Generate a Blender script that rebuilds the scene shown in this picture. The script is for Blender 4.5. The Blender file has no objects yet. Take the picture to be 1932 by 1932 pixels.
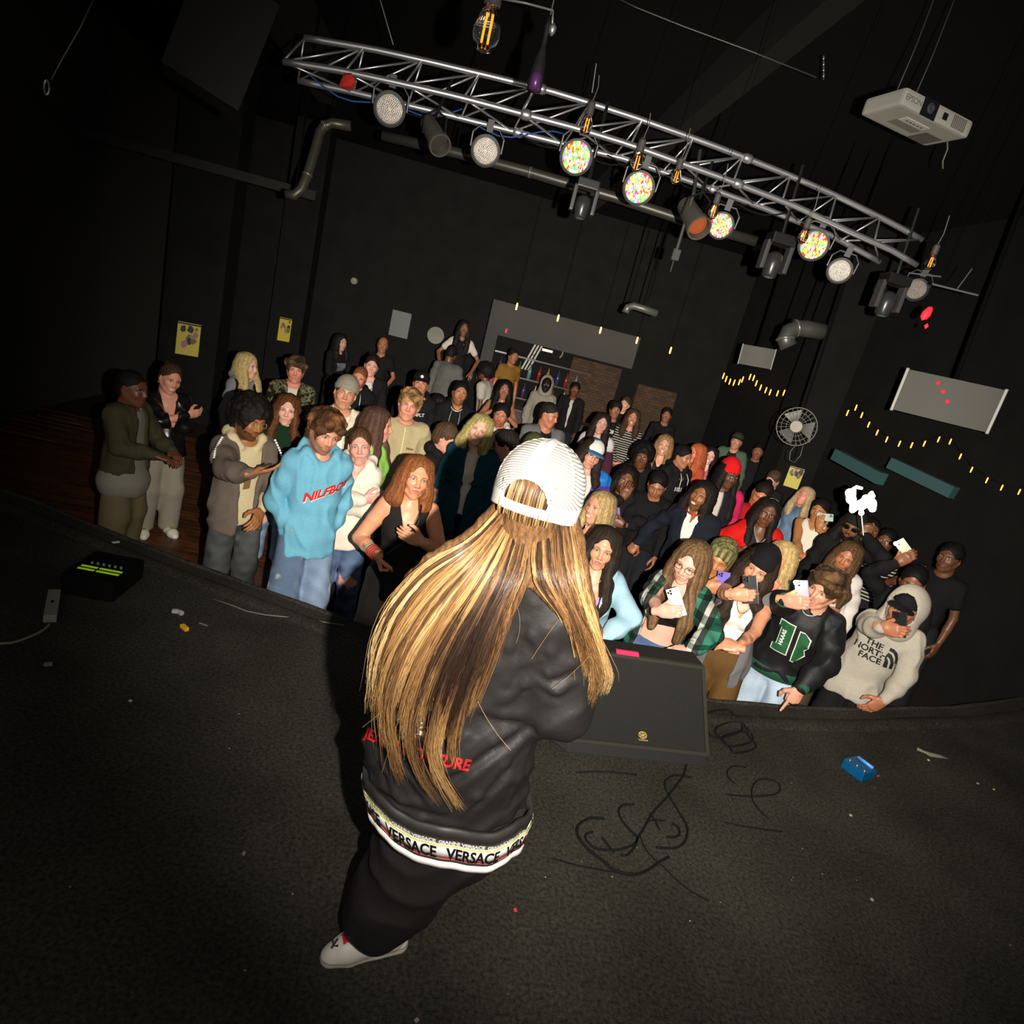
import bpy, bmesh, math, random, time
import numpy as np
from mathutils import Vector, Matrix
from mathutils.bvhtree import BVHTree
T0 = time.time()
random.seed(7); np.random.seed(7)
scene = bpy.context.scene
COL = scene.collection
# ------------------------------------------------------------------ camera
YAW, PITCH, ROLL, CAM_H, FPX = 8.0, -16.0, 14.5, 1.9, 1207.0
def _cam_axes():
    y, p, r = [math.radians(a) for a in (YAW, PITCH, ROLL)]
    F = np.array([math.sin(y)*math.cos(p), math.cos(y)*math.cos(p), math.sin(p)])
    R = np.array([math.cos(y), -math.sin(y), 0.0]); U = np.cross(R, F)
    return F, R*math.cos(r)+U*math.sin(r), -R*math.sin(r)+U*math.cos(r)
CF, CR, CU = _cam_axes()
CC = np.array([0.0, 0.0, CAM_H])
camd = bpy.data.cameras.new('camera'); cam = bpy.data.objects.new('camera', camd); COL.objects.link(cam)
camd.sensor_width = 36.0; camd.lens = 36.0*FPX/1932.0; camd.clip_start = 0.05; camd.clip_end = 100
M = Matrix.Identity(4)
for i in range(3):
    M[i][0] = CR[i]; M[i][1] = CU[i]; M[i][2] = -CF[i]; M[i][3] = CC[i]
cam.matrix_world = M
scene.camera = cam
# ------------------------------------------------------------------ world and large lights
world = bpy.data.worlds.new('ambient_fill'); scene.world = world; world.use_nodes = True
world.node_tree.nodes['Background'].inputs[0].default_value = (1.0, 0.98, 0.93, 1)
world.node_tree.nodes['Background'].inputs[1].default_value = 0.28  # even fill added to lift unlit blacks, entering where the room is open
def flash():
    d = bpy.data.lights.new('camera_flash', 'SPOT'); o = bpy.data.objects.new('camera_flash', d); COL.objects.link(o)
    d.energy = 150.0; d.spot_size = math.radians(97); d.spot_blend = 1.0; d.shadow_soft_size = 0.012
    d.color = (1.0, 0.94, 0.84)
    d.use_nodes = True; nt = d.node_tree
    em = nt.nodes['Emission']; fo = nt.nodes.new('ShaderNodeLightFalloff')
    fo.inputs['Strength'].default_value = FLASH_STRENGTH; fo.inputs['Smooth'].default_value = 0.0
    f2 = nt.nodes.new('ShaderNodeLightFalloff'); f2.inputs['Strength'].default_value = .17; ad = nt.nodes.new('ShaderNodeMath'); ad.operation = 'ADD'
    nt.links.new(fo.outputs['Linear'], ad.inputs[0]); nt.links.new(f2.outputs['Constant'], ad.inputs[1]); nt.links.new(ad.outputs[0], em.inputs['Strength'])
    p = CC + CR*0.17 - CU*0.01 + CF*0.02
    o.location = p
    tgt = CC + CF*5.0 + CU*0.10 + CR*0.85
    o.rotation_euler = (Vector(tgt)-Vector(p)).to_track_quat('-Z', 'Y').to_euler()
FLASH_STRENGTH = 1.5
flash()
vs = scene.view_settings
vs.view_transform = 'Standard'; vs.look = 'None'; vs.exposure = 0.0; vs.gamma = 1.0; vs.use_curve_mapping = False
# pixel helpers: real points in the room behind a pixel of the 1932 frame
def ray(x, y):
    return CF + CR*((x-966)/FPX) - CU*((y-966)/FPX)       # depth along view axis = 1
def U3(x, y, depth): return CC + ray(x, y)*depth
def onZ(x, y, z): d = ray(x, y); return CC + d*((z-CC[2])/d[2])
def onY(x, y, yy): d = ray(x, y); return CC + d*((yy-CC[1])/d[1])
def P2(p):
    v = np.asarray(p)-CC; f = v@CF
    return 966+FPX*(v@CR)/f, 966-FPX*(v@CU)/f, f
FLOOR = -0.65
EDGE = [(-6, 5.4), (-4, 4.75), (-2.6, 4.38), (-1.87, 4.08), (-1.31, 3.87), (-.64, 3.65), (-.27, 3.52), (.4, 3.40), (1.2, 3.36), (2.03, 3.39), (2.6, 3.49), (3.07, 3.60), (4.2, 3.95), (6, 4.7)]
def edge_y(x): return float(np.interp(x, [e[0] for e in EDGE], [e[1] for e in EDGE]))
# ------------------------------------------------------------------ materials
def lin(c):
    c = np.asarray(c, float)/255.0
    return tuple(np.where(c <= 0.04045, c/12.92, ((c+0.055)/1.055)**2.4))
MATS = {}
def mat(name, col=None, rough=0.6, metal=0.0, emit=None, strength=1.0, spec=0.5, attr=False, bump=None, trans=0.0, mottle=None, sheen=0.0, ior=1.45):
    if name in MATS: return MATS[name]
    m = bpy.data.materials.new(name); m.use_nodes = True; nt = m.node_tree; b = nt.nodes['Principled BSDF']
    I = b.inputs
    I['Roughness'].default_value = rough; I['Metallic'].default_value = metal; I['Specular IOR Level'].default_value = spec
    I['IOR'].default_value = ior
    src = None
    if attr:
        a = nt.nodes.new('ShaderNodeAttribute'); a.attribute_name = 'Col'; src = a.outputs['Color']
    elif col is not None: I['Base Color'].default_value = (*lin(col), 1)
    tc = nt.nodes.new('ShaderNodeTexCoord')
    if mottle:
        n = nt.nodes.new('ShaderNodeTexNoise'); n.inputs['Scale'].default_value = mottle[0]; n.inputs['Detail'].default_value = 6
        nt.links.new(tc.outputs['Object'], n.inputs['Vector'])
        r = nt.nodes.new('ShaderNodeMapRange'); r.inputs[1].default_value = 0.3; r.inputs[2].default_value = 0.7
        r.inputs[3].default_value = 1-mottle[1]; r.inputs[4].default_value = 1+mottle[1]
        nt.links.new(n.outputs['Fac'], r.inputs[0])
        mx = nt.nodes.new('ShaderNodeMix'); mx.data_type = 'RGBA'; mx.blend_type = 'MULTIPLY'; mx.inputs[0].default_value = 1
        if src: nt.links.new(src, mx.inputs[6])
        else: mx.inputs[6].default_value = (*lin(col), 1)
        nt.links.new(r.outputs[0], mx.inputs[7]); src = mx.outputs[2]
    if src: nt.links.new(src, I['Base Color'])
    if bump:
        n = nt.nodes.new('ShaderNodeTexNoise'); n.inputs['Scale'].default_value = bump[0]; n.inputs['Detail'].default_value = 4
        nt.links.new(tc.outputs['Object'], n.inputs['Vector'])
        bm_ = nt.nodes.new('ShaderNodeBump'); bm_.inputs['Strength'].default_value = bump[1]; bm_.inputs['Distance'].default_value = bump[2]
        nt.links.new(n.outputs['Fac'], bm_.inputs['Height']); nt.links.new(bm_.outputs[0], I['Normal'])
    if emit is not None:
        I['Emission Color'].default_value = (*lin(emit), 1); I['Emission Strength'].default_value = strength
    if trans: I['Transmission Weight'].default_value = trans
    if sheen: I['Sheen Weight'].default_value = sheen
    MATS[name] = m; return m
SKIN = mat('skin', attr=True, rough=0.42, spec=0.45, mottle=(14, .07))
CLOTH = mat('cloth', attr=True, rough=0.85, spec=0.15, bump=(260, .4, .0015), mottle=(90, .07))
SATIN = mat('satin_cloth', attr=True, rough=0.58, spec=0.32, bump=(16, .5, .010))
LEATHER = mat('black_leather', attr=True, rough=0.3, spec=0.6, bump=(40, .3, .003))
HAIR = mat('hair', attr=True, rough=0.62, spec=0.16, mottle=(60, .4), bump=(60, .6, .003))
for _n in [n for n in HAIR.node_tree.nodes if n.type == 'TEX_NOISE']:      # strands run down the head
    _mp = HAIR.node_tree.nodes.new('ShaderNodeMapping'); _mp.inputs['Scale'].default_value = (5, 5, .5)
    _tc = HAIR.node_tree.nodes.new('ShaderNodeTexCoord'); HAIR.node_tree.links.new(_tc.outputs['Object'], _mp.inputs[0]); HAIR.node_tree.links.new(_mp.outputs[0], _n.inputs['Vector'])
SHOEM = mat('shoe_leather', attr=True, rough=0.45)
CABLEB = mat('black_cable', (14, 14, 14), rough=.8, spec=.2)
BLACKP = mat('black_plastic', (22, 22, 22), rough=0.4)
METAL = mat('brushed_aluminium', (205, 205, 208), rough=0.32, metal=0.85)
GLASSM = mat('clear_glass', (255, 255, 255), rough=0.02, trans=1.0)
# ------------------------------------------------------------------ mesh plumbing
def mesh_from(name, V, Q, colors=None, smooth=True, sizes=None):
    me = bpy.data.meshes.new(name)
    V = np.asarray(V, np.float32); Q = np.asarray(Q, np.int32)
    me.vertices.add(len(V)); me.vertices.foreach_set('co', V.ravel())
    k = Q.shape[1]
    me.loops.add(Q.size); me.loops.foreach_set('vertex_index', Q.ravel())
    me.polygons.add(len(Q)); me.polygons.foreach_set('loop_start', np.arange(0, Q.size, k, dtype=np.int32))
    me.polygons.foreach_set('loop_total', np.full(len(Q), k, np.int32))
    me.polygons.foreach_set('use_smooth', np.full(len(Q), smooth, bool))
    if colors is not None:
        a = me.color_attributes.new('Col', 'FLOAT_COLOR', 'POINT')
        c = np.ones((len(V), 4), np.float32); c[:, :3] = colors
        a.data.foreach_set('color', c.ravel())
    me.update(); me.validate(); return me
def link(name, me, m=None, parent=None, mw=None):
    o = bpy.data.objects.new(name, me); COL.objects.link(o)
    if m is not None:
        if len(me.materials) == 0: me.materials.append(m)
    if parent is not None: o.parent = parent
    if mw is not None: o.matrix_local = mw
    return o
def tag(o, label, cat=None, group=None, kind=None):
    if label: o['label'] = label
    if cat: o['category'] = cat
    if group: o['group'] = group
    if kind: o['kind'] = kind
    return o
def empty(name, loc=(0, 0, 0), mw=None):
    o = bpy.data.objects.new(name, None); COL.objects.link(o); o.empty_display_size = .05
    o.location = loc
    if mw is not None: o.matrix_world = mw
    return o
class MB:
    """gathers boxes, tubes, lathes into one mesh"""
    def __init__(s): s.V = []; s.F = []; s.n = 0; s.C = []; s.mi = []; s.cur = 0
    def add(s, V, F, col=None):
        V = [tuple(v) for v in V]; s.V += V; s.F += [tuple(i+s.n for i in f) for f in F]
        s.mi += [s.cur]*len(F)
        s.C += [col if col is not None else (1, 1, 1)]*len(V); s.n += len(V)
    def box(s, c, size, R=None, col=None, taper=1.0):
        c = np.array(c, float); h = np.array(size, float)/2
        P = np.array([[x*h[0]*(taper if z > 0 else 1), y*h[1]*(taper if z > 0 else 1), z*h[2]] for z in (-1, 1) for y in (-1, 1) for x in (-1, 1)])
        if R is not None: P = P@np.array(R).T
        s.add(P+c, [(0, 2, 3, 1), (4, 5, 7, 6), (0, 1, 5, 4), (2, 6, 7, 3), (0, 4, 6, 2), (1, 3, 7, 5)], col)
    def tube(s, pts, r, n=8, col=None, cap=True):
        P = [np.array(p, float) for p in pts]; rs = r if hasattr(r, '__len__') else [r]*len(P)
        rings = []; prev = None
        for i, p in enumerate(P):
            d = P[min(i+1, len(P)-1)]-P[max(i-1, 0)]; d /= (np.linalg.norm(d)+1e-9)
            if prev is None:
                a = np.array([0, 0, 1.]) if abs(d[2]) < .9 else np.array([1., 0, 0]); u = np.cross(d, a)
            else: u = prev-d*(prev@d)
            u /= (np.linalg.norm(u)+1e-9); prev = u; w = np.cross(d, u)
            rings.append([p+rs[i]*(u*math.cos(t)+w*math.sin(t)) for t in np.arange(n)*2*math.pi/n])
        V = [v for rg in rings for v in rg]; F = []
        for i in range(len(P)-1):
            for j in range(n):
                a = i*n+j; b = i*n+(j+1) % n; F.append((a, b, b+n, a+n))
        if cap:
            F.append(tuple(range(n-1, -1, -1))); F.append(tuple(range((len(P)-1)*n, len(P)*n)))
        s.add(V, F, col)
    def lathe(s, prof, c=(0, 0, 0), R=None, n=24, col=None):
        V = []; F = []
        for (r, z) in prof:
            for t in np.arange(n)*2*math.pi/n: V.append((r*math.cos(t), r*math.sin(t), z))
        V = np.array(V, float)
        if R is not None: V = V@np.array(R).T
        for i in range(len(prof)-1):
            for j in range(n):
                a = i*n+j; b = i*n+(j+1) % n; F.append((a, b, b+n, a+n))
        F.append(tuple(range(n-1, -1, -1))); F.append(tuple(range((len(prof)-1)*n, len(prof)*n)))
        s.add(V+np.array(c, float), F, col)
    def mesh(s, name, smooth=False, mats=None, bevel=0):
        me = bpy.data.meshes.new(name); me.from_pydata([tuple(map(float, v)) for v in s.V], [], s.F)
        if any(c != (1, 1, 1) for c in s.C):
            a = me.color_attributes.new('Col', 'FLOAT_COLOR', 'POINT')
            a.data.foreach_set('color', np.array([(*c, 1) for c in s.C], np.float32).ravel())
        if mats:
            for m in mats: me.materials.append(m)
            me.polygons.foreach_set('material_index', np.array(s.mi, np.int32))
        if smooth: me.polygons.foreach_set('use_smooth', np.ones(len(me.polygons), bool))
        me.update()
        if bevel:
            bm = bmesh.new(); bm.from_mesh(me)
            ed = [e for e in bm.edges if len(e.link_faces) == 2 and e.calc_face_angle(0) > 0.6]
            bmesh.ops.bevel(bm, geom=ed, offset=bevel, segments=2, profile=.7, affect='EDGES', clamp_overlap=True)
            bm.to_mesh(me); bm.free()
        return me
    def build(s, name, m=None, parent=None, smooth=False, mats=None, mw=None, bevel=0):
        return link(name, s.mesh(name, smooth, mats, bevel), m, parent, mw)
def frame_R(z, x=None):
    """rotation matrix with local z along z"""
    z = np.array(z, float); z /= np.linalg.norm(z)
    a = np.array(x if x is not None else ((1, 0, 0) if abs(z[0]) < .9 else (0, 1, 0)), float)
    y = np.cross(z, a); y /= np.linalg.norm(y); x = np.cross(y, z)
    return np.array([x, y, z]).T
def rotz(a): c, s = math.cos(a), math.sin(a); return np.array([[c, -s, 0], [s, c, 0], [0, 0, 1.]])
def rotx(a): c, s = math.cos(a), math.sin(a); return np.array([[1., 0, 0], [0, c, -s], [0, s, c]])
def roty(a): c, s = math.cos(a), math.sin(a); return np.array([[c, 0, s], [0, 1., 0], [-s, 0, c]])
# ------------------------------------------------------------------ signed distance fields, surface nets
def smin(a, b, k):
    if k <= 0: return np.minimum(a, b)
    h = np.maximum(k-np.abs(a-b), 0)/k
    return np.minimum(a, b)-h*h*k*.25
class Field:
    def __init__(s, lo, hi, h):
        s.lo = np.array(lo, float); s.h = h
        s.n = np.maximum(np.ceil((np.array(hi)-s.lo)/h).astype(int)+1, 4)
        s.ax = [(s.lo[i]+h*np.arange(s.n[i])).astype(np.float32) for i in range(3)]
        s.S = np.full(s.n, 1.0, np.float32)
    def win(s, lo, hi):
        a = np.clip(np.floor((np.array(lo)-s.lo)/s.h).astype(int), 0, s.n-1)
        b = np.clip(np.ceil((np.array(hi)-s.lo)/s.h).astype(int)+1, 1, s.n)
        b = np.maximum(b, a+1)
        return tuple(slice(a[i], b[i]) for i in range(3))
    def grid(s, w): return s.ax[0][w[0]][:, None, None], s.ax[1][w[1]][None, :, None], s.ax[2][w[2]][None, None, :]
    def comb(s, w, d, k, op):
        if op == 'u': s.S[w] = smin(s.S[w], d, k)
        elif op == 's': s.S[w] = -smin(-s.S[w], d, k)
        elif op == 'i': s.S[w] = -smin(-s.S[w], -d, k)
    def cone(s, a, b, ra, rb, k=.02, sq=None, op='u'):
        a = np.array(a, np.float32); b = np.array(b, np.float32); m = max(ra, rb)+k+3*s.h
        w = s.win(np.minimum(a, b)-m, np.maximum(a, b)+m); X, Y, Z = s.grid(w)
        X = X-a[0]; Y = Y-a[1]; Z = Z-a[2]; v = b-a
        if sq is not None:          # squash (axis, factor > 1 thins along the axis)
            ax, f = np.array(sq[0], np.float32), sq[1]-1
            dd = (X*ax[0]+Y*ax[1]+Z*ax[2])*f; X = X+dd*ax[0]; Y = Y+dd*ax[1]; Z = Z+dd*ax[2]; v = v+ax*(v@ax)*f
        L = float(v@v)+1e-9
        t = np.clip((X*v[0]+Y*v[1]+Z*v[2])/L, 0, 1)
        d = np.sqrt((X-t*v[0])**2+(Y-t*v[1])**2+(Z-t*v[2])**2)-(ra+t*(rb-ra))
        if sq is not None: d = d/max(1.0, sq[1]*.75)
        s.comb(w, d, k, op)
    def ball(s, c, r, k=.02, R=None, op='u'):
        """ellipsoid with radii r, optional rotation R (columns = axes)"""
        r = np.array(r if hasattr(r, '__len__') else (r, r, r), float); m = r.max()+k+3*s.h
        c = np.array(c, float); w = s.win(c-m, c+m); X, Y, Z = s.grid(w); X = X-c[0]; Y = Y-c[1]; Z = Z-c[2]
        if R is not None:
            R = np.array(R, np.float32)
            X, Y, Z = X*R[0, 0]+Y*R[1, 0]+Z*R[2, 0], X*R[0, 1]+Y*R[1, 1]+Z*R[2, 1], X*R[0, 2]+Y*R[1, 2]+Z*R[2, 2]
        q = np.sqrt((X/r[0])**2+(Y/r[1])**2+(Z/r[2])**2)
        g = np.sqrt((X/r[0]**2)**2+(Y/r[1]**2)**2+(Z/r[2]**2)**2)+1e-6
        s.comb(w, (q*(q-1)/g).astype(np.float32), k, op)
    def chain(s, pts, rs, k=.02, sq=None, op='u'):
        for i in range(len(pts)-1): s.cone(pts[i], pts[i+1], rs[i], rs[i+1], k, sq, op)
    def cut(s, fn, k=0.0):
        """keep where fn(X, Y, Z) < 0"""
        w = (slice(None),)*3; X, Y, Z = s.grid(w); s.comb(w, np.broadcast_to(fn(X, Y, Z), s.S.shape).astype(np.float32), k, 'i')
    def near(s, fn, band=.035):
        idx = np.nonzero(np.abs(s.S) < band)
        s.S[idx] += fn(s.ax[0][idx[0]], s.ax[1][idx[1]], s.ax[2][idx[2]]).astype(np.float32)
    def mesh(s):
        S = s.S; S[0] = S[-1] = 1; S[:, 0] = S[:, -1] = 1; S[:, :, 0] = S[:, :, -1] = 1
        ins = S < 0
        nx, ny, nz = S.shape
        c = np.zeros((nx-1, ny-1, nz-1), np.uint8)
        for i in (0, 1):
            for j in (0, 1):
                for k in (0, 1): c += ins[i:nx-1+i, j:ny-1+j, k:nz-1+k]
        act = (c > 0) & (c < 8)
        I, J, K = np.nonzero(act); N = len(I)
        ids = np.full(act.shape, -1, np.int32); ids[I, J, K] = np.arange(N)
        cor = [(i, j, k) for i in (0, 1) for j in (0, 1) for k in (0, 1)]
        val = np.stack([S[I+a, J+b, K+d] for a, b, d in cor], 1)
        P = np.zeros((N, 3), np.float32); cnt = np.zeros(N, np.float32)
        for a in range(8):
            for b in range(a+1, 8):
                ca, cb = np.array(cor[a]), np.array(cor[b])
                if np.abs(ca-cb).sum() != 1: continue
                va, vb = val[:, a], val[:, b]; x = (va < 0) != (vb < 0)
                t = np.where(x, va/np.where(x, va-vb, 1), 0)
                p = ca+(cb-ca)*t[:, None]; P += p*x[:, None]; cnt += x
        P /= np.maximum(cnt, 1)[:, None]
        V = s.lo+s.h*(np.stack([I, J, K], 1)+P)
        Q = []
        for ax in range(3):
            sl0 = [slice(1, -1)]*3; sl1 = [slice(1, -1)]*3
            sl0[ax] = slice(0, -1); sl1[ax] = slice(1, None)
            A = ins[tuple(sl0)]; B = ins[tuple(sl1)]
            i, j, k = np.nonzero(A != B); off = [1, 1, 1]; off[ax] = 0
            g = np.stack([i+off[0], j+off[1], k+off[2]], 1)
            o1, o2 = [(1, 2), (2, 0), (0, 1)][ax]
            def idf(d1, d2):
                q = g.copy(); q[:, o1] -= d1; q[:, o2] -= d2
                return ids[q[:, 0], q[:, 1], q[:, 2]]
            q = np.stack([idf(1, 1), idf(0, 1), idf(0, 0), idf(1, 0)], 1)
            fl = ~A[i, j, k]
            q[fl] = q[fl][:, ::-1]
            Q.append(q)
        Q = np.concatenate(Q); Q = Q[(Q >= 0).all(1)]
        return V, Q
def sinnoise(seed, freq, n=6):
    r = np.random.RandomState(seed); D = r.normal(size=(n, 3)); D /= np.linalg.norm(D, axis=1)[:, None]
    D *= freq*(0.6+0.9*r.rand(n))[:, None]; ph = r.rand(n)*6.28
    def f(X, Y, Z):
        o = 0
        for i in range(n): o = o+np.sin(X*D[i, 0]+Y*D[i, 1]+Z*D[i, 2]+ph[i])
        return o/math.sqrt(n)
    return f
def text_mesh(txt, size, extrude=0.0, shear=0.0, bold=0.0, spacing=1.0, sub=0):
    c = bpy.data.curves.new('t', 'FONT'); c.body = txt; c.size = size; c.extrude = extrude; c.shear = shear
    c.offset = bold; c.space_character = spacing; c.align_x = 'CENTER'; c.align_y = 'CENTER'; c.resolution_u = 3
    o = bpy.data.objects.new('t', c); COL.objects.link(o)
    dg = bpy.context.evaluated_depsgraph_get(); me = bpy.data.meshes.new_from_object(o.evaluated_get(dg))
    bpy.data.objects.remove(o); bpy.data.curves.remove(c)
    bm = bmesh.new(); bm.from_mesh(me)
    bmesh.ops.triangulate(bm, faces=bm.faces)
    for _ in range(sub): bmesh.ops.subdivide_edges(bm, edges=[e for e in bm.edges if e.calc_length() > size*.25], cuts=1, use_grid_fill=False); bmesh.ops.triangulate(bm, faces=bm.faces)
    V = np.array([v.co[:] for v in bm.verts]) if bm.verts else np.zeros((0, 3)); F = [[v.index for v in f.verts] for f in bm.faces]
    bm.free(); bpy.data.meshes.remove(me)
    return V, F
def poly2d(pts, holes=None):
    bm = bmesh.new(); vs_ = [bm.verts.new((x, y, 0)) for x, y in pts]; bm.faces.new(vs_)
    bmesh.ops.triangulate(bm, faces=bm.faces)
    for _ in range(3): bmesh.ops.subdivide_edges(bm, edges=[e for e in bm.edges if e.calc_length() > .02], cuts=1); bmesh.ops.triangulate(bm, faces=bm.faces)
    bm.verts.index_update(); V = np.array([v.co[:] for v in bm.verts]); F = [[v.index for v in f.verts] for f in bm.faces]; bm.free(); return V, F
def decal(name, VF, O, A, B, D, bvh, m, parent, off=.0025):
    """wraps a flat print onto a surface: point = O + u A + v B, cast along D onto bvh (same space as O)"""
    V, F = VF; O, A, B, D = [np.array(q, float) for q in (O, A, B, D)]; out = []
    dv = Vector(D).normalized(); last = 0.0
    for u, v, w in V:
        p = O+A*u+B*v; h = bvh.ray_cast(Vector(p)-dv*.3, dv, .7)
        if h[0] is None: q = p+np.array(dv)*last
        else: q = np.array(h[0]); last = (q-p)@np.array(dv)
        out.append(q-np.array(dv)*(off+w))
    me = bpy.data.meshes.new(name); me.from_pydata([tuple(map(float, q)) for q in out], [], F); me.update()
    return link(name, me, m, parent)
def bvh_of(V, Q): return BVHTree.FromPolygons([tuple(map(float, v)) for v in V], [tuple(map(int, q)) for q in Q])
# ------------------------------------------------------------------ the room
def sheet(name, pts, m, kind='structure'):
    me = bpy.data.meshes.new(name); me.from_pydata([tuple(map(float, p)) for p in pts], [], [tuple(range(len(pts)))]); o = link(name, me, m)
    o['kind'] = kind; return o
def slab(name, lo, hi, m, label=None):
    b = MB(); lo, hi = np.array(lo, float), np.array(hi, float); b.box((lo+hi)/2, hi-lo); o = b.build(name, m); o['kind'] = 'structure'
    if label: o['label'] = label
    return o
PAINT = mat('black_wall_paint', (24, 24, 23), rough=.9, spec=.1, mottle=(3, .15))
CEIL = mat('black_ceiling', (30, 30, 30), rough=.95, spec=.05)
DARKFLOOR = mat('dark_subfloor', (34, 24, 18), rough=.7)
def carpet():
    m = mat('stage_carpet', (52, 50, 46), rough=1.0, spec=.05); nt = m.node_tree; b = nt.nodes['Principled BSDF']; tc = nt.nodes.new('ShaderNodeTexCoord')
    def noise(s, d=4): n = nt.nodes.new('ShaderNodeTexNoise'); n.inputs['Scale'].default_value = s; n.inputs['Detail'].default_value = d; nt.links.new(tc.outputs['Object'], n.inputs['Vector']); return n
    n1, n2, n3 = noise(330, 8), noise(2.2), noise(70, 5)
    r = nt.nodes.new('ShaderNodeValToRGB'); e = r.color_ramp.elements; e[0].position = .34; e[0].color = (*lin((15, 14, 12)), 1); e[1].position = .66; e[1].color = (*lin((70, 67, 60)), 1)
    av = nt.nodes.new('ShaderNodeMix'); av.data_type = 'FLOAT'; av.inputs[0].default_value = .45; nt.links.new(n1.outputs['Fac'], av.inputs[2]); nt.links.new(n3.outputs['Fac'], av.inputs[3]); nt.links.new(av.outputs[0], r.inputs[0])
    r2 = nt.nodes.new('ShaderNodeMapRange'); r2.inputs[1].default_value = .3; r2.inputs[2].default_value = .7; r2.inputs[3].default_value = .72; r2.inputs[4].default_value = 1.2; nt.links.new(n2.outputs['Fac'], r2.inputs[0])
    mx = nt.nodes.new('ShaderNodeMix'); mx.data_type = 'RGBA'; mx.blend_type = 'MULTIPLY'; mx.inputs[0].default_value = 1; nt.links.new(r.outputs[0], mx.inputs[6]); nt.links.new(r2.outputs[0], mx.inputs[7])
    v = nt.nodes.new('ShaderNodeTexVoronoi'); v.inputs['Scale'].default_value = 9; nt.links.new(tc.outputs['Object'], v.inputs['Vector'])
    lt = nt.nodes.new('ShaderNodeMath'); lt.operation = 'LESS_THAN'; lt.inputs[1].default_value = .030; nt.links.new(v.outputs['Distance'], lt.inputs[0])
    m2 = nt.nodes.new('ShaderNodeMix'); m2.data_type = 'RGBA'; nt.links.new(lt.outputs[0], m2.inputs[0]); nt.links.new(mx.outputs[2], m2.inputs[6]); m2.inputs[7].default_value = (*lin((150, 142, 118)), 1)
    nt.links.new(m2.outputs[2], b.inputs['Base Color'])
    bp = nt.nodes.new('ShaderNodeBump'); bp.inputs['Strength'].default_value = .35; bp.inputs['Distance'].default_value = .004; nt.links.new(n1.outputs['Fac'], bp.inputs['Height']); nt.links.new(bp.outputs[0], b.inputs['Normal'])
    return m
CARPET = carpet()
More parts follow.
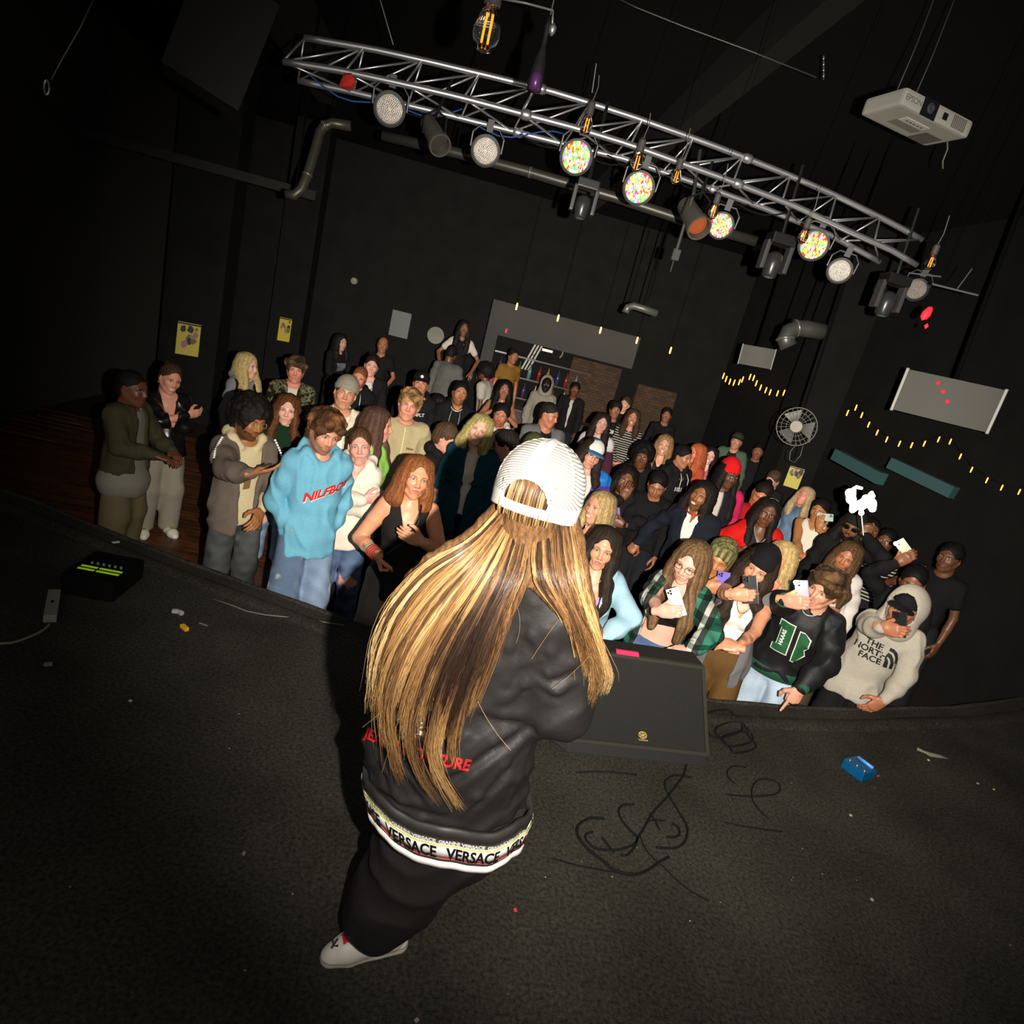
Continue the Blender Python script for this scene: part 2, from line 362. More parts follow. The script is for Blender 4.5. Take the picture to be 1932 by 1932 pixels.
def build_room():
    x0, x1, y0, y1, zc = -5.2, 5.6, -1.6, 13.6, 4.3
    slab('floor', (x0, 3.2, FLOOR-.1), (x1, y1, FLOOR), DARKFLOOR)
    slab('wall_left', (x0-.15, 0, FLOOR-.1), (x0, y1, zc), mat('ambient_lifted_wall', (60, 59, 56), rough=.9, spec=.1))  # black wall coloured lighter, standing in for ambient light that misses it
    slab('wall_right', (x1, 0, FLOOR-.1), (x1+.15, y1, zc), PAINT)
    slab('wall_back', (x0-.15, y1, FLOOR-.1), (x1+.15, y1+.15, zc), PAINT)
    slab('ceiling', (x0-.15, 1.0, zc), (x1+.15, y1+.15, zc+.12), CEIL)
    # stage deck with its bowed front
    b = MB(); ed = [e for e in EDGE if -5.2 <= e[0] <= 5.6]; ed = [(-5.2, edge_y(-5.2))]+ed+[(5.6, edge_y(5.6))]
    n = len(ed); V = []; F = []
    for x, y in ed: V += [(x, y0, 0), (x, y, 0), (x, y0, -.05), (x, y, -.05)]
    for i in range(n-1):
        a = i*4; c = a+4; F += [(a, c, c+1, a+1), (a+2, a+3, c+3, c+2), (a+1, c+1, c+3, a+3), (a, a+2, c+2, c)]
    b.add(V, F); st = b.build('stage_floor', CARPET); st['kind'] = 'structure'
    b = MB(); V = []; F = []
    for x, y in ed: V += [(x, y-.03, -.05), (x, y-.03, FLOOR), (x, y-.08, -.05), (x, y-.08, FLOOR)]
    for i in range(n-1): a = i*4; c = a+4; F += [(a, a+1, c+1, c), (a+2, c+2, c+3, a+3)]
    b.add(V, F); b.build('stage_front', mat('black_board', (26, 25, 25), rough=.7), st)
    # rolled carpet nosing and cable ridge behind it
    xs = np.linspace(-5.1, 5.5, 90)
    b = MB(); b.tube([(x, edge_y(x)-.012, -.008+.003*math.sin(x*9)) for x in xs], .020, 8); b.build('trim_1', CARPET, st, smooth=True)
    b = MB()
    V = []; F = []
    for i, x in enumerate(xs):
        w = .5+.5*math.sin(x*2.1+1); o_ = .17+.02*math.sin(x*1.3)
        for dy, z in ((0, .001), (-.025, .010+.004*w), (-.06, .013+.005*w), (-.10, .009), (-.13, .001)): V.append((x, edge_y(x)-o_+dy+.03, z))
    for i in range(len(xs)-1):
        for j in range(4): a = i*5+j; F.append((a, a+5, a+6, a+1))
    b.add(V, F); b.build('trim_2', CARPET, st, smooth=True)
    b = MB(); b.tube([onZ(x, y, .006) for x, y in ((402, 1130), (440, 1143), (465, 1153), (500, 1160), (560, 1166), (600, 1172), (650, 1180))], .004, 6); 
    tag(b.build('cable', mat('grey_cable', (96, 92, 86), rough=.5), smooth=True), 'thin grey cable lying behind the stage edge, left of the performer', 'cable')
    # floor boards on the left, where the lit floor shows
    fl = bpy.data.objects['floor']; shades = [(86, 50, 28), (76, 44, 25), (94, 56, 31), (68, 40, 24), (80, 47, 26)]; meshes = []
    for k, c in enumerate(shades):
        bb = MB(); bb.box((0, 0, -.010), (1.44, .084, .020)); me = bb.mesh('plank', bevel=.002); me.materials.append(mat('floor_board_%d' % k, c, rough=.42, spec=.4, mottle=(9, .35))); meshes.append(me)
    r = random.Random(4)
    for iy in range(62):
        y = 3.62+iy*.0875
        for ix in range(5):
            x = -4.4+ix*1.445+(.7 if iy % 2 else 0)+.2*math.sin(iy*2.4)
            if y < edge_y(x)-.2 or x+.7 > 2.6: continue
            o = link('plank', r.choice(meshes), None, fl); o.location = (x, y, FLOOR+.012+r.random()*.002)
    # dark ceiling beams, a soffit and the low wall over the bar
    b = MB(); b.box((-2.1, 4.9, 4.0), (.20, 7.5, .5)); o = b.build('beam', mat('dark_beam', (30, 29, 27), rough=.8)); o['kind'] = 'structure'
    b = MB(); b.box((1.6, 8.0, 4.1), (.16, 9, .35)); o = b.build('beam', MATS['dark_beam']); o['kind'] = 'structure'
    slab('trim_3', (x0, 9.2, 2.75), (-2.2, 9.35, 2.86), MATS['dark_beam'])
    s = slab('soffit', (.52, 12.4, 1.62), (3.3, 12.9, 2.22), mat('grey_plaster', (56, 56, 56), rough=.9))
    slab('column', (.42, 12.3, .75), (.64, 12.6, 2.22), MATS['grey_plaster'])
    # brick patch behind the bar
    m = mat('brick_wall', (90, 60, 40), rough=.9); nt = m.node_tree; bs = nt.nodes['Principled BSDF']; br = nt.nodes.new('ShaderNodeTexBrick'); tc = nt.nodes.new('ShaderNodeTexCoord'); mp = nt.nodes.new('ShaderNodeMapping'); mp.inputs['Rotation'].default_value = (math.pi/2, 0, 0)
    nt.links.new(tc.outputs['Object'], mp.inputs[0]); nt.links.new(mp.outputs[0], br.inputs['Vector']); br.inputs['Scale'].default_value = 4.5; br.inputs['Color1'].default_value = (*lin((74, 50, 30)), 1); br.inputs['Color2'].default_value = (*lin((52, 37, 24)), 1); br.inputs['Mortar'].default_value = (*lin((30, 26, 22)), 1)
    nt.links.new(br.outputs['Color'], bs.inputs['Base Color'])
    slab('brick_panel', (2.3, 13.3, -.3), (3.35, 13.5, 1.55), m); slab('brick_panel', (3.75, 13.2, -.65), (4.6, 13.4, 1.35), m)
build_room()
def poster(px, py, w, h, pos, Rm, label, cols):
    e = empty('poster'); e.matrix_world = Matrix([[*Rm[i], pos[i]] for i in range(3)]+[[0, 0, 0, 1]]); tag(e, label, 'poster')
    b = MB(); b.box((0, 0, 0), (w, .004, h)); b.build('paper', mat('poster_yellow', (178, 160, 40), rough=.5), e)
    r = random.Random(px); b = MB()
    for i in range(9):
        cx, cz = (r.random()-.5)*w*.7, (r.random()-.3)*h*.55; n = 7; R_ = w*(.08+.10*r.random())
        b.add([(cx+R_*math.cos(t)*(.6+.6*r.random()), -.003-.0003*i, cz+R_*1.3*math.sin(t)*(.6+.6*r.random())) for t in np.arange(n)*6.283/n], [tuple(range(n))])
        b.mi[-1] = i % 3
    b.build('picture', None, e, mats=[mat('poster_black', (26, 24, 22)), mat('poster_olive', (96, 92, 40)), mat('poster_pink', (150, 100, 110))])
    b = MB(); b.box((0, -.004, h*.46), (w, .002, h*.05)); b.build('banner', mat('poster_ink', (30, 28, 20)), e)
p = onY(355, 640, 9.8); poster(1, 0, .30, .46, p, rotz(math.radians(28)), 'yellow and black poster on the dark wall above the pale-trousered woman', 0)
p = onY(537, 622, 12.5); poster(2, 0, .22, .42, p, rotz(math.radians(30)), 'smaller yellow poster on the dark wall further back', 0)
p = onY(1498, 901, 8.6); poster(3, 0, .20, .30, p, rotz(math.radians(-30)), 'small yellow poster below the fan on the right', 0)
for q in ((355, 640, 9.86, .8), (537, 622, 12.56, .6), (1498, 901, 8.66, .6)):        # black pillars that carry the posters
    p = onY(*q[:3]); s_ = slab('column', (p[0]-q[3]/2, p[1]+.02, FLOOR), (p[0]+q[3]/2, p[1]+.5, 4.3), PAINT)
# ------------------------------------------------------------------ heads, hair, hands (all faces look along -Y, z up, origin at the head's middle)
_HC = {}
def head_mesh(fem, smile, h):
    key = (fem, smile, h)
    if key in _HC: return _HC[key]
    F = Field((-.105, -.135, -.25), (.105, .125, .135), h)
    w = .94 if fem else 1.0
    F.ball((0, .012, .032), (.076*w, .096, .090), 0)
    F.ball((0, -.022, -.012), (.0655*w, .068, .078), .03)
    F.ball((0, -.040, -.055), (.046*w, .046, .058), .025)
    F.ball((0, -.064, -.101), (.016 if fem else .021, .018, .017), .03)
    for s in (-1, 1):
        F.cone((s*.056*w, .008, -.040), (s*.034*w, -.040, -.084), .018 if fem else .022, .014, .022)
        F.cone((s*.034*w, -.040, -.084), (s*.010, -.062, -.104), .014, .013, .02)
        F.ball((s*.036, -.066, -.030+(.004 if smile else 0)), (.021, .020, .020), .025)
        F.cone((s*.012, -.083, .020), (s*.042, -.073, .022), .011 if fem else .014, .010, .018)
    for s in (-1, 1): F.ball((s*.031, -.101, .0035), (.018, .017, .0125), .014, op='s')
    for s in (-1, 1): F.ball((s*.031, -.0725, .003), (.0165, .0155, .0125), .006)
    F.chain([(0, -.084, .014), (0, -.095, -.008), (0, -.1085, -.030)], [.0075, .0085, .0105], .010)
    for s in (-1, 1): F.ball((s*.0115, -.0955, -.036), (.0080, .0105, .0070), .011)
    mw = .029 if smile else .0225
    up = .004 if smile else 0
    F.ball((0, -.080, -.066), (.026, .014, .018), .02)
    for s in (-1, 1):
        F.chain([(0, -.0915, -.0595), (s*mw*.5, -.0895, -.0600+up*.3), (s*mw, -.0800, -.0645+up)], [.0052, .0048, .0026], .006)
        F.chain([(0, -.0900, -.0715-(.003 if smile else 0)), (s*mw*.5, -.0885, -.0705), (s*mw, -.0800, -.0650+up)], [.0064, .0058, .0026], .006)
    F.chain([(-mw, -.0885, -.0648+up), (0, -.0990, -.0655), (mw, -.0885, -.0648+up)], [.0012, .0020, .0012], .004, op='s')
    for s in (-1, 1):
        R = rotz(s*.35)@roty(s*-.12)
        F.ball((s*.0775*w, .012, -.002), (.0065, .020, .033), .006, R=R)
        F.ball((s*.0835*w, .008, .002), (.0045, .010, .019), .004, R=R, op='s')
    nr = .050 if fem else .059
    F.cone((0, .022, -.075), (0, .045, -.235), nr, nr*1.12, .03)
    V, Q = F.mesh(); _HC[key] = (V, Q); return V, Q
def band(v, lo, hi, s): return np.clip((v-lo)/s+.5, 0, 1)*np.clip((hi-v)/s+.5, 0, 1)
def face_colors(V, skin, fem, smile, lip=None, brow=(60, 42, 30), eye=(70, 50, 35), beard=None, makeup=0, closed=False):
    x, y, z = V[:, 0], V[:, 1], V[:, 2]; sk = np.array(lin(skin)); C = np.tile(sk, (len(V), 1))
    fr = np.clip((-.03-y)/.02, 0, 1)
    def mixc(m, c, a=1.0):
        m = (m*a)[:, None]; C[:] = C*(1-m)+np.array(c)*m
    red = sk*np.array([1.05, .72, .66])
    for s in (-1, 1): mixc(np.exp(-(((x-s*.038)/.017)**2+((z+.030)/.016)**2))*fr, red, .55)
    mixc(np.exp(-((x/.013)**2+((z+.032)/.012)**2))*fr, red, .4)
    for s in (-1, 1): mixc(np.clip(1.3-np.sqrt(((x-s*.031)/.020)**2+((z-.004)/.0135)**2), 0, 1)*fr, sk*np.array([.80, .66, .60]), .55+.3*makeup)
    if beard is not None:
        bc = np.array(lin(beard[0])); a = beard[1]
        m = np.clip((-.052-z)/.012, 0, 1)*np.clip((.02-y)/.02, 0, 1)*np.clip((z+.155)/.03, 0, 1)
        m *= 1-np.clip(1.2-np.sqrt((x/.021)**2+((z+.066)/.010)**2), 0, 1)
        side = np.clip((np.abs(x)-.050)/.008, 0, 1)*np.clip((.02-z)/.02, 0, 1)*np.clip((z+.12)/.02, 0, 1)*np.clip((.015-y)/.01, 0, 1)*np.clip((y+.06)/.02, 0, 1)
        mu = np.clip(1.5-np.sqrt((x/.026)**2+((z+.0505)/.0065)**2), 0, 1)*fr
        mixc(np.clip(np.maximum(np.maximum(m, side), mu), 0, 1), bc, a)
    mw = .029 if smile else .0225; up = .004 if smile else 0
    zc = -.0655+up*(x/mw)**2
    t = 1-(x/(mw*1.04))**2
    lipc = np.array(lin(lip)) if lip else sk*np.array([.86, .50, .46])
    ml = np.clip((np.clip(t, 0, 1)*.0125-np.abs(z-zc))/.0022+.5, 0, 1)*(t > 0)*fr
    mixc(ml, lipc, .85)
    if smile:
        mt = np.clip((np.clip(1-(x/(mw*.80))**2, 0, 1)*.0052-np.abs(z-zc-.0002))/.0018+.5, 0, 1)*(np.abs(x) < mw*.8)*fr
        mixc(mt, lin((232, 224, 208)))
    else: mixc(np.exp(-((z-zc)/.0016)**2)*(np.abs(x) < mw*.92)*fr, sk*np.array([.30, .16, .14]), .8)
    for s in (-1, 1):
        ex = (x-s*.031)/.0155; ez = (z-.0035-.0008*s*ex)
        open_ = (.0012 if closed else (.0046 if smile else .0054))
        hh = np.clip(1-ex**2, 0, 1)*open_
        m = np.clip((hh-np.abs(ez))/.0016+.5, 0, 1)*(np.abs(ex) < 1)*fr
        mixc(m, lin((190, 180, 170)), 0 if closed else 1)
        ir = np.clip((.0060-np.sqrt((x-s*.031)**2+ez**2))/.0014+.5, 0, 1)*m
        mixc(ir, lin(eye), 1)
        lash = np.exp(-((ez-hh-.0008)/.0020)**2)*(np.abs(ex) < 1.08)*fr
        mixc(lash, lin((28, 18, 14)), .75+.2*makeup)
        lash2 = np.exp(-((ez+hh+.0006)/.0014)**2)*(np.abs(ex) < 1.0)*fr
        mixc(lash2, lin((50, 32, 24)), .45)
        bx = (x*s-.031)/.019; bz = .0215-.004*bx**2+.0015*bx
        mb = np.clip(1.25-np.sqrt(((z-bz)/(.0033 if fem else .0045))**2+(bx/1.0)**6), 0, 1)*fr
        mixc(np.clip(mb, 0, 1), lin(brow), .85)
        mixc(np.exp(-(((x-s*.0075)/.0038)**2+((z+.0425)/.0028)**2))*fr, sk*.2, .8)
        mixc(np.exp(-(((np.abs(x)-.0)/.0016)**2))*0, sk)
    return C
def hair_mesh(kind, col, hi, seed, h, fem):
    """hair shells grown over the same skull"""
    F = Field((-.20, -.19, -.62 if kind in ('long', 'longwavy', 'braids') else (-.36 if kind in ('mid', 'bob', 'dreads') else -.20)), (.20, .20, .25 if kind == 'afro' else .19), h)
    w = .95 if fem else 1.0; r = np.random.RandomState(seed)
    t = dict(short=.008, buzz=.003, curly=.026, afro=.050, long=.012, longwavy=.014, bun=.005, mid=.010, bob=.009, dreads=.014, braids=.008, mop=.020, fringe=.016, pony=.006)[kind]
    F.ball((0, .014, .036), (.077*w+t, .098+t, .090+t), 0)
    F.ball((0, .045, -.02), (.066*w+t*.8, .062+t*.8, .075), .03)
    if kind in ('curly', 'mop'):
        for i in range(46):
            a = r.rand()*6.28; e = r.rand()*1.5; rr = .085+t*.6
            F.ball((rr*w*math.cos(a)*math.cos(e), .012+(rr+.018)*math.sin(a)*math.cos(e), .045+.082*math.sin(e)), .017+.008*r.rand(), .006)
        for i in range(9):
            F.ball((-.055+.0137*i, -.086-.012*r.rand(), .070+.014*r.rand()), .017+.006*r.rand(), .008)
    if kind == 'fringe':
        for i in range(11): F.cone((-.05+.01*i, -.07, .100), (-.062+.0124*i, -.104+.0006*abs(i-5)**2, .040+.010*r.rand()), .017, .008, .008)
    yc, zc = -.105, -.035
    if kind in ('curly', 'mop', 'fringe'): fr = (.064, .070, .090)
    elif kind == 'afro': fr = (.070, .082, .096)
    elif kind == 'bun' or kind == 'pony': fr = (.066, .082, .112)
    elif kind == 'short' or kind == 'buzz': fr = (.063, .070, .104)
    else: fr = (.058, .062, .122)
    if kind in ('mop',): fr = (.062, .052, .080)
    if kind in ('long', 'mid', 'longwavy', 'bob'): fr = (.055, .064, .128)
    F.ball((0, yc, zc), fr, .012, op='s')
    if kind not in ('long', 'longwavy', 'mid', 'bob', 'dreads', 'braids'):
        for s in (-1, 1): F.ball((s*.085, -.01, -.055), (.030, .050, .052), .01, op='s')
        F.cut(lambda X, Y, Z: -(Z+.075+0*X+0*Y), .01)
    L = dict(long=.34, longwavy=.36, mid=.20, bob=.10, dreads=.13, braids=.40).get(kind)
    if L:
        F.ball((0, .055, -.02), (.072*w+t, .050, .10), .03)
        for s in (-1, 1):
            for i in range(11):
                a = -.42+i*.20; ca, sa = math.cos(a), math.sin(a); l = L*(.82+.3*r.rand()); fwd = -.055 if (i < 5 and kind in ('long', 'longwavy', 'braids', 'mid')) else 0
                x0, y0 = s*.073*w*ca, .014+.090*sa
                F.chain([(x0*.8, y0*.8, .075), (x0*1.02, y0, .0), (x0*1.14, y0*1.08+fwd*.2, -.07), (x0*1.26+s*.006, y0*1.05+fwd*.75, -.08-l*.35), (x0*1.30+s*.008, y0+fwd*1.2, -.08-l*.7), (x0*1.22, y0+fwd*1.35, -.08-l)],
                        [.015, .017+t*.3, .020+t*.3, .024, .022, .009], .045)
        F.ball((0, -.110, -.06), (.052, .068, .105), .010, op='s')
    if kind == 'bun': F.ball((0, .10, .085), .034, .01)
    if kind == 'pony': F.chain([(0, .11, .05), (0, .14, -.02), (0, .12, -.14)], [.03, .03, .012], .02)
    nz = sinnoise(seed, 60); nz2 = sinnoise(seed+1, 14)
    if kind in ('curly', 'mop', 'afro'): F.near(lambda X, Y, Z: .0050*np.sin(nz(X*1.5, Y*1.5, Z*1.5)*2.2)+.002*np.sin(nz2(X*9, Y*9, Z*9)*2))
    elif kind == 'dreads': F.near(lambda X, Y, Z: .007*np.abs(np.sin(np.arctan2(X, Y)*16+nz2(X, Y, Z)*.4))-.002)
    elif kind == 'braids': F.near(lambda X, Y, Z: .005*np.abs(np.sin(np.arctan2(X, Y)*22))+.002*np.sin(Z*260))
    elif kind == 'buzz': pass
    else: F.near(lambda X, Y, Z: .0006*np.sin(np.arctan2(X, Y+.0)*6+nz2(X, Y, Z)*1.8)+(.0026*np.sin(nz(X, Y, Z)*1.7) if kind in ('short', 'fringe') else 0)+(.006*np.sin(Z*42+np.sign(X))*(Z < -.02) if kind in ('longwavy', 'bob') else 0))
    V, Q = F.mesh()
    a = np.arctan2(V[:, 0], V[:, 1]); st = np.clip((np.sin(a*17+nz2(V[:, 0], V[:, 1], V[:, 2])*2.4)+np.sin(a*41+1))*.17+.42, 0, 1)
    if kind in ('curly', 'mop', 'afro'): st = np.clip(nz(V[:, 0], V[:, 1], V[:, 2])*.5+.5, 0, 1)
    c0, c1 = np.array(lin(col)), np.array(lin(hi or col))
    C = c0+(c1-c0)*(st**1.5)[:, None]
    C *= (.75+.5*np.random.RandomState(seed).rand(len(V)))[:, None]
    if kind == 'twotone': pass
    return V, Q, C
_HN = {}
def hand_mesh(kind, h):
    """right hand: fingers +X, thumb side +Y, back of the hand +Z"""
    if (kind, h) in _HN: return _HN[(kind, h)]
    F = Field((-.05, -.09, -.115), (.20, .10, .06), h)
    F.cone((-.035, 0, 0), (.02, 0, 0), .026, .027, .01, sq=((0, 0, 1), 1.25))
    F.cone((.018, .018, 0), (.078, .024, 0), .024, .021, .012, sq=((0, 0, 1), 1.7))
    F.cone((.018, -.016, 0), (.074, -.024, -.002), .024, .019, .012, sq=((0, 0, 1), 1.7))
    F.cone((.02, 0, 0), (.082, 0, .002), .025, .021, .012, sq=((0, 0, 1), 1.7))
    curl = dict(relax=(.30, .40, .30), grip=(.35, .75, .55), fist=(1.25, 1.45, 1.1), spread=(.15, .25, .2), flat=(.08, .10, .05), point=(1.2, 1.4, 1.0))[kind]
    lens = [(.040, .025, .021), (.045, .029, .023), (.042, .027, .022), (.033, .020, .019)]
    ys = [.0285, .010, -.009, -.0265]; sp = .16 if kind == 'spread' else .035
    for i in range(4):
        p = np.array([.086-.003*abs(i-1), ys[i], 0.]); ang = 0.0; yaw = (1.5-i)*sp
        rs = [.0093, .0088, .0080, .0068]
        cc = (0.05, .05, .05) if (kind == 'point' and i == 0) else curl
        pts = [p-np.array([.02, 0, 0])]; pts.append(p)
        for j in range(3):
            ang += cc[j]*(1+.06*i); d = np.array([math.cos(ang)*math.cos(yaw), math.cos(ang)*math.sin(yaw), -math.sin(ang)]); p = p+d*lens[i][j]; pts.append(p)
        F.chain(pts, [rs[0], rs[0], rs[1], rs[2], rs[3]], .004)
    opp = dict(relax=.35, grip=.75, fist=1.0, spread=.0, flat=.1, point=.8)[kind]
    b = np.array([.022, .030, -.006]); m = b+np.array([.030, .026, -.014-.014*opp]); e = m+np.array([.027, .014-.016*opp, -.008-.016*opp]); t = e+np.array([.022, .003-.014*opp, -.006*opp])
    F.chain([b, m, e, t], [.016, .0125, .0105, .0082], .008)
    V, Q = F.mesh(); _HN[(kind, h)] = (V, Q); return V, Q
def place_hand(V, Q, wrist, f, n, sgn, scale=1.0):
    """sgn -1: the hand at image left (the person's right)"""
    f = np.array(f, float); f /= np.linalg.norm(f); n = np.array(n, float); n = n-f*(n@f); n /= np.linalg.norm(n)
    T = np.cross(f, n)*(-sgn); M3 = np.array([f, T, -n]).T
    V2 = (V*scale)@M3.T+np.array(wrist)
    if np.linalg.det(M3) < 0: Q = Q[:, ::-1]
    return V2, Q
# ------------------------------------------------------------------ skeleton
def ik(S, W, hint, u, f):
    S, W, hint = map(lambda q: np.array(q, float), (S, W, hint)); v = W-S; d = np.linalg.norm(v)
    if d > (u+f)*.985: W = S+v/d*(u+f)*.985; v = W-S; d = np.linalg.norm(v)
    n = v/d; a = (d*d+u*u-f*f)/(2*d); r = math.sqrt(max(u*u-a*a, 0)); p = hint-n*(hint@n); p /= (np.linalg.norm(p)+1e-9)
    return S+n*a+p*r, W
def joints(sc, fem, lean=(0, 0)):
    lx, ly = lean; J = dict(s=sc, fem=fem)
    def p(x, y, z, k): return np.array([x*sc+lx*k, y*sc+ly*k, z*sc])
    sw = .138 if fem else .157
    J['pel'] = p(0, 0, .96, 0); J['waist'] = p(0, 0, 1.10, .25); J['chest'] = p(0, 0, 1.30, .6); J['neck'] = p(0, .015, 1.475, .88); J['head'] = p(0, -.01, 1.615, 1.0)
    for s in (-1, 1):
        J['sh', s] = p(s*sw, .01, 1.405, .78); J['hip', s] = p(s*.088, 0, .92, 0); J['knee', s] = p(s*.105, -.02, .50, 0); J['ank', s] = p(s*.115, .03, .085, 0)
    return J
def body_shape(F, J, inf=0.0, k=.05, belly=0.0):
    s, fem = J['s'], J['fem']; Y = (0, 1, 0)
    ch, wa, pe, ne = J['chest'], J['waist'], J['pel'], J['neck']
    a = .112 if fem else .128
    F.cone(ch+np.array([0, 0, .03]), wa, a+inf, (.105 if fem else .125)+inf+belly, k, sq=(Y, 1.35 if inf < .03 else 1.25))
    F.cone(wa, pe, (.108 if fem else .125)+inf+belly, (.150 if fem else .138)+inf, k, sq=(Y, 1.35 if inf < .03 else 1.25))
    for g in (-1, 1):
        F.cone(ne+np.array([g*.02, .01, -.035]), J['sh', g]+np.array([-g*.01, 0, 0]), .042+inf*.5, .045+inf*.6, k)
        F.cone(J['sh', g]+np.array([-g*.02, 0, -.02]), ch+np.array([g*.07, 0, -.06]), .055+inf*.7, .060+inf*.7, k)
        if fem: F.ball(ch+np.array([g*.062, -.075, -.035]), (.058+inf*.5, .050+inf*.5, .058+inf*.5), .05)
def build_person(sp):
    """one person: the body is one skinned surface, hair and clothes are its children"""
    h = sp['h']; fem = sp['fem']; rs = np.random.RandomState(sp['seed']); J = joints(sp['sc'], fem, sp.get('lean', (0, 0)))
    sc = sp['sc']; hsc = sp.get('hs', 1.0)*(.97 if fem else 1.0)
    top = sp['top']; arms = sp['arms']; toW = sp['toL']
    hands = {}
    for s in (-1, 1):
        a = arms.get(s) or ((s*.215*sc, -.03, .86*sc), (s*.5, .7, 0), 'relax')
        W = a[0]
        if callable(W): W = W(toW)
        J['elb', s], J['wr', s] = ik(J['sh', s], W, a[1], .285*sc, .255*sc)
        fd = a[3] if len(a) > 3 and a[3] is not None else (J['wr', s]-J['elb', s])
        pn = a[4] if len(a) > 4 else (-s, .15, 0)
        hands[s] = (a[2], fd, pn)
    name = 'person'
    hy, hp, hr = [math.radians(v) for v in sp.get('hrot', (0, 0, 0))]
    HR = rotz(hy)@roty(hr)@rotx(hp)
    # ---- body
    hb = h*1.35
    F = Field((-.62, -.62, 0), (.62, .32, 1.62*sc), .017 if any(g.get('sleeve', 2) == 0 or g.get('vneck') for g in sp['top']) else .030)
    body_shape(F, J, -.007)
    skinc = np.array(lin(sp['skin']))
    F.cone(J['neck']-np.array([0, 0, .05]), J['neck']+np.array([0, -.005, .05]), .056 if not fem else .048, .05 if not fem else .045, .03)
    for s in (-1, 1):
        F.chain([J['hip', s], J['knee', s], J['ank', s]], [.082, .055, .038], .03)
    am = sp.get('armr', 1.0)
    Vs = []; Qs = []; Cs = []; n = 0
    def put(V, Q, C):
        nonlocal n
        Vs.append(V); Qs.append(Q+n); Cs.append(C); n += len(V)
    V, Q = F.mesh(); put(V, Q, np.tile(skinc, (len(V), 1)))
    for s in (-1, 1):
        sh, el, wr = J['sh', s], J['elb', s], J['wr', s]
        lo = np.minimum(np.minimum(sh, el), wr)-.08; hi = np.maximum(np.maximum(sh, el), wr)+.08
        F = Field(lo, hi, max(h, .009) if any(g.get('sleeve', 2) < 2 for g in sp['top']) and not any(g.get('sleeve', 2) >= 2 for g in sp['top']) else .017)
        F.chain([sh, sh*.55+el*.45, el], [.046*am, .041*am, .034*am], .01)
        F.chain([el, el*.6+wr*.4, wr], [.033*am, .034*am, .024*am], .01)
        V, Q = F.mesh(); C = np.tile(skinc, (len(V), 1))
        if sp.get('tattoo') == s:
            nz = sinnoise(5, 130); tt = ((V-el)@(wr-el))/((wr-el)@(wr-el)); m = (tt > .45)*(tt < .85)*np.clip(nz(V[:, 0], V[:, 1], V[:, 2])*1.4+.4, 0, 1)
            C = C*(1-.55*m[:, None])
        put(V, Q, C)
        kind, fd, pn = hands[s]
        hv, hq = hand_mesh(kind, .0046 if h < .010 else (.0068 if h < .014 else .0100))
        V, Q = place_hand(hv, hq, wr, fd, pn, s, .95*hsc*(.93 if fem else 1.03))
        C = np.tile(skinc*.96, (len(V), 1)); put(V, Q, C)
    hv, hq = head_mesh(fem, sp.get('smile', False), .0044 if h < .010 else (.0062 if h < .014 else .0088))
    C = face_colors(hv, sp['skin'], fem, sp.get('smile', False), sp.get('lip'), sp.get('brow', (60, 42, 30)), sp.get('eye', (70, 50, 35)), sp.get('beard'), sp.get('makeup', 0), sp.get('closed', False))
    # neck stays on the spine: rotate the head, blend the rotation out down the neck
    t = np.clip((hv[:, 2]+.20)/.12, 0, 1)[:, None]
    HV = (hv@HR.T)*t+hv*(1-t); put(HV*hsc+J['head'], hq, C)
    V = np.concatenate(Vs); Q = np.concatenate(Qs); C = np.concatenate(Cs)
    me = mesh_from(name, V, Q, C); root = link(name, me, SKIN); root.matrix_world = Matrix(sp['mw'])
    tag(root, sp['label'], 'person', sp.get('group', 'people in the audience'))
    HM = Matrix([[*(HR[i]*hsc), J['head'][i]] for i in range(3)]+[[0, 0, 0, 1]])
    # ---- hair
    if sp.get('hair'):
        kind, col, hi = sp['hair'][:3]
        hh = (.0062 if h < .010 else (.0082 if h < .014 else .0112))
        if kind in ('long', 'longwavy', 'braids'): hh *= 1.15
        V, Q, C = hair_mesh(kind, col, hi, sp['seed'], hh, fem)
        # long locks stay upright: blend rotation out below the chin and push them clear of the chest
        t = np.clip((V[:, 2]+.26)/.16, 0, 1)[:, None]
        Vw = ((V@HR.T)*t+V*(1-t))*hsc+J['head']
        link('hair', mesh_from('hair', Vw, Q, C), HAIR, root)
    cover(sp, root, J, HM, HR, hsc)
    # ---- clothes
    for g in top: garment(sp, root, J, g)
    trousers(sp, root, J)
    shoes(sp, root, J)
    return root, J, HM
BANDC = {}
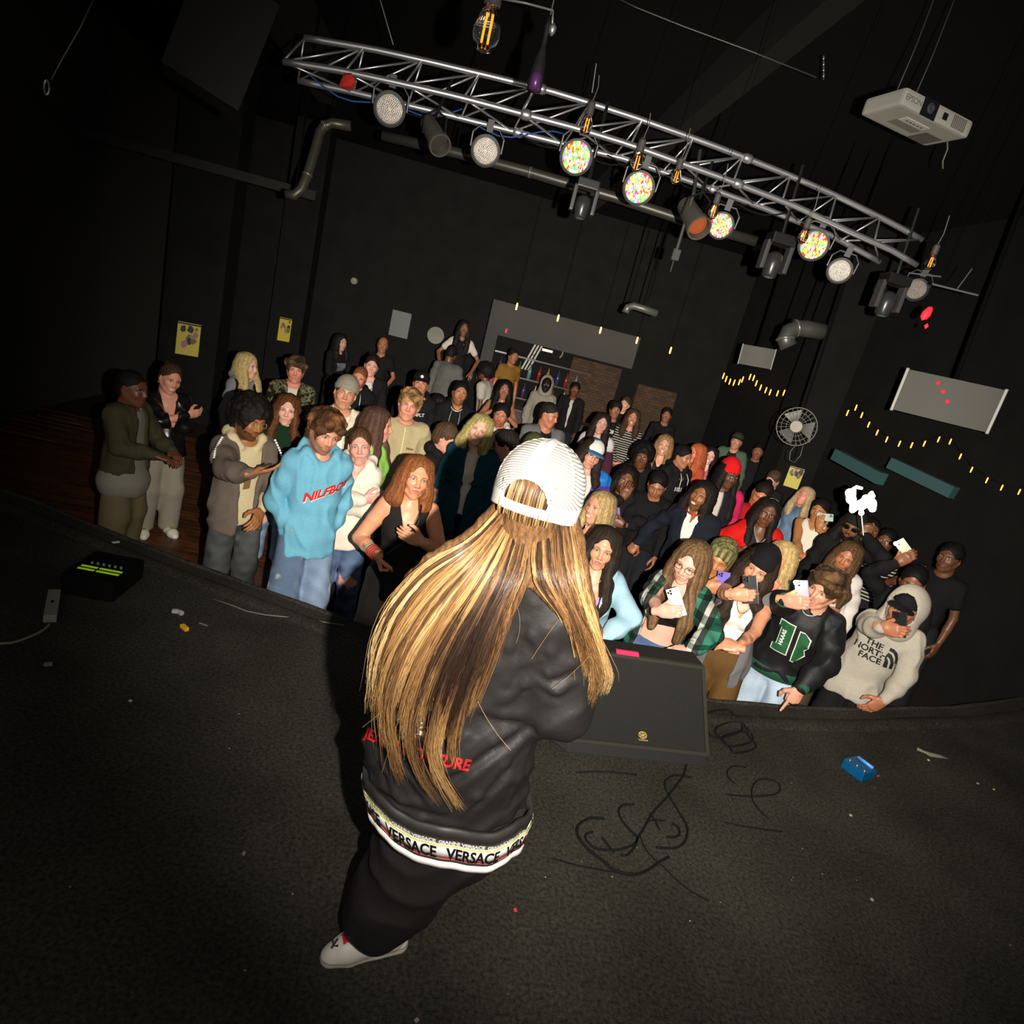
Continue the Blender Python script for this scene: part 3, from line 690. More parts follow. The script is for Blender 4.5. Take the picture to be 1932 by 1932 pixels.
def cover(sp, root, J, HM, HR, hsc):
    h = sp['h']; k = .0062 if h < .014 else .009
    for it in sp.get('headwear', []):
        kind, col = it[0], np.array(lin(it[1]))
        if kind == 'beanie':
            F = Field((-.13, -.14, -.05), (.13, .15, .20), k)
            F.ball((0, .016, .050), (.092, .112, .100+(.02 if len(it) > 2 else 0)), 0); F.ball((0, .012, .02), (.078, .099, .098), .004, op='s')
            F.cut(lambda X, Y, Z: -(Z-.018-.30*(Y+.02)*-1*.6), .006)
            F.near(lambda X, Y, Z: .0018*np.sin(np.arctan2(X, Y)*50))
            V, Q = F.mesh(); C = np.tile(col, (len(V), 1)); cuff = V[:, 2]+.18*V[:, 1] < .055; V[cuff] *= np.array([1.04, 1.04, 1])
            link('beanie', mesh_from('beanie', V, Q, C), CLOTH, root, HM)
        elif kind in ('cap', 'capback'):
            F = Field((-.13, -.24, -.03), (.13, .24, .17), k); sg = -1 if kind == 'cap' else 1
            F.ball((0, .012, .048), (.089, .109, .088), 0); F.ball((0, .012, .03), (.080, .100, .085), .004, op='s')
            F.cut(lambda X, Y, Z: -(Z-.040), .004)
            V, Q = F.mesh(); C = np.tile(col, (len(V), 1))
            if len(it) > 2: m = ((V[:, 1] < -.02)) if it[3:] != ('halves',) else (V[:, 0] > -.02); C[m] = lin(it[2])
            cp = link('cap', mesh_from('cap', V, Q, C), CLOTH, root, HM)
            F = Field((-.12, -.26, .0), (.12, .26, .12), k*.8)
            F.ball((0, sg*.105-.0, .046), (.080, .085, .010), 0); F.cut(lambda X, Y, Z: (sg*-1*Y+.080), .003)
            V, Q = F.mesh(); V[:, 2] += -.9*V[:, 0]**2*4*.6
            bc = np.array(lin(it[4])) if len(it) > 4 else col
            link('brim', mesh_from('brim', V, Q, np.tile(bc, (len(V), 1))), CLOTH, cp)
            if len(it) > 5:
                b = MB(); b.lathe([(.0, 0), (.016, 0), (.016, .002), (.0, .002)], (0, -.0925, .080), frame_R((0, -1, .35)), 16); b.build('badge', mat('white_badge', (225, 222, 215)), cp)
        elif kind == 'hood':
            F = Field((-.20, -.22, -.24), (.20, .22, .22), k*1.2)
            F.ball((0, .020, .015), (.118, .135, .155), 0); F.ball((0, -.01, -.12), (.125, .115, .10), .05)
            F.ball((0, .008, .010), (.103, .120, .140), .004, op='s'); F.ball((0, -.12, .000), (.078, .12, .128), .02, op='s'); F.ball((0, -.01, -.14), (.06, .06, .16), .02, op='s')
            nz = sinnoise(sp['seed'], 22); F.near(lambda X, Y, Z: .003*nz(X, Y, Z))
            V, Q = F.mesh(); link('hood', mesh_from('hood', V, Q, np.tile(col, (len(V), 1))), CLOTH, root, HM)
        elif kind == 'glasses':
            b = MB()
            for s in (-1, 1):
                pts = [(s*.033+.0215*math.copysign(abs(math.cos(t))**.6, math.cos(t)), -.104+.25*abs(s*.033+.0215*math.cos(t))**1.0*.35, .001+.0155*math.copysign(abs(math.sin(t))**.6, math.sin(t))) for t in np.linspace(0, 6.283, 21)]
                b.tube(pts, .0015 if not (len(it) > 2) else .0022, 6, cap=False); b.tube([(s*.0545, -.098, .006), (s*.083, -.04, .008), (s*.086, .01, .004)], .0014, 6)
            b.tube([(-.012, -.104, .004), (0, -.107, .006), (.012, -.104, .004)], .0013, 6)
            g = b.build('glasses', mat('glasses_%d_%d_%d' % it[1], it[1], rough=.3), root, smooth=True, mw=HM)
            if len(it) > 2:
                b = MB()
                for s in (-1, 1): b.lathe([(.0, 0), (.021, 0), (.021, .0015), (.0, .0015)], (s*.033, -.101, .001), frame_R((0, -1, 0)), 18)
                b.build('lens', mat('dark_lens', (14, 12, 12), rough=.08), g)
        elif kind == 'headband':
            b = MB(); b.tube([(.084*math.sin(t), .014-.100*0-.02+.102*0, 0) if False else (.083*math.cos(t), .005-.03*0, .045+.080*math.sin(t)) for t in np.linspace(-.2, math.pi+.2, 19)], .006, 6); b.build('headband', mat('grey_headband', (120, 112, 105)), root, smooth=True, mw=HM)
        elif kind == 'earrings':
            b = MB()
            for s in (-1, 1): b.lathe([(0, -.009), (.005, -.007), (.006, 0), (.004, .008), (0, .01)], (s*.081, -.002, -.050), None, 10)
            b.build('earrings', mat('earring_silver', (220, 215, 205), rough=.2, metal=1), root, smooth=True, mw=HM)
PATS = {}
def pattern_mat(kind):
    if kind in MATS: return MATS[kind]
    m = mat(kind, (100, 100, 100), rough=.85, spec=.15); nt = m.node_tree; b = nt.nodes['Principled BSDF']; tc = nt.nodes.new('ShaderNodeTexCoord')
    def ramp(src, stops, interp='CONSTANT'):
        r = nt.nodes.new('ShaderNodeValToRGB'); r.color_ramp.interpolation = interp
        while len(r.color_ramp.elements) < len(stops): r.color_ramp.elements.new(.5)
        for e, (p, c) in zip(r.color_ramp.elements, stops): e.position = p; e.color = (*lin(c), 1)
        nt.links.new(src, r.inputs[0]); return r.outputs[0]
    if kind == 'camouflage':
        n = nt.nodes.new('ShaderNodeTexNoise'); n.inputs['Scale'].default_value = 17; n.inputs['Detail'].default_value = 1.5
        nt.links.new(tc.outputs['Object'], n.inputs['Vector'])
        out = ramp(n.outputs['Fac'], [(0, (28, 26, 20)), (.44, (58, 60, 38)), (.50, (112, 106, 74)), (.57, (40, 44, 28)), (.63, (92, 84, 60))])
    elif kind == 'stripes':
        s = nt.nodes.new('ShaderNodeSeparateXYZ'); nt.links.new(tc.outputs['Object'], s.inputs[0])
        f = nt.nodes.new('ShaderNodeMath'); f.operation = 'MULTIPLY'; f.inputs[1].default_value = 1/.034; nt.links.new(s.outputs[2], f.inputs[0])
        g = nt.nodes.new('ShaderNodeMath'); g.operation = 'FRACT'; nt.links.new(f.outputs[0], g.inputs[0])
        out = ramp(g.outputs[0], [(0, (24, 24, 28)), (.62, (165, 158, 145))])
    elif kind == 'plaid':
        s = nt.nodes.new('ShaderNodeSeparateXYZ'); nt.links.new(tc.outputs['Object'], s.inputs[0])
        outs = []
        for ch, per in ((0, .17), (2, .17)):
            f = nt.nodes.new('ShaderNodeMath'); f.operation = 'MULTIPLY_ADD'; f.inputs[1].default_value = 1/per; f.inputs[2].default_value = .13; nt.links.new(s.outputs[ch], f.inputs[0])
            g = nt.nodes.new('ShaderNodeMath'); g.operation = 'FRACT'; nt.links.new(f.outputs[0], g.inputs[0]); outs.append(g.outputs[0])
        a = ramp(outs[0], [(0, (60, 128, 108)), (.36, (40, 60, 54)), (.62, (206, 200, 192)), (.80, (60, 70, 66))])
        c = ramp(outs[1], [(0, (225, 235, 228)), (.30, (120, 134, 130)), (.55, (240, 236, 230)), (.85, (110, 126, 120))])
        mx = nt.nodes.new('ShaderNodeMix'); mx.data_type = 'RGBA'; mx.blend_type = 'MULTIPLY'; mx.inputs[0].default_value = .9; nt.links.new(a, mx.inputs[6]); nt.links.new(c, mx.inputs[7]); out = mx.outputs[2]
    nt.links.new(out, b.inputs['Base Color']); return m
def denim(C, V, seed, amt=.35, rips=0):
    nz = sinnoise(seed, 16); nz2 = sinnoise(seed+3, 60); a = np.clip(nz(V[:, 0], V[:, 1], V[:, 2]*.5)*.5+.3+.2*nz2(V[:, 0], V[:, 1], V[:, 2]), 0, 1)[:, None]
    C = C*(1-amt*.5)+(C*.35+np.array(lin((170, 185, 200)))*.65)*amt*a
    if rips:
        nz3 = sinnoise(seed+5, 34); m = np.clip((nz3(V[:, 0]*.6, V[:, 1], V[:, 2])-.9)/.25, 0, 1)[:, None]*(V[:, 1:2] < 0); C = C*(1-m)+np.array(lin((205, 200, 190)))*m
    return C
def garment(sp, root, J, g):
    """g: dict(name, col, inf, sleeve 0/1/2, hem z, open (top, bottom half widths), vneck, hood, pat, mat, cuff)"""
    sc, h = J['s'], sp['h']; inf = g.get('inf', .022); nmf = g.get('hem', .90)*sc; sl = g.get('sleeve', 2); rs = np.random.RandomState(sp['seed']+7)
    pts = [J['wr', s] for s in (-1, 1)]+[J['elb', s] for s in (-1, 1)]+[J['pel'], J['neck']]
    lo = np.min(pts, 0)-np.array([.20, .20, .20]); hi = np.max(pts, 0)+np.array([.20, .20, .16])
    if sl < 2: lo = np.array([-.34, -.30, nmf-.08])+np.minimum([J['neck'][0], J['neck'][1], 0], 0); hi = np.array([.34, .28, J['neck'][2]+.14])+np.maximum([J['neck'][0], J['neck'][1], 0], 0)
    lo = np.minimum(lo, [-.3+0, -.26, nmf-.05]); hi = np.maximum(hi, [.3, .24, 0])
    F = Field(lo, hi, h); Y = (0, 1, 0)
    body_shape(F, J, inf, .06, belly=g.get('belly', 0))
    if nmf < .93*sc: F.cone(J['pel'], J['pel']-np.array([0, 0, .12]), .146+inf, .150+inf+g.get('flare', 0), .05, sq=(Y, 1.25))
    hz = nmf; F.cut(lambda X, Y_, Z: hz-Z+.012*np.sin(X*17+sp['seed'])+0*Y_, .012)
    if sl:
        for s in (-1, 1):
            sh, el, wr = J['sh', s], J['elb', s], J['wr', s]; q = inf*.75
            if sl == 2: F.chain([sh, sh*.5+el*.5, el, el*.5+wr*.5, el*.06+wr*.94], [.050+q, .046+q, .041+q, .038+q, .031+q*.4], .025)
            elif sl == 1: F.chain([sh, sh*.45+el*.55], [.052+q, .052+q], .03)
            if sl == 3: pass
            if sl == 2.5: F.chain([sh, el, el*.6+wr*.4], [.064+q, .055+q, .052+q], .03)
    if g.get('hood'):
        ne = J['neck']
        P = [ne+np.array(q) for q in ((-.055, -.085, -.045), (-.098, -.03, .005), (-.085, .06, .020), (0, .105, .010), (.085, .06, .020), (.098, -.03, .005), (.055, -.085, -.045))]
        F.chain(P, [.022, .034, .045, .060, .045, .034, .022], .02)
    elif g.get('collar'):
        ne = J['neck']; P = [ne+np.array(q) for q in ((-.040, -.080, -.035), (-.076, -.02, .010), (-.05, .052, .028), (.05, .052, .028), (.076, -.02, .010), (.040, -.080, -.035))]
        F.chain(P, [.014, .016, .016, .016, .016, .014], .008)
    nr = .064 if not J['fem'] else .058
    nr *= g.get('neckw', 1.0)
    F.cone(J['neck']+np.array([0, -.02, -.005]), J['neck']+np.array([0, -.03, .15]), nr, nr*1.25, .012, op='s')
    v = g.get('vneck')
    if v:   # (depth, half width at the neck)
        nx, nz_ = J['neck'][0], J['neck'][2]
        cx, cz = J['chest'][0], 0
        F.cut(lambda X, Y_, Z: np.minimum(np.minimum(v[1]*(1-(nz_-Z)/v[0])-np.abs(X-nx), .12-(Y_+.1)*0), -.005-(Y_-J['neck'][1]))+0*Z, .006)
    op = g.get('open')
    if op:
        nx, ny, nz_ = J['neck']; x0 = g.get('ox', 0.0)
        F.cut(lambda X, Y_, Z: np.minimum(op[0]+(op[1]-op[0])*np.clip((nz_-Z)/(nz_-hz+.01), 0, 1)-np.abs(X-x0-nx*np.clip((Z-hz)/(nz_-hz), 0, 1)), -.02-(Y_-ny*np.clip((Z-hz)/(nz_-hz), 0, 1))), .008)
    if g.get('arm0'):   # sleeveless: cut the shoulders away
        cx, cz = J['chest'][0], J['chest'][2]; F.cut(lambda X, Y_, Z: np.minimum(np.abs(X-cx-(J['neck'][0]-cx)*np.clip((Z-cz)/.17, 0, 1))-g['arm0']-.55*np.clip(cz+.06-Z, 0, 1), Z-cz+.04)+0*Y_, .006)
    amp = min(g.get('wr', .009), .30*inf+.001)
    n1, n2, n3 = sinnoise(sp['seed']+11, 38), sinnoise(sp['seed']+12, 9), sinnoise(sp['seed']+13, 52)
    F.near(lambda X, Y_, Z: amp*(np.abs(np.sin(n2(X, Y_, Z)*2.6+n1(X*1, Y_, Z*.5)*.9))-.5)*1.7+amp*.25*n3(X, Y_, Z))
    V, Q = F.mesh()
    C = np.tile(np.array(lin(g['col'])), (len(V), 1))
    if g.get('fn'): C = g['fn'](C, V, J)
    if g.get('denim'): C = denim(C, V, sp['seed'], .35)
    m = pattern_mat(g['pat']) if g.get('pat') else MATS[g.get('mat', 'cloth')]
    o = link(g['name'], mesh_from(g['name'], V, Q, C), m, root)
    if g.get('ribcol'):
        rc = mat('rib_%d_%d_%d' % g['ribcol'], g['ribcol'], rough=.8)
        for s in (-1, 1):
            b = MB(); wr, el = J['wr', s], J['elb', s]; d = (el-wr)/np.linalg.norm(el-wr); b.tube([wr+d*.0, wr+d*.05], .044, 14); b.build('rib_cuff', rc, o, smooth=True)
        b = MB(); a = (.140+inf+.010)
        pts = [(a*math.cos(t), a/1.2*math.sin(t), hz+.02) for t in np.linspace(0, 6.2832, 33)]
        for i in range(32): p, q = np.array(pts[i]), np.array(pts[i+1]); b.add([p-[0, 0, .035], q-[0, 0, .035], q+[0, 0, .03], p+[0, 0, .03], (p-[0, 0, .035])*[.95, .95, 1], (q-[0, 0, .035])*[.95, .95, 1]], [(0, 1, 2, 3), (1, 0, 4, 5)])
        b.build('rib_hem', rc, o, smooth=True)
    if g.get('prints'):
        bv = bvh_of(V, Q)
        for (kind, data, off, size, colr, rot) in g['prints']:
            O = J['chest']+np.array([off[0], -.0, off[1]]); ca, sa = math.cos(rot), math.sin(rot)
            A = np.array([ca, 0, sa]); B = np.array([-sa, 0, ca])
            if data is None: VF = arc_text('NILFBOY', .075, 0); VF2 = (VF[0]+[.004, -.005, 0], VF[1]); decal('print', VF2, O+np.array([0, -.25, 0]), A, B, (0, 1, 0), bv, mat('ink_white', (226, 222, 214), rough=.7), o, off=.0018); off_ = .0035
            else: VF = text_mesh(data, size, bold=size*.03) if kind.startswith('text') else data; off_ = dict(poly2=.0042, text3=.0062).get(kind, .0025)
            decal('print', VF, O+np.array([0, -.25, 0])*1.0, A, B, (0, 1, 0), bv, mat('ink_%d_%d_%d' % colr, colr, rough=.7), o, off=off_)
    return o
def trousers(sp, root, J):
    col = sp.get('legs', (28, 28, 32)); baggy = sp.get('baggy', .018); h = max(sp['h']*1.6, .016)
    if sp.get('hideleg'): h = max(h, .042)
    F = Field((-.30, -.24, .03), (.30, .26, 1.07*J['s']), h); Y = (0, 1, 0)
    F.cone(J['pel']+np.array([0, 0, .05]), J['pel']-np.array([0, 0, .03]), .126 if J['fem'] else .128, (.156 if J['fem'] else .142), .04, sq=(Y, 1.3))
    for s in (-1, 1): F.chain([J['hip', s], J['knee', s], J['ank', s]+np.array([0, 0, -.01])], [.084+baggy*.35, .068+baggy, .055+baggy], .03)
    n1, n2 = sinnoise(sp['seed']+21, 24), sinnoise(sp['seed']+22, 10)
    F.near(lambda X, Y_, Z: .008*(np.abs(np.sin(n2(X, Y_, Z)*2.4+n1(X, Y_, Z)))-.5))
    V, Q = F.mesh(); C = np.tile(np.array(lin(col)), (len(V), 1))
    if sp.get('denim'): C = denim(C, V, sp['seed'], .5 if sum(col) > 250 else .2, sp.get('rips', 0))
    if sp.get('kneerip'):
        for s in sp['kneerip']:
            k = J['knee', s]; m = (np.abs(V[:, 2]-k[2]-.02) < .03+.012*np.sin(V[:, 0]*70))*(V[:, 1] < k[1]-.03)*(np.abs(V[:, 0]-k[0]) < .07); C[m] = lin(sp['skin']) if s else 0
    link('trousers', mesh_from('trousers', V, Q, C), CLOTH, root)
_SH = {}
def shoe_mesh(col, acc):
    key = (col, acc)
    if key in _SH: return _SH[key]
    F = Field((-.07, -.21, -.01), (.07, .13, .15), .007)
    F.chain([(0, .065, .045), (0, -.02, .048), (.0, -.11, .036), (0, -.155, .030)], [.040, .042, .042, .030], .03)
    F.cone((0, .05, .05), (0, .03, .105), .042, .040, .02); F.ball((0, .03, .13), (.034, .040, .04), .005, op='s')
    F.cut(lambda X, Y, Z: .002-Z, .004); V, Q = F.mesh(); C = np.tile(np.array(lin(col)), (len(V), 1))
    C[V[:, 2] < .024] = lin((200, 195, 188)); m = (np.abs(V[:, 0]) < .018)*(V[:, 1] < -.02)*(V[:, 1] > -.11)*(V[:, 2] > .05); C[m] = lin(acc)
    _SH[key] = mesh_from('shoe', V, Q, C); return _SH[key]
def shoes(sp, root, J):
    col, acc = sp.get('shoe', ((40, 38, 38), (60, 58, 58)))
    for s in (-1, 1):
        a = J['ank', s]; link('shoe', shoe_mesh(col, acc), SHOEM, root, Matrix.Translation((a[0], a[1]-.02, 0))@Matrix.Rotation(s*.15, 4, 'Z'))
# ------------------------------------------------------------------ the audience
def A(px, py, fwd=.25): return lambda toL: toL(px, py, fwd)
def arm(W, hint=(0, .3, -1), kind='relax', f=None, n=(0, 1, 0)): return (W, hint, kind, f, n)
CROSS = {-1: arm((.115, -.215, 1.17), (-.9, -.1, -.5), 'relax', (1, .25, .25), (-.1, 1, .2)), 1: arm((-.10, -.185, 1.10), (.9, -.1, -.5), 'fist', (-1, .2, .05), (0, 1, 0))}
POCK = {s: arm((s*.105, -.080, .97), (s*.6, .7, -.1), 'fist', (-s*.45, .1, -.9), (0, 1, 0)) for s in (-1, 1)}
CLASP = {s: arm((s*.055, -.25, 1.00), (s*.9, .3, -.3), 'relax', (-s*.9, -.1, -.3), (0, .9, 0)) for s in (-1, 1)}
def seth(c, f=None):
    return c
def person(n, px, py, size, label, fem=False, turn=0, **k):
    d = ray(px, py); t = .235*FPX/size*k.pop('ts', 1.0)
    z = CAM_H+d[2]*t-FLOOR; lo, hi = k.pop('hz', (1.42, 1.68)); z2 = min(max(z, lo), hi)
    t = (z2+FLOOR-CAM_H)/d[2]
    mn = k.pop('over', .02)
    for _ in range(60):
        Pw = CC+d*t
        if Pw[1] < edge_y(Pw[0])+mn: t *= 1.01
        else: break
    hw = CC+d*t; hz = hw[2]-FLOOR; sc = min(max(hz/1.615, .86), 1.06)
    th = math.atan2(-hw[0], hw[1])+math.radians(turn); Rm = rotz(th)
    lean = k.pop('lean', None)
    if lean is None:
        need = edge_y(hw[0])+.20-hw[1]; wl = np.array([0, -need, 0]) if need > 0 else np.zeros(3)
        l3 = Rm.T@wl; lean = (l3[0], l3[1])
    loc_head = np.array([lean[0], -.01*sc+lean[1], 1.615*sc]); zoff = hz-1.615*sc
    root = hw-Rm@loc_head; lift = max(0.0, hz-1.615*sc) if k.pop('riser', 0) else 0.0; root[2] = FLOOR+lift
    if hz-1.615*sc > .03: print('LIFT', n, round(hz, 2), root.round(2))
    if lift > .02:
        b = MB(); b.box((root[0], root[1], FLOOR+lift/2), (.62, .5, lift)); tag(b.build('riser_box', mat('riser_black', (28, 27, 26), rough=.8)), 'low black riser at the back under the '+dict(P58='person in the white shirt', P59='stooping person in grey', P64='person in the mustard shirt').get(n, 'person'), 'riser')
    mw = np.eye(4); mw[:3, :3] = Rm; mw[:3, 3] = root
    depth = t
    def toL(x, y, fwd): return Rm.T@(U3(x, y, depth-fwd)-root)
    h = .0095 if size > 60 else (.013 if size > 45 else .0185)
    sp = dict(n=n, h=h, sc=sc, seed=sum(map(ord, n))*7 % 997, mw=mw.tolist(), toL=toL, fem=fem, label=label, lean=lean, hs=k.pop('hs', 1.06), size=size)
    sp['arms'] = k.pop('arms', {}); sp['top'] = k.pop('top'); sp.update(k)
    if size < 45: sp['hideleg'] = 1
    root_o, J, HM = build_person(sp)
    for e in k.get('extra', []): EXTRA[e[0]](sp, root_o, J, HM, *e[1:])
    PEOPLE[n] = (root_o, J, sp, toL, Rm, root, depth); return root_o
PEOPLE = {}
def ex_necklace(sp, root, J, HM, col, r=.0035, drop=.12, pend=None, w=.068):
    b = MB(); ne = J['neck']; pts = []
    for t in np.linspace(0, math.pi, 17):
        f = math.sin(t); pts.append(ne+np.array([w*math.cos(t), -.02-.095*f-.02*f*f, .010-drop*f**1.5]))
    b.tube(pts, r, 6); o = b.build('necklace', mat('chain_%d_%d_%d' % col, col, rough=.3, metal=.3), root, smooth=True)
    if pend:
        b = MB(); p = pts[8]+np.array([0, -.006, -.016]); b.lathe([(0, -.012), (.008, -.009), (.0115, 0), (.008, .009), (0, .012)], p, None, 10); b.build('pendant', mat('pend_%d_%d_%d' % pend, pend, rough=.3), o, smooth=True)
def ex_bracelet(sp, root, J, HM, side, col, r=.008, d=.03, n=1):
    wr, el = J['wr', side], J['elb', side]; v = (el-wr)/np.linalg.norm(el-wr); R = frame_R(v); b = MB()
    for i in range(n):
        c = wr+v*(d+i*r*2.1); b.tube([c+R@np.array([math.cos(t), math.sin(t), 0])*(.029+r*.4) for t in np.linspace(0, 6.2832, 19)], r, 6, cap=False)
    b.build('bracelet', mat('brace_%d_%d_%d' % col, col, rough=.6), root, smooth=True)
def ex_beads(sp, root, J, HM):
    b = MB()
    for s in (-1, 1):
        for i in range(11):
            t = i/10; p = J['sh', s]*(1-t)+J['elb', s]*t*.35+J['sh', s]*t*.65+np.array([s*(.028+.052*math.sin(t*1.5)), -.055-.015*t, .075-.075*t]); b.lathe([(0, -.009), (.0075, -.005), (.0095, 0), (.0075, .005), (0, .009)], p, None, 8)
    b.build('shoulder_beads', mat('pearl_bead', (235, 232, 225), rough=.25), root, smooth=True)
def ex_strap(sp, root, J, HM, col, s=1, w=.014, low=.35):
    b = MB(); ne, sh, pe = J['neck'], J['sh', s], J['waist']
    P = [sh*.5+ne*.5+np.array([0, .03, .045]), sh*.45+ne*.55+np.array([0, -.06, .02]), J['chest']+np.array([s*.05, -.150, .06]), J['chest']+np.array([-s*.015, -.162, -.07]), pe+np.array([-s*.09, -.145, .03])]
    b.tube(P, w*.5, 6); b.build('bag_strap', mat('strap_%d_%d_%d' % col, col, rough=.5), root, smooth=True)
def ex_drawcord(sp, root, J, HM, col=(215, 212, 205), l=.20):
    b = MB(); ne = J['neck']
    for s in (-1, 1): b.tube([ne+np.array([s*.045, -.135, -.04]), ne+np.array([s*.052, -.185, -.10]), ne+np.array([s*.055, -.195, -.06-l])], .0045, 6)
    b.build('drawcord', mat('cord_%d_%d_%d' % col, col), root, smooth=True)
def ex_backpack(sp, root, J, HM): pass
EXTRA = dict(necklace=ex_necklace, bracelet=ex_bracelet, beads=ex_beads, strap=ex_strap, drawcord=ex_drawcord)
def phone(col, c, up, back, label, name='smartphone', lit=False, size=(.076, .156, .0085), cams=True, lens=(20, 20, 24), screen=None):
    """back = direction the phone's back faces"""
    z = np.array(up, float); z /= np.linalg.norm(z); y = np.array(back, float); y = y-z*(y@z); y /= np.linalg.norm(y); x = np.cross(y, z)
    mw = Matrix([[x[i], y[i], z[i], c[i]] for i in range(3)]+[[0, 0, 0, 1]])
    w, hh, d = size; b = MB(); b.box((0, 0, 0), (w, d, hh)); o = b.build(name, mat('phone_%d_%d_%d' % col, col, rough=.25), None, bevel=.003); o.matrix_world = mw
    tag(o, label, 'phone', 'phones held up in the audience')
    s = MB(); s.box((0, -d/2-.0004, 0), (w-.006, .0008, hh-.008)); s.build('screen', mat('phone_screen', (10, 10, 14), rough=.1) if not screen else mat('lit_screen', (20, 20, 60), emit=(90, 90, 255), strength=1.2), o)
    if cams:
        b = MB(); b.box((w/2-.019, d/2+.001, hh/2-.020), (.031, .002, .033)); cb = b.build('camera_bump', mat('bump_%d_%d_%d' % col, tuple(int(v*.93) for v in col), rough=.2), o, bevel=.001)
        b = MB()
        for q in ((.0265, .0125), (.0265, .0275), (.0125, .020)): b.lathe([(0, 0), (.0058, 0), (.0058, .0022), (0, .0022)], (w/2-q[0]+.0005, d/2+.0018, hh/2-q[1]), frame_R((0, 1, 0)), 12)
        b.build('camera_lens', mat('lens_%d' % lens[0], lens, rough=.08), cb)
    if lit:
        b = MB(); b.lathe([(0, 0), (.012, .001), (.014, .008), (.008, .016), (0, .018)], (w/2-.012, d/2+.001, hh/2-.012), frame_R((0, 1, 0)), 12); b.build('torch_light', mat('torch_glow', (255, 240, 200), emit=(255, 225, 150), strength=60), o)
        l = bpy.data.lights.new('torch', 'POINT'); l.energy = .15; l.color = (1, .82, .5); l.shadow_soft_size = .02; lo = bpy.data.objects.new('torch', l); COL.objects.link(lo); lo.location = mw@Vector((w/2-.012, d/2+.03, hh/2-.012))
    return o
def hold(n, side, col, label, **k):
    """a phone seen in the raised hand of person n: the fingers cross its back"""
    ro, J, sp, toL, Rm, root, depth = PEOPLE[n]; wr = J['wr', side]; a = sp['arms'][side]; f = np.array(a[3], float); f /= np.linalg.norm(f)
    nn = np.array(a[4], float); nn -= f*(nn@f); nn /= np.linalg.norm(nn); up = np.cross(nn, f)*1.0
    if up[2] < 0: up = -up
    tl = k.pop('tilt', 0); up = up*math.cos(tl)+f*math.sin(tl); s = k.pop('slide', .035)
    c = wr+f*k.pop('reach', .095)+nn*.026+up*s; kw = dict(k)
    return phone(col, root+Rm@c, Rm@up, Rm@(-nn), label, **kw)
SW, SWD, SB, SD, SO = (206, 152, 124), (190, 134, 104), (150, 98, 66), (104, 64, 42), (176, 120, 84)   # skin tones
def tee(col, **k): return dict(name='shirt', col=col, inf=k.pop('inf', .010), sleeve=k.pop('sleeve', 1), hem=.93, wr=k.pop('wr', .005), **k)
def und(col, **k): return dict(name='shirt', col=col, inf=.004, sleeve=0, hem=.95, wr=.002, **k)
def hood(col, **k): return dict(name='hoodie', col=col, inf=k.pop('inf', .026), hood=k.pop('hood', True), hem=k.pop('hem', .88), **k)
def jac(col, **k): return dict(name='jacket', col=col, inf=k.pop('inf', .032), open=k.pop('open', (.05, .09)), collar=k.pop('collar', True), hem=k.pop('hem', .86), **k)
PH = lambda x, y, fwd=.30, k='grip', f=(1, -.12, .30), n=(.1, 1, 0), hint=(-.5, .2, -1): arm(A(x, y, fwd), hint, k, f, n)
G1 = 'people standing at the front of the stage'; G2 = 'people in the middle of the crowd'; G3 = 'people at the back of the room'
BLK = (23, 22, 23); WHT = (225, 214, 196)
# print shapes
def arc_text(txt, size, R_, bold=.0):
    V, F = text_mesh(txt, size, bold=size*.05, shear=.15, sub=1); V = V.copy(); V[:, 1] += .012*np.cos(V[:, 0]*9)+V[:, 0]*.35; return V, F
NF = [('text', 'THE', (-.035, .055), .062, (26, 24, 26), 0), ('text', 'NORTH', (-.045, .0), .062, (26, 24, 26), 0), ('text', 'FACE', (-.032, -.055), .062, (26, 24, 26), 0)]
dome = [(.052, .075), (.075, .074), (.100, .060), (.120, .030), (.128, -.01), (.128, -.078), (.115, -.078), (.115, -.02), (.102, .020), (.080, .045), (.052, .052)]
dome2 = [(.052, .038), (.075, .030), (.092, .010), (.103, -.025), (.104, -.078), (.088, -.078), (.087, -.03), (.075, -.005), (.052, .012)]
dome3 = [(.052, -.002), (.064, -.010), (.074, -.03), (.077, -.078), (.052, -.078)]
NF += [('poly', poly2d(p), (.005, 0), 0, (26, 24, 26), 0) for p in (dome, dome2, dome3)]
blk = [(-.02, .105), (.05, .105), (.05, -.105), (-.05, -.105), (-.05, -.06), (-.025, -.06), (-.025, .06), (-.045, .06), (-.045, .105)]
bowl = [(0, .095), (.03, .095), (.065, .06), (.065, .0), (.045, -.02), (.055, -.06), (.02, -.12), (0, -.12)]
def grow(P, e): P = np.array(P); c = P.mean(0); return [tuple(p+e*np.sign(p-c)) for p in P]
swoosh = [(-.022, .002), (-.014, -.008), (.0, -.005), (.026, .014), (.004, .001), (-.010, -.001), (-.017, .012)]
def wcol(test, c): return lambda C, V, J: np.where(test(V, J)[:, None], np.array(lin(c)), C)

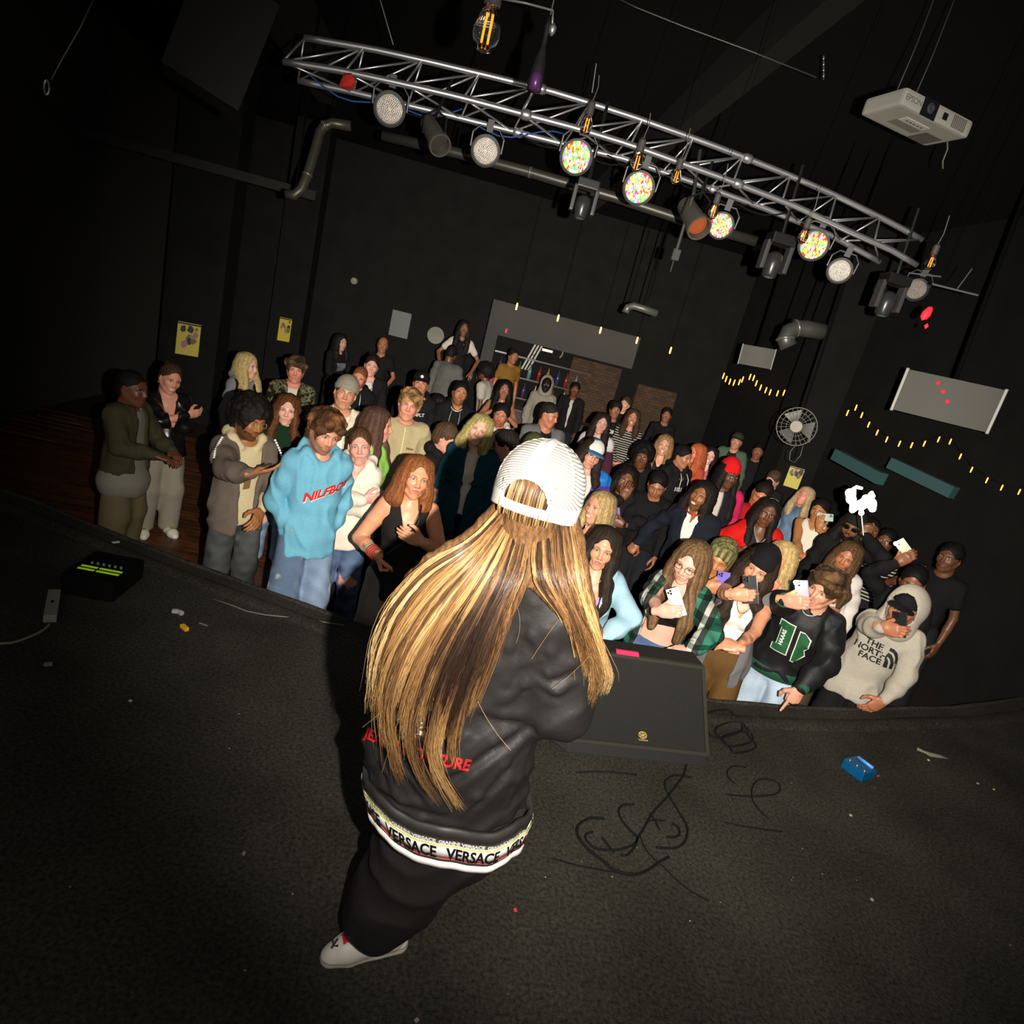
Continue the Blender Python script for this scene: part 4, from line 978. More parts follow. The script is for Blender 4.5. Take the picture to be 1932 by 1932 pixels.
def report_overlap():
    K = list(PEOPLE); 
    for i, a in enumerate(K):
        for b in K[i+1:]:
            d = np.linalg.norm((PEOPLE[a][5]-PEOPLE[b][5])[:2])
            if d < .36: print('CLOSE', a, b, round(d, 2), PEOPLE[a][5].round(2)[:2], PEOPLE[b][5].round(2)[:2])
def build_crowd():
    P = person
    # --- front row, left to right
    P('P1', 249, 733, 40, 'dark figure at the far left in an olive jacket over a long pale shirt', turn=55, skin=SD, hair=('buzz', (24, 20, 18), None), brow=(20, 15, 12), top=[dict(name='shirt', col=(126, 122, 110), inf=.014, sleeve=1, hem=.68, flare=.05, wr=.003), jac((64, 60, 42), sleeve=2, open=(.04, .06), hem=.88, collar=False)], legs=(104, 92, 66), baggy=.04,
      arms={-1: arm((-.10, -.30, 1.00), (-.6, .4, -.6), 'relax', (.5, -.8, -.2), (0, .2, -1)), 1: arm((.14, -.28, .98), (.7, .4, -.6), 'grip', (-.5, -.8, -.2), (0, .2, -1))}, group=G1)
    P('P2', 321, 714, 49, 'smiling woman with slicked-back hair in a black leather jacket and pale trousers', fem=True, skin=(216, 150, 124), hair=('bun', (52, 38, 28), (90, 66, 46)), smile=True, hrot=(10, 6, 10), turn=14, headwear=[('earrings', BLK)], top=[dict(name='jacket', col=(20, 19, 20), inf=.018, vneck=(.30, .065), hem=.84, flare=.03, mat='black_leather')], arms=CROSS, legs=(148, 140, 124), baggy=.030, shoe=((222, 216, 206), (170, 160, 40)), group=G1, makeup=1)
    P('P4', 471, 791, 67, 'man with afro hair and glasses in a grey-brown jacket, looking at his phone', turn=24, skin=(168, 108, 66), hair=('afro', (20, 17, 15), (34, 28, 24)), brow=(22, 16, 12), beard=((26, 18, 14), .75), hrot=(14, 8, 6), headwear=[('glasses', (170, 140, 80))],
      top=[dict(name='hoodie', col=(206, 190, 150), inf=.008, hem=.86, hood=True, prints=[('poly', poly2d([(-.02, .03), (.025, .05), (.015, -.05), (-.03, -.06)]), (.0, -.10), 0, (120, 92, 56), 0)]), jac((106, 94, 84), open=(.085, .04), hem=.80, inf=.036, collar=False)], legs=(58, 56, 50), denim=1, extra=[('beads',)],
      arms={1: arm(A(488, 893, .30), (.5, .2, -1), 'spread', (.85, -.3, .45), (-.2, .3, .9)), -1: arm(A(482, 985, .08), (-.8, .6, -.2), 'relax')} if False else {-1: arm(A(475, 893, .34), (-.8, .1, -.8), 'spread', (.95, -.2, .25), (-.2, .5, .9)), 1: arm(A(492, 965, .02), (.8, .5, -.2), 'relax')}, group=G1)
    P('P6', 542, 773, 52, 'woman with long auburn hair in a dark green sweater and light ripped jeans', fem=True, skin=(222, 170, 150), hair=('long', (60, 36, 22), (128, 78, 44)), hrot=(0, -2, 4), top=[dict(name='sweater', col=(20, 44, 24), inf=.026, hem=.78, neckw=.9)], legs=(126, 152, 182), denim=1, kneerip=(-1, 1), shoe=((226, 214, 206), (230, 222, 214)), group=G1, makeup=.6)
    P('P7', 613, 815, 71, 'young man with curly hair in a light blue hoodie with red lettering', turn=20, skin=(202, 144, 116), hair=('curly', (56, 36, 22), (118, 78, 46)), beard=((70, 42, 28), .55), brow=(48, 30, 20), hrot=(6, 12, 8), top=[hood((108, 170, 194), inf=.030, hem=.80, prints=[('poly', None, (.045, -.045), 0, (196, 40, 34), 0)])], legs=(104, 124, 152), denim=1, rips=1, baggy=.034, arms=POCK, shoe=((214, 208, 200), (200, 200, 200)), group=G1)
    P('P13', 679, 842, 63, 'young woman with tied-back hair in a cream hoodie, arms folded', fem=True, turn=-6, skin=(220, 160, 142), hair=('pony', (60, 40, 26), (120, 84, 52)), hrot=(8, -6, -8), headwear=[], top=[hood((228, 214, 196), inf=.028, hem=.80, vneck=(.11, .05))], arms=CROSS, legs=(66, 88, 124), denim=1, kneerip=(-1, 1), group=G1)
    P('P22', 785, 900, 74, 'smiling woman with copper hair in a sleeveless black top by the stage', fem=True, turn=8, skin=(214, 148, 112), hair=('bob', (104, 60, 34), (168, 104, 60)), smile=False, makeup=1, lip=(190, 96, 90), hrot=(4, -4, 6), headwear=[('earrings', BLK)],
      top=[dict(name='top', col=(30, 28, 28), inf=.006, sleeve=0, hem=.80, arm0=.118, vneck=(.24, .075), wr=.002)], armr=1.22, legs=(116, 108, 100), baggy=.035, tattoo=-1, extra=[('necklace', (170, 160, 140), .0018, .17, (90, 190, 175)), ('strap', (24, 22, 24), 1), ('bracelet', -1, (150, 54, 44), .010, .015, 4), ('bracelet', -1, (70, 150, 130), .008, .10, 1)],
      arms={-1: arm(A(714, 1050, .10), (-.5, .6, -.3), 'fist', (.35, -.2, -.9), (.9, 0, 0)), 1: arm(A(795, 1022, .22), (.7, .5, -.6), 'relax', (-.9, -.2, .25), (0, 1, 0))}, group=G1, over=.12)
    P('P37', 1137, 1034, 72, 'woman with long dark hair in a light denim jacket and pink top', fem=True, skin=(212, 150, 118), hair=('long', (30, 24, 20), (62, 50, 40)), hrot=(2, 0, 4), makeup=1, lip=(170, 84, 78), top=[dict(name='top', col=(206, 140, 178), inf=.006, sleeve=0, hem=.92, vneck=(.30, .12), arm0=.14, wr=.002), jac((150, 186, 200), inf=.030, open=(.075, .10), hem=.84, denim=1)], extra=[('necklace', (214, 205, 180), .0015, .10, (240, 236, 225))],
      arms={-1: arm((-.12, -.25, .98), (-.8, .3, 0), 'relax'), 1: arm((.16, -.22, .95), (.8, .4, 0), 'fist')}, group=G1, hs=1.06, legs=(60, 76, 110))
    P('P40', 1303, 1062, 75, 'woman in glasses and green plaid shirt over a black top, filming with white phone', fem=True, skin=(226, 170, 148), hair=('long', (70, 50, 36), (160, 124, 84)), hrot=(-6, 12, 8), turn=-8, headwear=[('glasses', (58, 30, 26))], makeup=.5,
      top=[dict(name='crop_top', col=(24, 23, 22), inf=.006, sleeve=0, hem=1.14, vneck=(.13, .10), arm0=.13, wr=.002), dict(name='plaid_shirt', col=(60, 110, 90), pat='plaid', inf=.032, open=(.075, .12), hem=.84, collar=True)], legs=(78, 98, 136), denim=1,
      arms={-1: arm(A(1244, 1160, .36), (-.9, .1, -.6), 'grip', (1, -.1, .45), (.2, 1, -.1)), 1: arm(A(1302, 1226, .30), (.9, .2, -.3), 'relax', (-.9, -.4, -.35), (0, .3, -.9))}, extra=[('bracelet', 1, (66, 64, 32), .014, .03, 1)], group=G1)
    P('P45', 1431, 1072, 80, 'smiling woman in black beanie and grey cardigan filming with dark phone', fem=True, skin=(212, 146, 112), hair=('longwavy', (34, 26, 22), (70, 52, 40)), smile=True, hrot=(-4, 4, 14), headwear=[('beanie', (22, 21, 22), 1)], makeup=1,
      top=[dict(name='top', col=(228, 222, 212), inf=.006, sleeve=0, hem=1.02, vneck=(.20, .08), arm0=.13, wr=.002), dict(name='cardigan', col=(104, 100, 102), inf=.028, sleeve=0, open=(.07, .09), hem=.66, arm0=.155)], legs=(92, 66, 34),
      arms={-1: arm(A(1383, 1122, .38), (-.9, .05, -1), 'grip', (1, -.1, .35), (.2, 1, -.1)), 1: arm(A(1392, 1222, .30), (.7, .1, -.9), 'relax', (-1, -.1, -.15), (0, .6, -.8))}, tattoo=1, extra=[('bracelet', -1, (200, 180, 150), .003, .02, 2), ('necklace', (40, 30, 26), .0018, .16)], group=G1, over=.16)
    P('P47', 1554, 1112, 78, 'young man with curly hair in black and green varsity jacket, phone torch lit', turn=-10, skin=(214, 150, 122), hair=('mop', (50, 36, 24), (112, 80, 50)), hrot=(-8, 4, 10),
      top=[tee((24, 24, 24)), dict(name='varsity_jacket', col=(22, 22, 23), inf=.040, hem=.88, collar=True, mat='satin_cloth', ribcol=(26, 76, 54),
           prints=[('poly', poly2d(grow(blk, .006)), (-.055, -.09), 0, (216, 214, 206), 0), ('poly2', poly2d(blk), (-.055, -.09), 0, (28, 84, 44), 0), ('poly', poly2d(grow(bowl, .006)), (.035, -.10), 0, (216, 214, 206), 0), ('poly2', poly2d(bowl), (.035, -.10), 0, (28, 84, 44), 0), ('text3', 'HAAAS', (-.055, -.09), .034, (222, 220, 212), 1.57)])],
      legs=(168, 184, 200), denim=1, rips=1, arms={-1: arm(A(1478, 1130, .36), (-.9, .1, -.9), 'grip', (1, -.1, .30), (.1, 1, 0)), 1: arm(A(1510, 1300, .12), (.9, .4, 0), 'point', (-.1, -.2, -1), (-.6, .6, 0))}, extra=[('necklace', (215, 210, 200), .003, .05), ('bracelet', -1, (200, 190, 175), .003, .06, 1)], group=G1)
    P('P52', 1707, 1149, 83, 'person in a light grey hoodie with the hood up, phone in front of the face', turn=-6, skin=(172, 108, 78), hair=None, headwear=[('hood', (168, 160, 146)), ('cap', (24, 23, 24))], hrot=(-6, 6, 8), top=[dict(name='hoodie', col=(168, 160, 146), inf=.034, hem=.74, flare=.03, prints=[(k_, d_, (o_[0]+.015, o_[1]-.07), s_, c_, r_) for k_, d_, o_, s_, c_, r_ in NF])], legs=(24, 24, 26),
      arms={-1: arm(A(1668, 1186, .34), (-.9, .2, -.9), 'grip', (.9, -.1, .20), (.1, 1, 0)), 1: arm(A(1668, 1322, .05), (.9, .4, 0), 'relax', (-.5, -.2, -.85), (-.5, .6, 0))}, group=G1, hz=(1.38, 1.6))
    # --- second rows
    P('P41', 1359, 1052, 44, 'boy with two-tone blond fringe peering over a purple phone', skin=(186, 124, 84), hair=('fringe', (40, 34, 26), (176, 168, 104)), hrot=(-4, 16, 6), closed=True, top=[hood((62, 62, 64))], arms={-1: arm(A(1332, 1106, .24), (-.6, .2, -1), 'grip', (1, -.1, .2), (.1, 1, 0))}, group=G2)
    P('P46', 1472, 1054, 44, 'woman with long blond hair half hidden behind the black beanie', fem=True, turn=-12, skin=(218, 140, 110), hair=('long', (150, 122, 76), (214, 186, 130)), hrot=(-10, -4, 0), top=[dict(name='sweater', col=(44, 54, 78), inf=.02)], arms={-1: arm(A(1452, 1114, .16), (-.6, .2, -1), 'fist', (.3, -.2, 1), (0, 1, 0))}, group=G2)
    P('P36', 1130, 959, 55, 'smiling woman with blond hair holding a glittery phone', fem=True, turn=-26, skin=(222, 150, 122), hair=('long', (134, 108, 68), (206, 180, 124)), smile=True, hrot=(-12, -6, 0), makeup=1, headwear=[('earrings', BLK)], top=[dict(name='top', col=(34, 30, 30), inf=.014)], arms={-1: arm(A(1100, 1022, .22), (-.6, .2, -1), 'grip', (.25, -.1, 1), (.1, 1, 0))}, group=G2)
    P('P38', 1324, 936, 52, 'smiling man with dreadlocks in a navy jacket with a white and red collar', turn=-16, skin=(140, 88, 52), hair=('dreads', (22, 18, 16), (40, 32, 26)), smile=True, hrot=(-4, -4, 14), brow=(20, 14, 10), beard=((26, 18, 14), .4), top=[dict(name='polo_shirt', col=(224, 216, 204), inf=.006, sleeve=0, hem=1.2, collar=True, vneck=(.10, .03)), dict(name='jacket', col=(26, 28, 38), inf=.032, open=(.06, .004), hem=.86, collar=False)], extra=[('necklace', (190, 40, 34), .006, .03, None, .085)], arms={-1: arm((-.42, -.02, .95), (-.5, .5, 0), 'fist')}, group=G2)
    P('P35', 1181, 905, 42, 'man with dreadlocks in a black shirt with purple print, hand at his chin', skin=(112, 70, 48), hair=('dreads', (18, 15, 14), (32, 26, 22)), brow=(20, 14, 10), beard=((24, 16, 12), .6), hrot=(4, 0, 8), top=[dict(name='shirt', col=(24, 22, 24), inf=.02, prints=[('poly', poly2d([(-.06, .08), (.02, .10), (.05, .02), (.0, -.02), (.04, -.10), (-.03, -.16), (-.05, -.05)]), (.0, -.08), 0, (124, 104, 190), 0)])], arms={-1: arm((.02, -.24, 1.29), (-.7, .1, -.9), 'relax', (.3, -.1, 1), (0, 1, 0)), 1: arm((.10, -.24, 1.05), (.8, .2, -.4), 'relax', (-1, -.1, 0))}, group=G2)
    P('P42', 1448, 967, 52, 'woman in a red jacket with a grey headband and glasses', fem=True, turn=12, skin=(106, 66, 44), hair=('braids', (22, 18, 17), (38, 30, 26)), brow=(18, 12, 10), hrot=(-4, 4, 8), headwear=[('glasses', (40, 28, 24)), ('headband', BLK)], top=[tee((40, 38, 38), vneck=(.16, .06)), jac((196, 26, 24), open=(.07, .10), collar=False, inf=.04)], extra=[('necklace', (190, 184, 170), .003, .12)], arms={-1: arm(A(1392, 1040, .1), (-.9, .3, -.4), 'fist')}, group=G2, hs=1.05)
    P('P39', 1375, 895, 45, 'person in a bright red knitted cap and a black and pink jacket', turn=20, skin=(92, 58, 42), hair=('braids', (20, 16, 15), (32, 26, 24)), headwear=[('beanie', (206, 24, 30), 1), ('glasses', (30, 24, 24))], hrot=(14, 4, 0), top=[dict(name='jacket', col=(30, 26, 30), inf=.03, fn=lambda C, V, J: np.where((V[:, 0] > .12)[:, None], np.array(lin((188, 36, 84))), np.where(((V[:, 0] < -.02)*(V[:, 0] > -.08)*(V[:, 1] < 0))[:, None], np.array(lin((186, 176, 166))), C)))], group=G2)
    P('P25', 1117, 856, 50, 'person in a blue and white cap, glasses and a blue and purple windbreaker', skin=(206, 148, 124), hair=('mid', (34, 26, 24), (54, 42, 36)), headwear=[('cap', (58, 110, 168), (216, 208, 196), 'halves', (70, 120, 170)), ('glasses', (66, 34, 30))], hrot=(8, 8, 12), turn=8, top=[tee((214, 202, 190)), dict(name='windbreaker', col=(74, 56, 140), inf=.03, open=(.07, .015), hem=.84, collar=True, mat='satin_cloth', fn=lambda C, V, J: np.where((V[:, 2] > J['chest'][2]+.07)[:, None], np.array(lin((34, 108, 186))), C))], group=G2)
    P('P18', 842, 827, 52, 'young man in profile with brown hair and a black hoodie', turn=62, skin=(206, 146, 120), hair=('short', (60, 44, 32), (104, 78, 54)), hrot=(12, 10, 0), top=[hood((26, 25, 26), inf=.02, prints=[('poly', poly2d(swoosh), (-.02, .0), 0, (214, 210, 202), 0)])], arms={1: arm(A(826, 930, .14), (.6, .3, -.8), 'relax', (-.8, -.2, -.2)), -1: arm(A(838, 925, .12), (-.6, .3, -.8), 'relax', (.8, -.2, -.2))}, group=G2)
    P('P21', 953, 840, 52, 'person with short black hair seen from the side, ear showing', turn=-75, skin=(214, 144, 128), hair=('short', (26, 22, 22), (52, 44, 40)), hrot=(-10, 14, 0), top=[dict(name='jacket', col=(22, 21, 22), inf=.02)], group=G2)
    P('P24', 1003, 852, 50, 'person in an olive knitted beanie just behind the white cap', skin=SW, hair=('short', (40, 32, 26), None), headwear=[('beanie', (72, 70, 40), 1)], hrot=(0, 24, 0), top=[dict(name='jacket', col=(24, 23, 24), inf=.02)], group=G2)
    P('P14', 713, 801, 58, 'woman with long brown hair in profile, lime green jacket and grey bag', fem=True, turn=64, skin=(212, 144, 122), hair=('long', (54, 36, 30), (116, 82, 66)), smile=True, hrot=(14, 0, 0), top=[dict(name='jacket', col=(150, 206, 92), inf=.034, hem=.84)], extra=[], group=G2)
    P('P19', 904, 811, 58, 'smiling woman with wavy short blond hair in a teal coat', fem=True, skin=(226, 168, 144), hair=('bob', (120, 112, 60), (214, 190, 128)), smile=True, hrot=(-4, -4, 14), makeup=.8, top=[tee((218, 206, 190)), dict(name='coat', col=(20, 60, 74), inf=.032, open=(.05, .005), hem=.60, collar=True)], group=G2)
    P('P15', 772, 765, 58, 'young man with tousled fair hair in a beige fleece pullover', skin=(216, 146, 122), hair=('mop', (98, 70, 44), (178, 136, 86)), hrot=(-4, -4, 8), turn=4, top=[dict(name='fleece', col=(172, 156, 118), inf=.036, hem=.84, collar=True, prints=[('poly', poly2d([(-.03, .008), (.03, .008), (.03, -.010), (-.03, -.010)]), (.07, -.02), 0, (122, 84, 52), -.1), ('poly', poly2d([(-.004, .15), (.004, .15), (.004, -.16), (-.004, -.16)]), (-.0, 0), 0, (206, 190, 140), .0)])], group=G2)
    P('P8', 652, 742, 62, 'young man in a grey knitted beanie and cream jacket', skin=(200, 142, 110), hair=('short', (70, 52, 36), None), headwear=[('beanie', (138, 132, 118))], hrot=(2, -6, 8), top=[tee((228, 218, 202)), jac((214, 202, 178), open=(.055, .012), hem=.82, inf=.034, collar=True, prints=[('poly', poly2d([(-.022, .005), (.022, .005), (.022, -.005), (-.022, -.005)]), (.09, -.01), 0, (40, 38, 36), 0)])], group=G2)
    P('P5', 558, 698, 43, 'young man with tousled hair in a camouflage jacket', skin=(206, 136, 112), hair=('mop', (54, 40, 28), (104, 78, 52)), top=[tee((200, 190, 176)), dict(name='jacket', col=(80, 80, 60), pat='camouflage', inf=.032, open=(.045, .01), hem=.84, collar=True)], arms=CLASP, group=G2)
    P('P3', 467, 690, 42, 'woman with straight blond hair in a pale grey hooded jacket', fem=True, turn=42, skin=(218, 166, 146), hair=('mid', (160, 134, 84), (214, 190, 134)), hrot=(10, -2, 0), top=[hood((124, 124, 124), inf=.022), dict(name='waistcoat', col=(24, 24, 26), inf=.034, sleeve=0, open=(.03, .05), arm0=.16)], group=G2, ts=.97)
    P('P17', 868, 741, 42, 'man with black hair, thick white neck chain and a black hooded top', skin=(170, 112, 78), hair=('short', (20, 18, 18), None), brow=(20, 15, 12), beard=((30, 22, 18), .4), hrot=(8, -2, 6), top=[hood((24, 23, 24))], extra=[('necklace', (216, 206, 184), .007, .06, None, .08), ('drawcord', (150, 146, 140), .12)], group=G2)
    P('P20', 946, 783, 40, 'man in glasses and a white hooded jacket behind the teal coat', skin=(176, 112, 82), hair=('short', (26, 22, 20), None), headwear=[('glasses', (120, 110, 96))], beard=((40, 28, 22), .4), hrot=(-6, 4, 6), top=[hood((204, 196, 184))], group=G2)
    P('P23', 1037, 778, 48, 'heavy-set man with cropped black hair in a grey jacket, looking right', turn=20, skin=(182, 118, 88), hair=('buzz', (34, 30, 28), None), hrot=(38, 8, 0), top=[tee((24, 24, 26), prints=[('poly', poly2d([(-.03, .004), (.03, .004), (.03, -.004), (-.03, -.004)]), (-.03, -.02), 0, (200, 196, 188), 0)]), jac((100, 98, 98), inf=.045, open=(.06, .07), hem=.82, belly=.03, prints=[('text', 'SCUN', (.115, -.05), .055, (208, 204, 198), -1.5)])], group=G2, hz=(1.42, 1.74))
    P('P16', 794, 723, 40, 'person in a black cap with a round white badge', skin=(190, 126, 96), hair=('short', (30, 25, 22), None), headwear=[('cap', (24, 23, 24), (24, 23, 24), 'x', (24, 23, 24), 'badge')], top=[hood((24, 23, 25), prints=[('text', 'NFLT', (.05, -.01), .05, (196, 190, 184), .1)])], group=G2)
    P('P9', 678, 713, 38, 'man with short ginger hair and beard behind the grey beanie', skin=(206, 128, 100), hair=('buzz', (120, 70, 44), None), beard=((120, 66, 40), .6), hrot=(-6, 4, 8), top=[hood((24, 24, 25))], extra=[('drawcord',)], group=G2)
    P('P10', 701, 690, 36, 'pale young man with dark short hair and white undershirt', skin=(220, 160, 142), hair=('short', (34, 28, 24), None), hrot=(4, 0, 6), top=[tee((206, 200, 192)), jac((26, 25, 27), open=(.05, .02))], extra=[('drawcord', (206, 200, 190), .14)], group=G3)
    P('P11', 643, 646, 28, 'woman in a black jacket looking right, hands at her waist', fem=True, turn=35, skin=(186, 140, 118), hair=('mid', (26, 22, 20), None), top=[dict(name='shirt', col=(24, 23, 24), inf=.014, prints=[('poly', poly2d([(-.09, .05), (.09, .06), (.07, -.06), (-.05, -.08)]), (0, -.05), 0, (96, 96, 98), 0)])], arms=CLASP, group=G3)
    P('P12', 722, 651, 30, 'bald man in a black short-sleeved shirt at the back left', skin=(160, 104, 78), hair=None, top=[tee((24, 23, 24), vneck=(.08, .04))], arms={1: arm((.16, -.24, 1.02), (.8, .3, -.3), 'relax')}, group=G3)
    P('P26', 1135, 799, 38, 'woman in glasses with a fluffy white collar', fem=True, skin=(196, 146, 128), hair=('mid', (36, 26, 24), None), hrot=(6, 0, 6), headwear=[('glasses', (150, 140, 120))], top=[dict(name='jacket', col=(70, 34, 44), inf=.03, fn=lambda C, V, J: np.where((V[:, 2] > J['chest'][2]+.02)[:, None], np.array(lin((196, 186, 186))), C))], group=G2)
    P('P27', 1161, 773, 33, 'young man in a black shirt with white lettering, back centre', skin=(146, 98, 72), hair=('fringe', (22, 20, 20), None), turn=10, top=[tee((22, 22, 24), prints=[('text', 'YOM', (.0, -.01), .085, (206, 202, 196), 0)])], group=G3)
    P('P28', 1194, 788, 32, 'woman in a long-sleeved top with black and white stripes', fem=True, skin=(184, 120, 96), hair=('mid', (50, 38, 30), (84, 62, 46)), smile=True, top=[dict(name='striped_top', col=(100, 100, 100), pat='stripes', inf=.012, vneck=(.07, .05), wr=.004)], arms=CLASP, group=G3)
    P('P29', 1253, 840, 36, 'woman with long fair hair in a black strappy top, arms folded', fem=True, skin=(206, 150, 122), hair=('long', (110, 84, 54), (186, 150, 100)), smile=True, top=[dict(name='top', col=(23, 22, 24), inf=.006, sleeve=0, arm0=.12, vneck=(.14, .08), wr=.002, hem=.84)], arms=CROSS, extra=[('strap', (24, 22, 24), -1)], group=G2)
    P('P30', 1288, 861, 38, 'man in profile wearing a gold chain and a black printed shirt', turn=42, skin=(170, 116, 84), hair=('short', (24, 20, 20), None), hrot=(14, 6, 0), top=[hood((24, 23, 24), prints=[('text', '1021', (.0, -.07), .065, (210, 206, 200), 0)])], extra=[('necklace', (170, 140, 80), .003, .14), ('drawcord', (210, 206, 200), .16)], group=G2)
    P('P31', 1314, 856, 35, 'person with orange hair beside the man with the gold chain', fem=True, turn=-45, skin=(214, 124, 92), hair=('mid', (150, 72, 40), (206, 112, 66)), top=[dict(name='top', col=(170, 70, 52), inf=.012, vneck=(.08, .05))], group=G2)
    P('P32', 1340, 860, 32, 'pale smiling woman with dark hair in a pink top', fem=True, skin=(220, 166, 156), hair=('mid', (30, 24, 24), None), smile=True, hrot=(0, 0, 8), top=[dict(name='top', col=(180, 96, 96), inf=.012, vneck=(.1, .06))], group=G2)
    P('P33', 1390, 832, 32, 'man in a dark cap and green open shirt at the back right', skin=(184, 130, 104), hair=('short', (30, 26, 24), None), headwear=[('cap', (50, 46, 38))], turn=-8, top=[tee((26, 26, 26)), jac((74, 92, 74), open=(.06, .08))], group=G3)
    P('P34', 1258, 783, 26, 'person in black standing alone far back', skin=(140, 92, 72), hair=('short', (24, 20, 20), None), top=[dict(name='shirt', col=(22, 21, 22), inf=.012)], group=G3)
    P('P43', 1437, 932, 44, 'man with his hair in a bun looking down, red shirt', turn=10, skin=(176, 108, 76), hair=('bun', (30, 24, 22), None), hrot=(0, 30, 16), top=[dict(name='shirt', col=(150, 28, 26), inf=.014)], group=G2)
    P('P44', 1458, 905, 32, 'person with short brown hair glancing down, dark shirt, back right', turn=-20, skin=(206, 150, 128), hair=('short', (60, 46, 34), (96, 76, 54)), hrot=(0, 24, 8), top=[dict(name='shirt', col=(24, 23, 25), inf=.014)], group=G3)
    P('P55', 1430, 852, 27, 'small figure in black at the back beside the fan', skin=(130, 84, 64), hair=('buzz', (24, 20, 20), None), top=[dict(name='shirt', col=(22, 21, 22), inf=.012)], group=G3)
    P('P48', 1547, 963, 42, 'man in a white tank top raising a phone in front of his face', turn=-8, skin=(172, 112, 70), hair=('short', (24, 20, 18), None), hrot=(-8, 2, 0), top=[dict(name='tank_top', col=(216, 206, 188), inf=.008, sleeve=0, arm0=.115, hem=.90, vneck=(.10, .07), wr=.002)], armr=1.2,
      arms={1: arm(A(1545, 996, .30), (.9, .1, -.9), 'grip', (-.2, -.1, 1), (.1, 1, 0)), -1: arm(A(1512, 1056, .22), (-.8, .2, -.6), 'relax', (.9, -.2, -.1))}, group=G2)
    P('P49', 1518, 937, 34, 'blond person looking up behind the white tank top', fem=True, skin=(214, 140, 120), hair=('mid', (150, 124, 90), (206, 184, 140)), turn=-20, hrot=(0, -22, 0), top=[dict(name='denim_jacket', col=(74, 98, 124), inf=.03, denim=1)], group=G2)
    P('P50', 1609, 994, 50, 'bearded man in round sunglasses below the bright light', skin=(116, 76, 48), hair=('dreads', (22, 19, 17), (34, 28, 24)), beard=((16, 13, 12), .95), headwear=[('glasses', (18, 16, 16), 'dark'), ('beanie', (30, 28, 26))], hrot=(-6, 4, 8), top=[dict(name='jacket', col=(24, 23, 24), inf=.03)], arms={-1: arm(A(1640, 1000, .10), (-.4, .3, -1), 'fist', (0, 0, 1))} if False else {1: arm(A(1632, 1010, .12), (.5, .3, -1), 'fist', (0, -.1, 1), (-.3, 1, 0))}, group=G2)
    P('P51', 1598, 1051, 54, 'young woman with long hair in a white crop top under a pale shirt', fem=True, skin=(170, 110, 76), hair=('long', (60, 42, 30), (120, 88, 58)), hrot=(-6, 6, 12), top=[dict(name='crop_top', col=(214, 206, 196), inf=.006, sleeve=0, hem=1.12, arm0=.12, vneck=(.10, .07), wr=.002), jac((206, 198, 190), open=(.10, .12), inf=.02, collar=False)], legs=(70, 60, 46), group=G2)
    P('P56', 1642, 1000, 42, 'figure in a dull red shirt to the right of the bright light', skin=SD, hair=('buzz', (20, 18, 18), None), turn=15, top=[dict(name='shirt', col=(110, 26, 24), inf=.02)], group=G2)
    P('P57', 1672, 1020, 42, 'figure in a dark top with fine pale stripes, right of centre', fem=True, skin=SD, hair=('short', (18, 16, 16), None), turn=-10, top=[dict(name='striped_top', col=(90, 90, 90), pat='stripes', inf=.016)], group=G2)
    P('P53', 1722, 1098, 58, 'person in black behind the grey hood, arm raised with a phone torch', skin=(120, 74, 48), hair=('short', (18, 16, 16), None), turn=0, hrot=(0, 10, 0), top=[dict(name='shirt', col=(22, 21, 22), inf=.02)], arms={-1: arm(A(1692, 1062, .12), (-.8, .2, -.6), 'grip', (.55, -.1, .75), (.1, 1, 0))}, group=G2)
    P('P54', 1792, 1052, 52, 'dim figure at the far right with bare arms', skin=(96, 60, 40), hair=('short', (18, 16, 16), None), turn=-20, top=[tee((20, 19, 20))], arms={-1: arm((-.14, -.2, 1.3), (-.8, .2, -.6), 'relax', (.4, 0, 1))}, group=G2)
    # --- back of the room, by the bar
    P('P58', 876, 620, 27, 'person in a white short-sleeved shirt above the crowd, leaning on a table', skin=(120, 80, 60), hair=('long', (30, 24, 20), None), fem=True, top=[tee((188, 178, 164)), dict(name='apron', col=(24, 23, 24), inf=.02, sleeve=0, arm0=.06)], arms={s: arm((s*.26, -.2, 1.06), (s*.8, .3, -.2), 'relax', (0, -.6, -.6)) for s in (-1, 1)}, group=G3, hz=(1.4, 2.6), riser=1)
    P('P59', 852, 668, 28, 'stooping person in a grey jacket seen from behind', turn=160, skin=SD, hair=('short', (22, 20, 20), None), lean=(.1, -.28), hrot=(0, 25, 0), top=[dict(name='jacket', col=(92, 92, 88), inf=.045)], group=G3, hz=(1.4, 2.6), riser=1)
    P('P60', 915, 702, 33, 'person in a pale shirt with black hair bending to the left', turn=-110, skin=SD, hair=('afro', (20, 18, 18), None), lean=(0, -.15), top=[tee((170, 162, 150), inf=.03)], group=G3)
    P('P61', 952, 735, 36, 'girl with long black hair, both hands raised to her mouth', fem=True, skin=(150, 98, 72), hair=('long', (18, 16, 16), None), top=[dict(name='top', col=(70, 44, 32), inf=.008, sleeve=0, arm0=.12)], arms={s: arm((s*.05, -.22, 1.42), (s*.9, 0, -.8), 'relax', (-s*.7, 0, .5)) for s in (-1, 1)}, group=G3)
    P('P62', 950, 700, 30, 'person in a pink patterned top in front of the bar', fem=True, turn=-170, skin=SB, hair=('short', (26, 20, 20), None), top=[dict(name='shirt', col=(170, 66, 92), inf=.03)], group=G3)
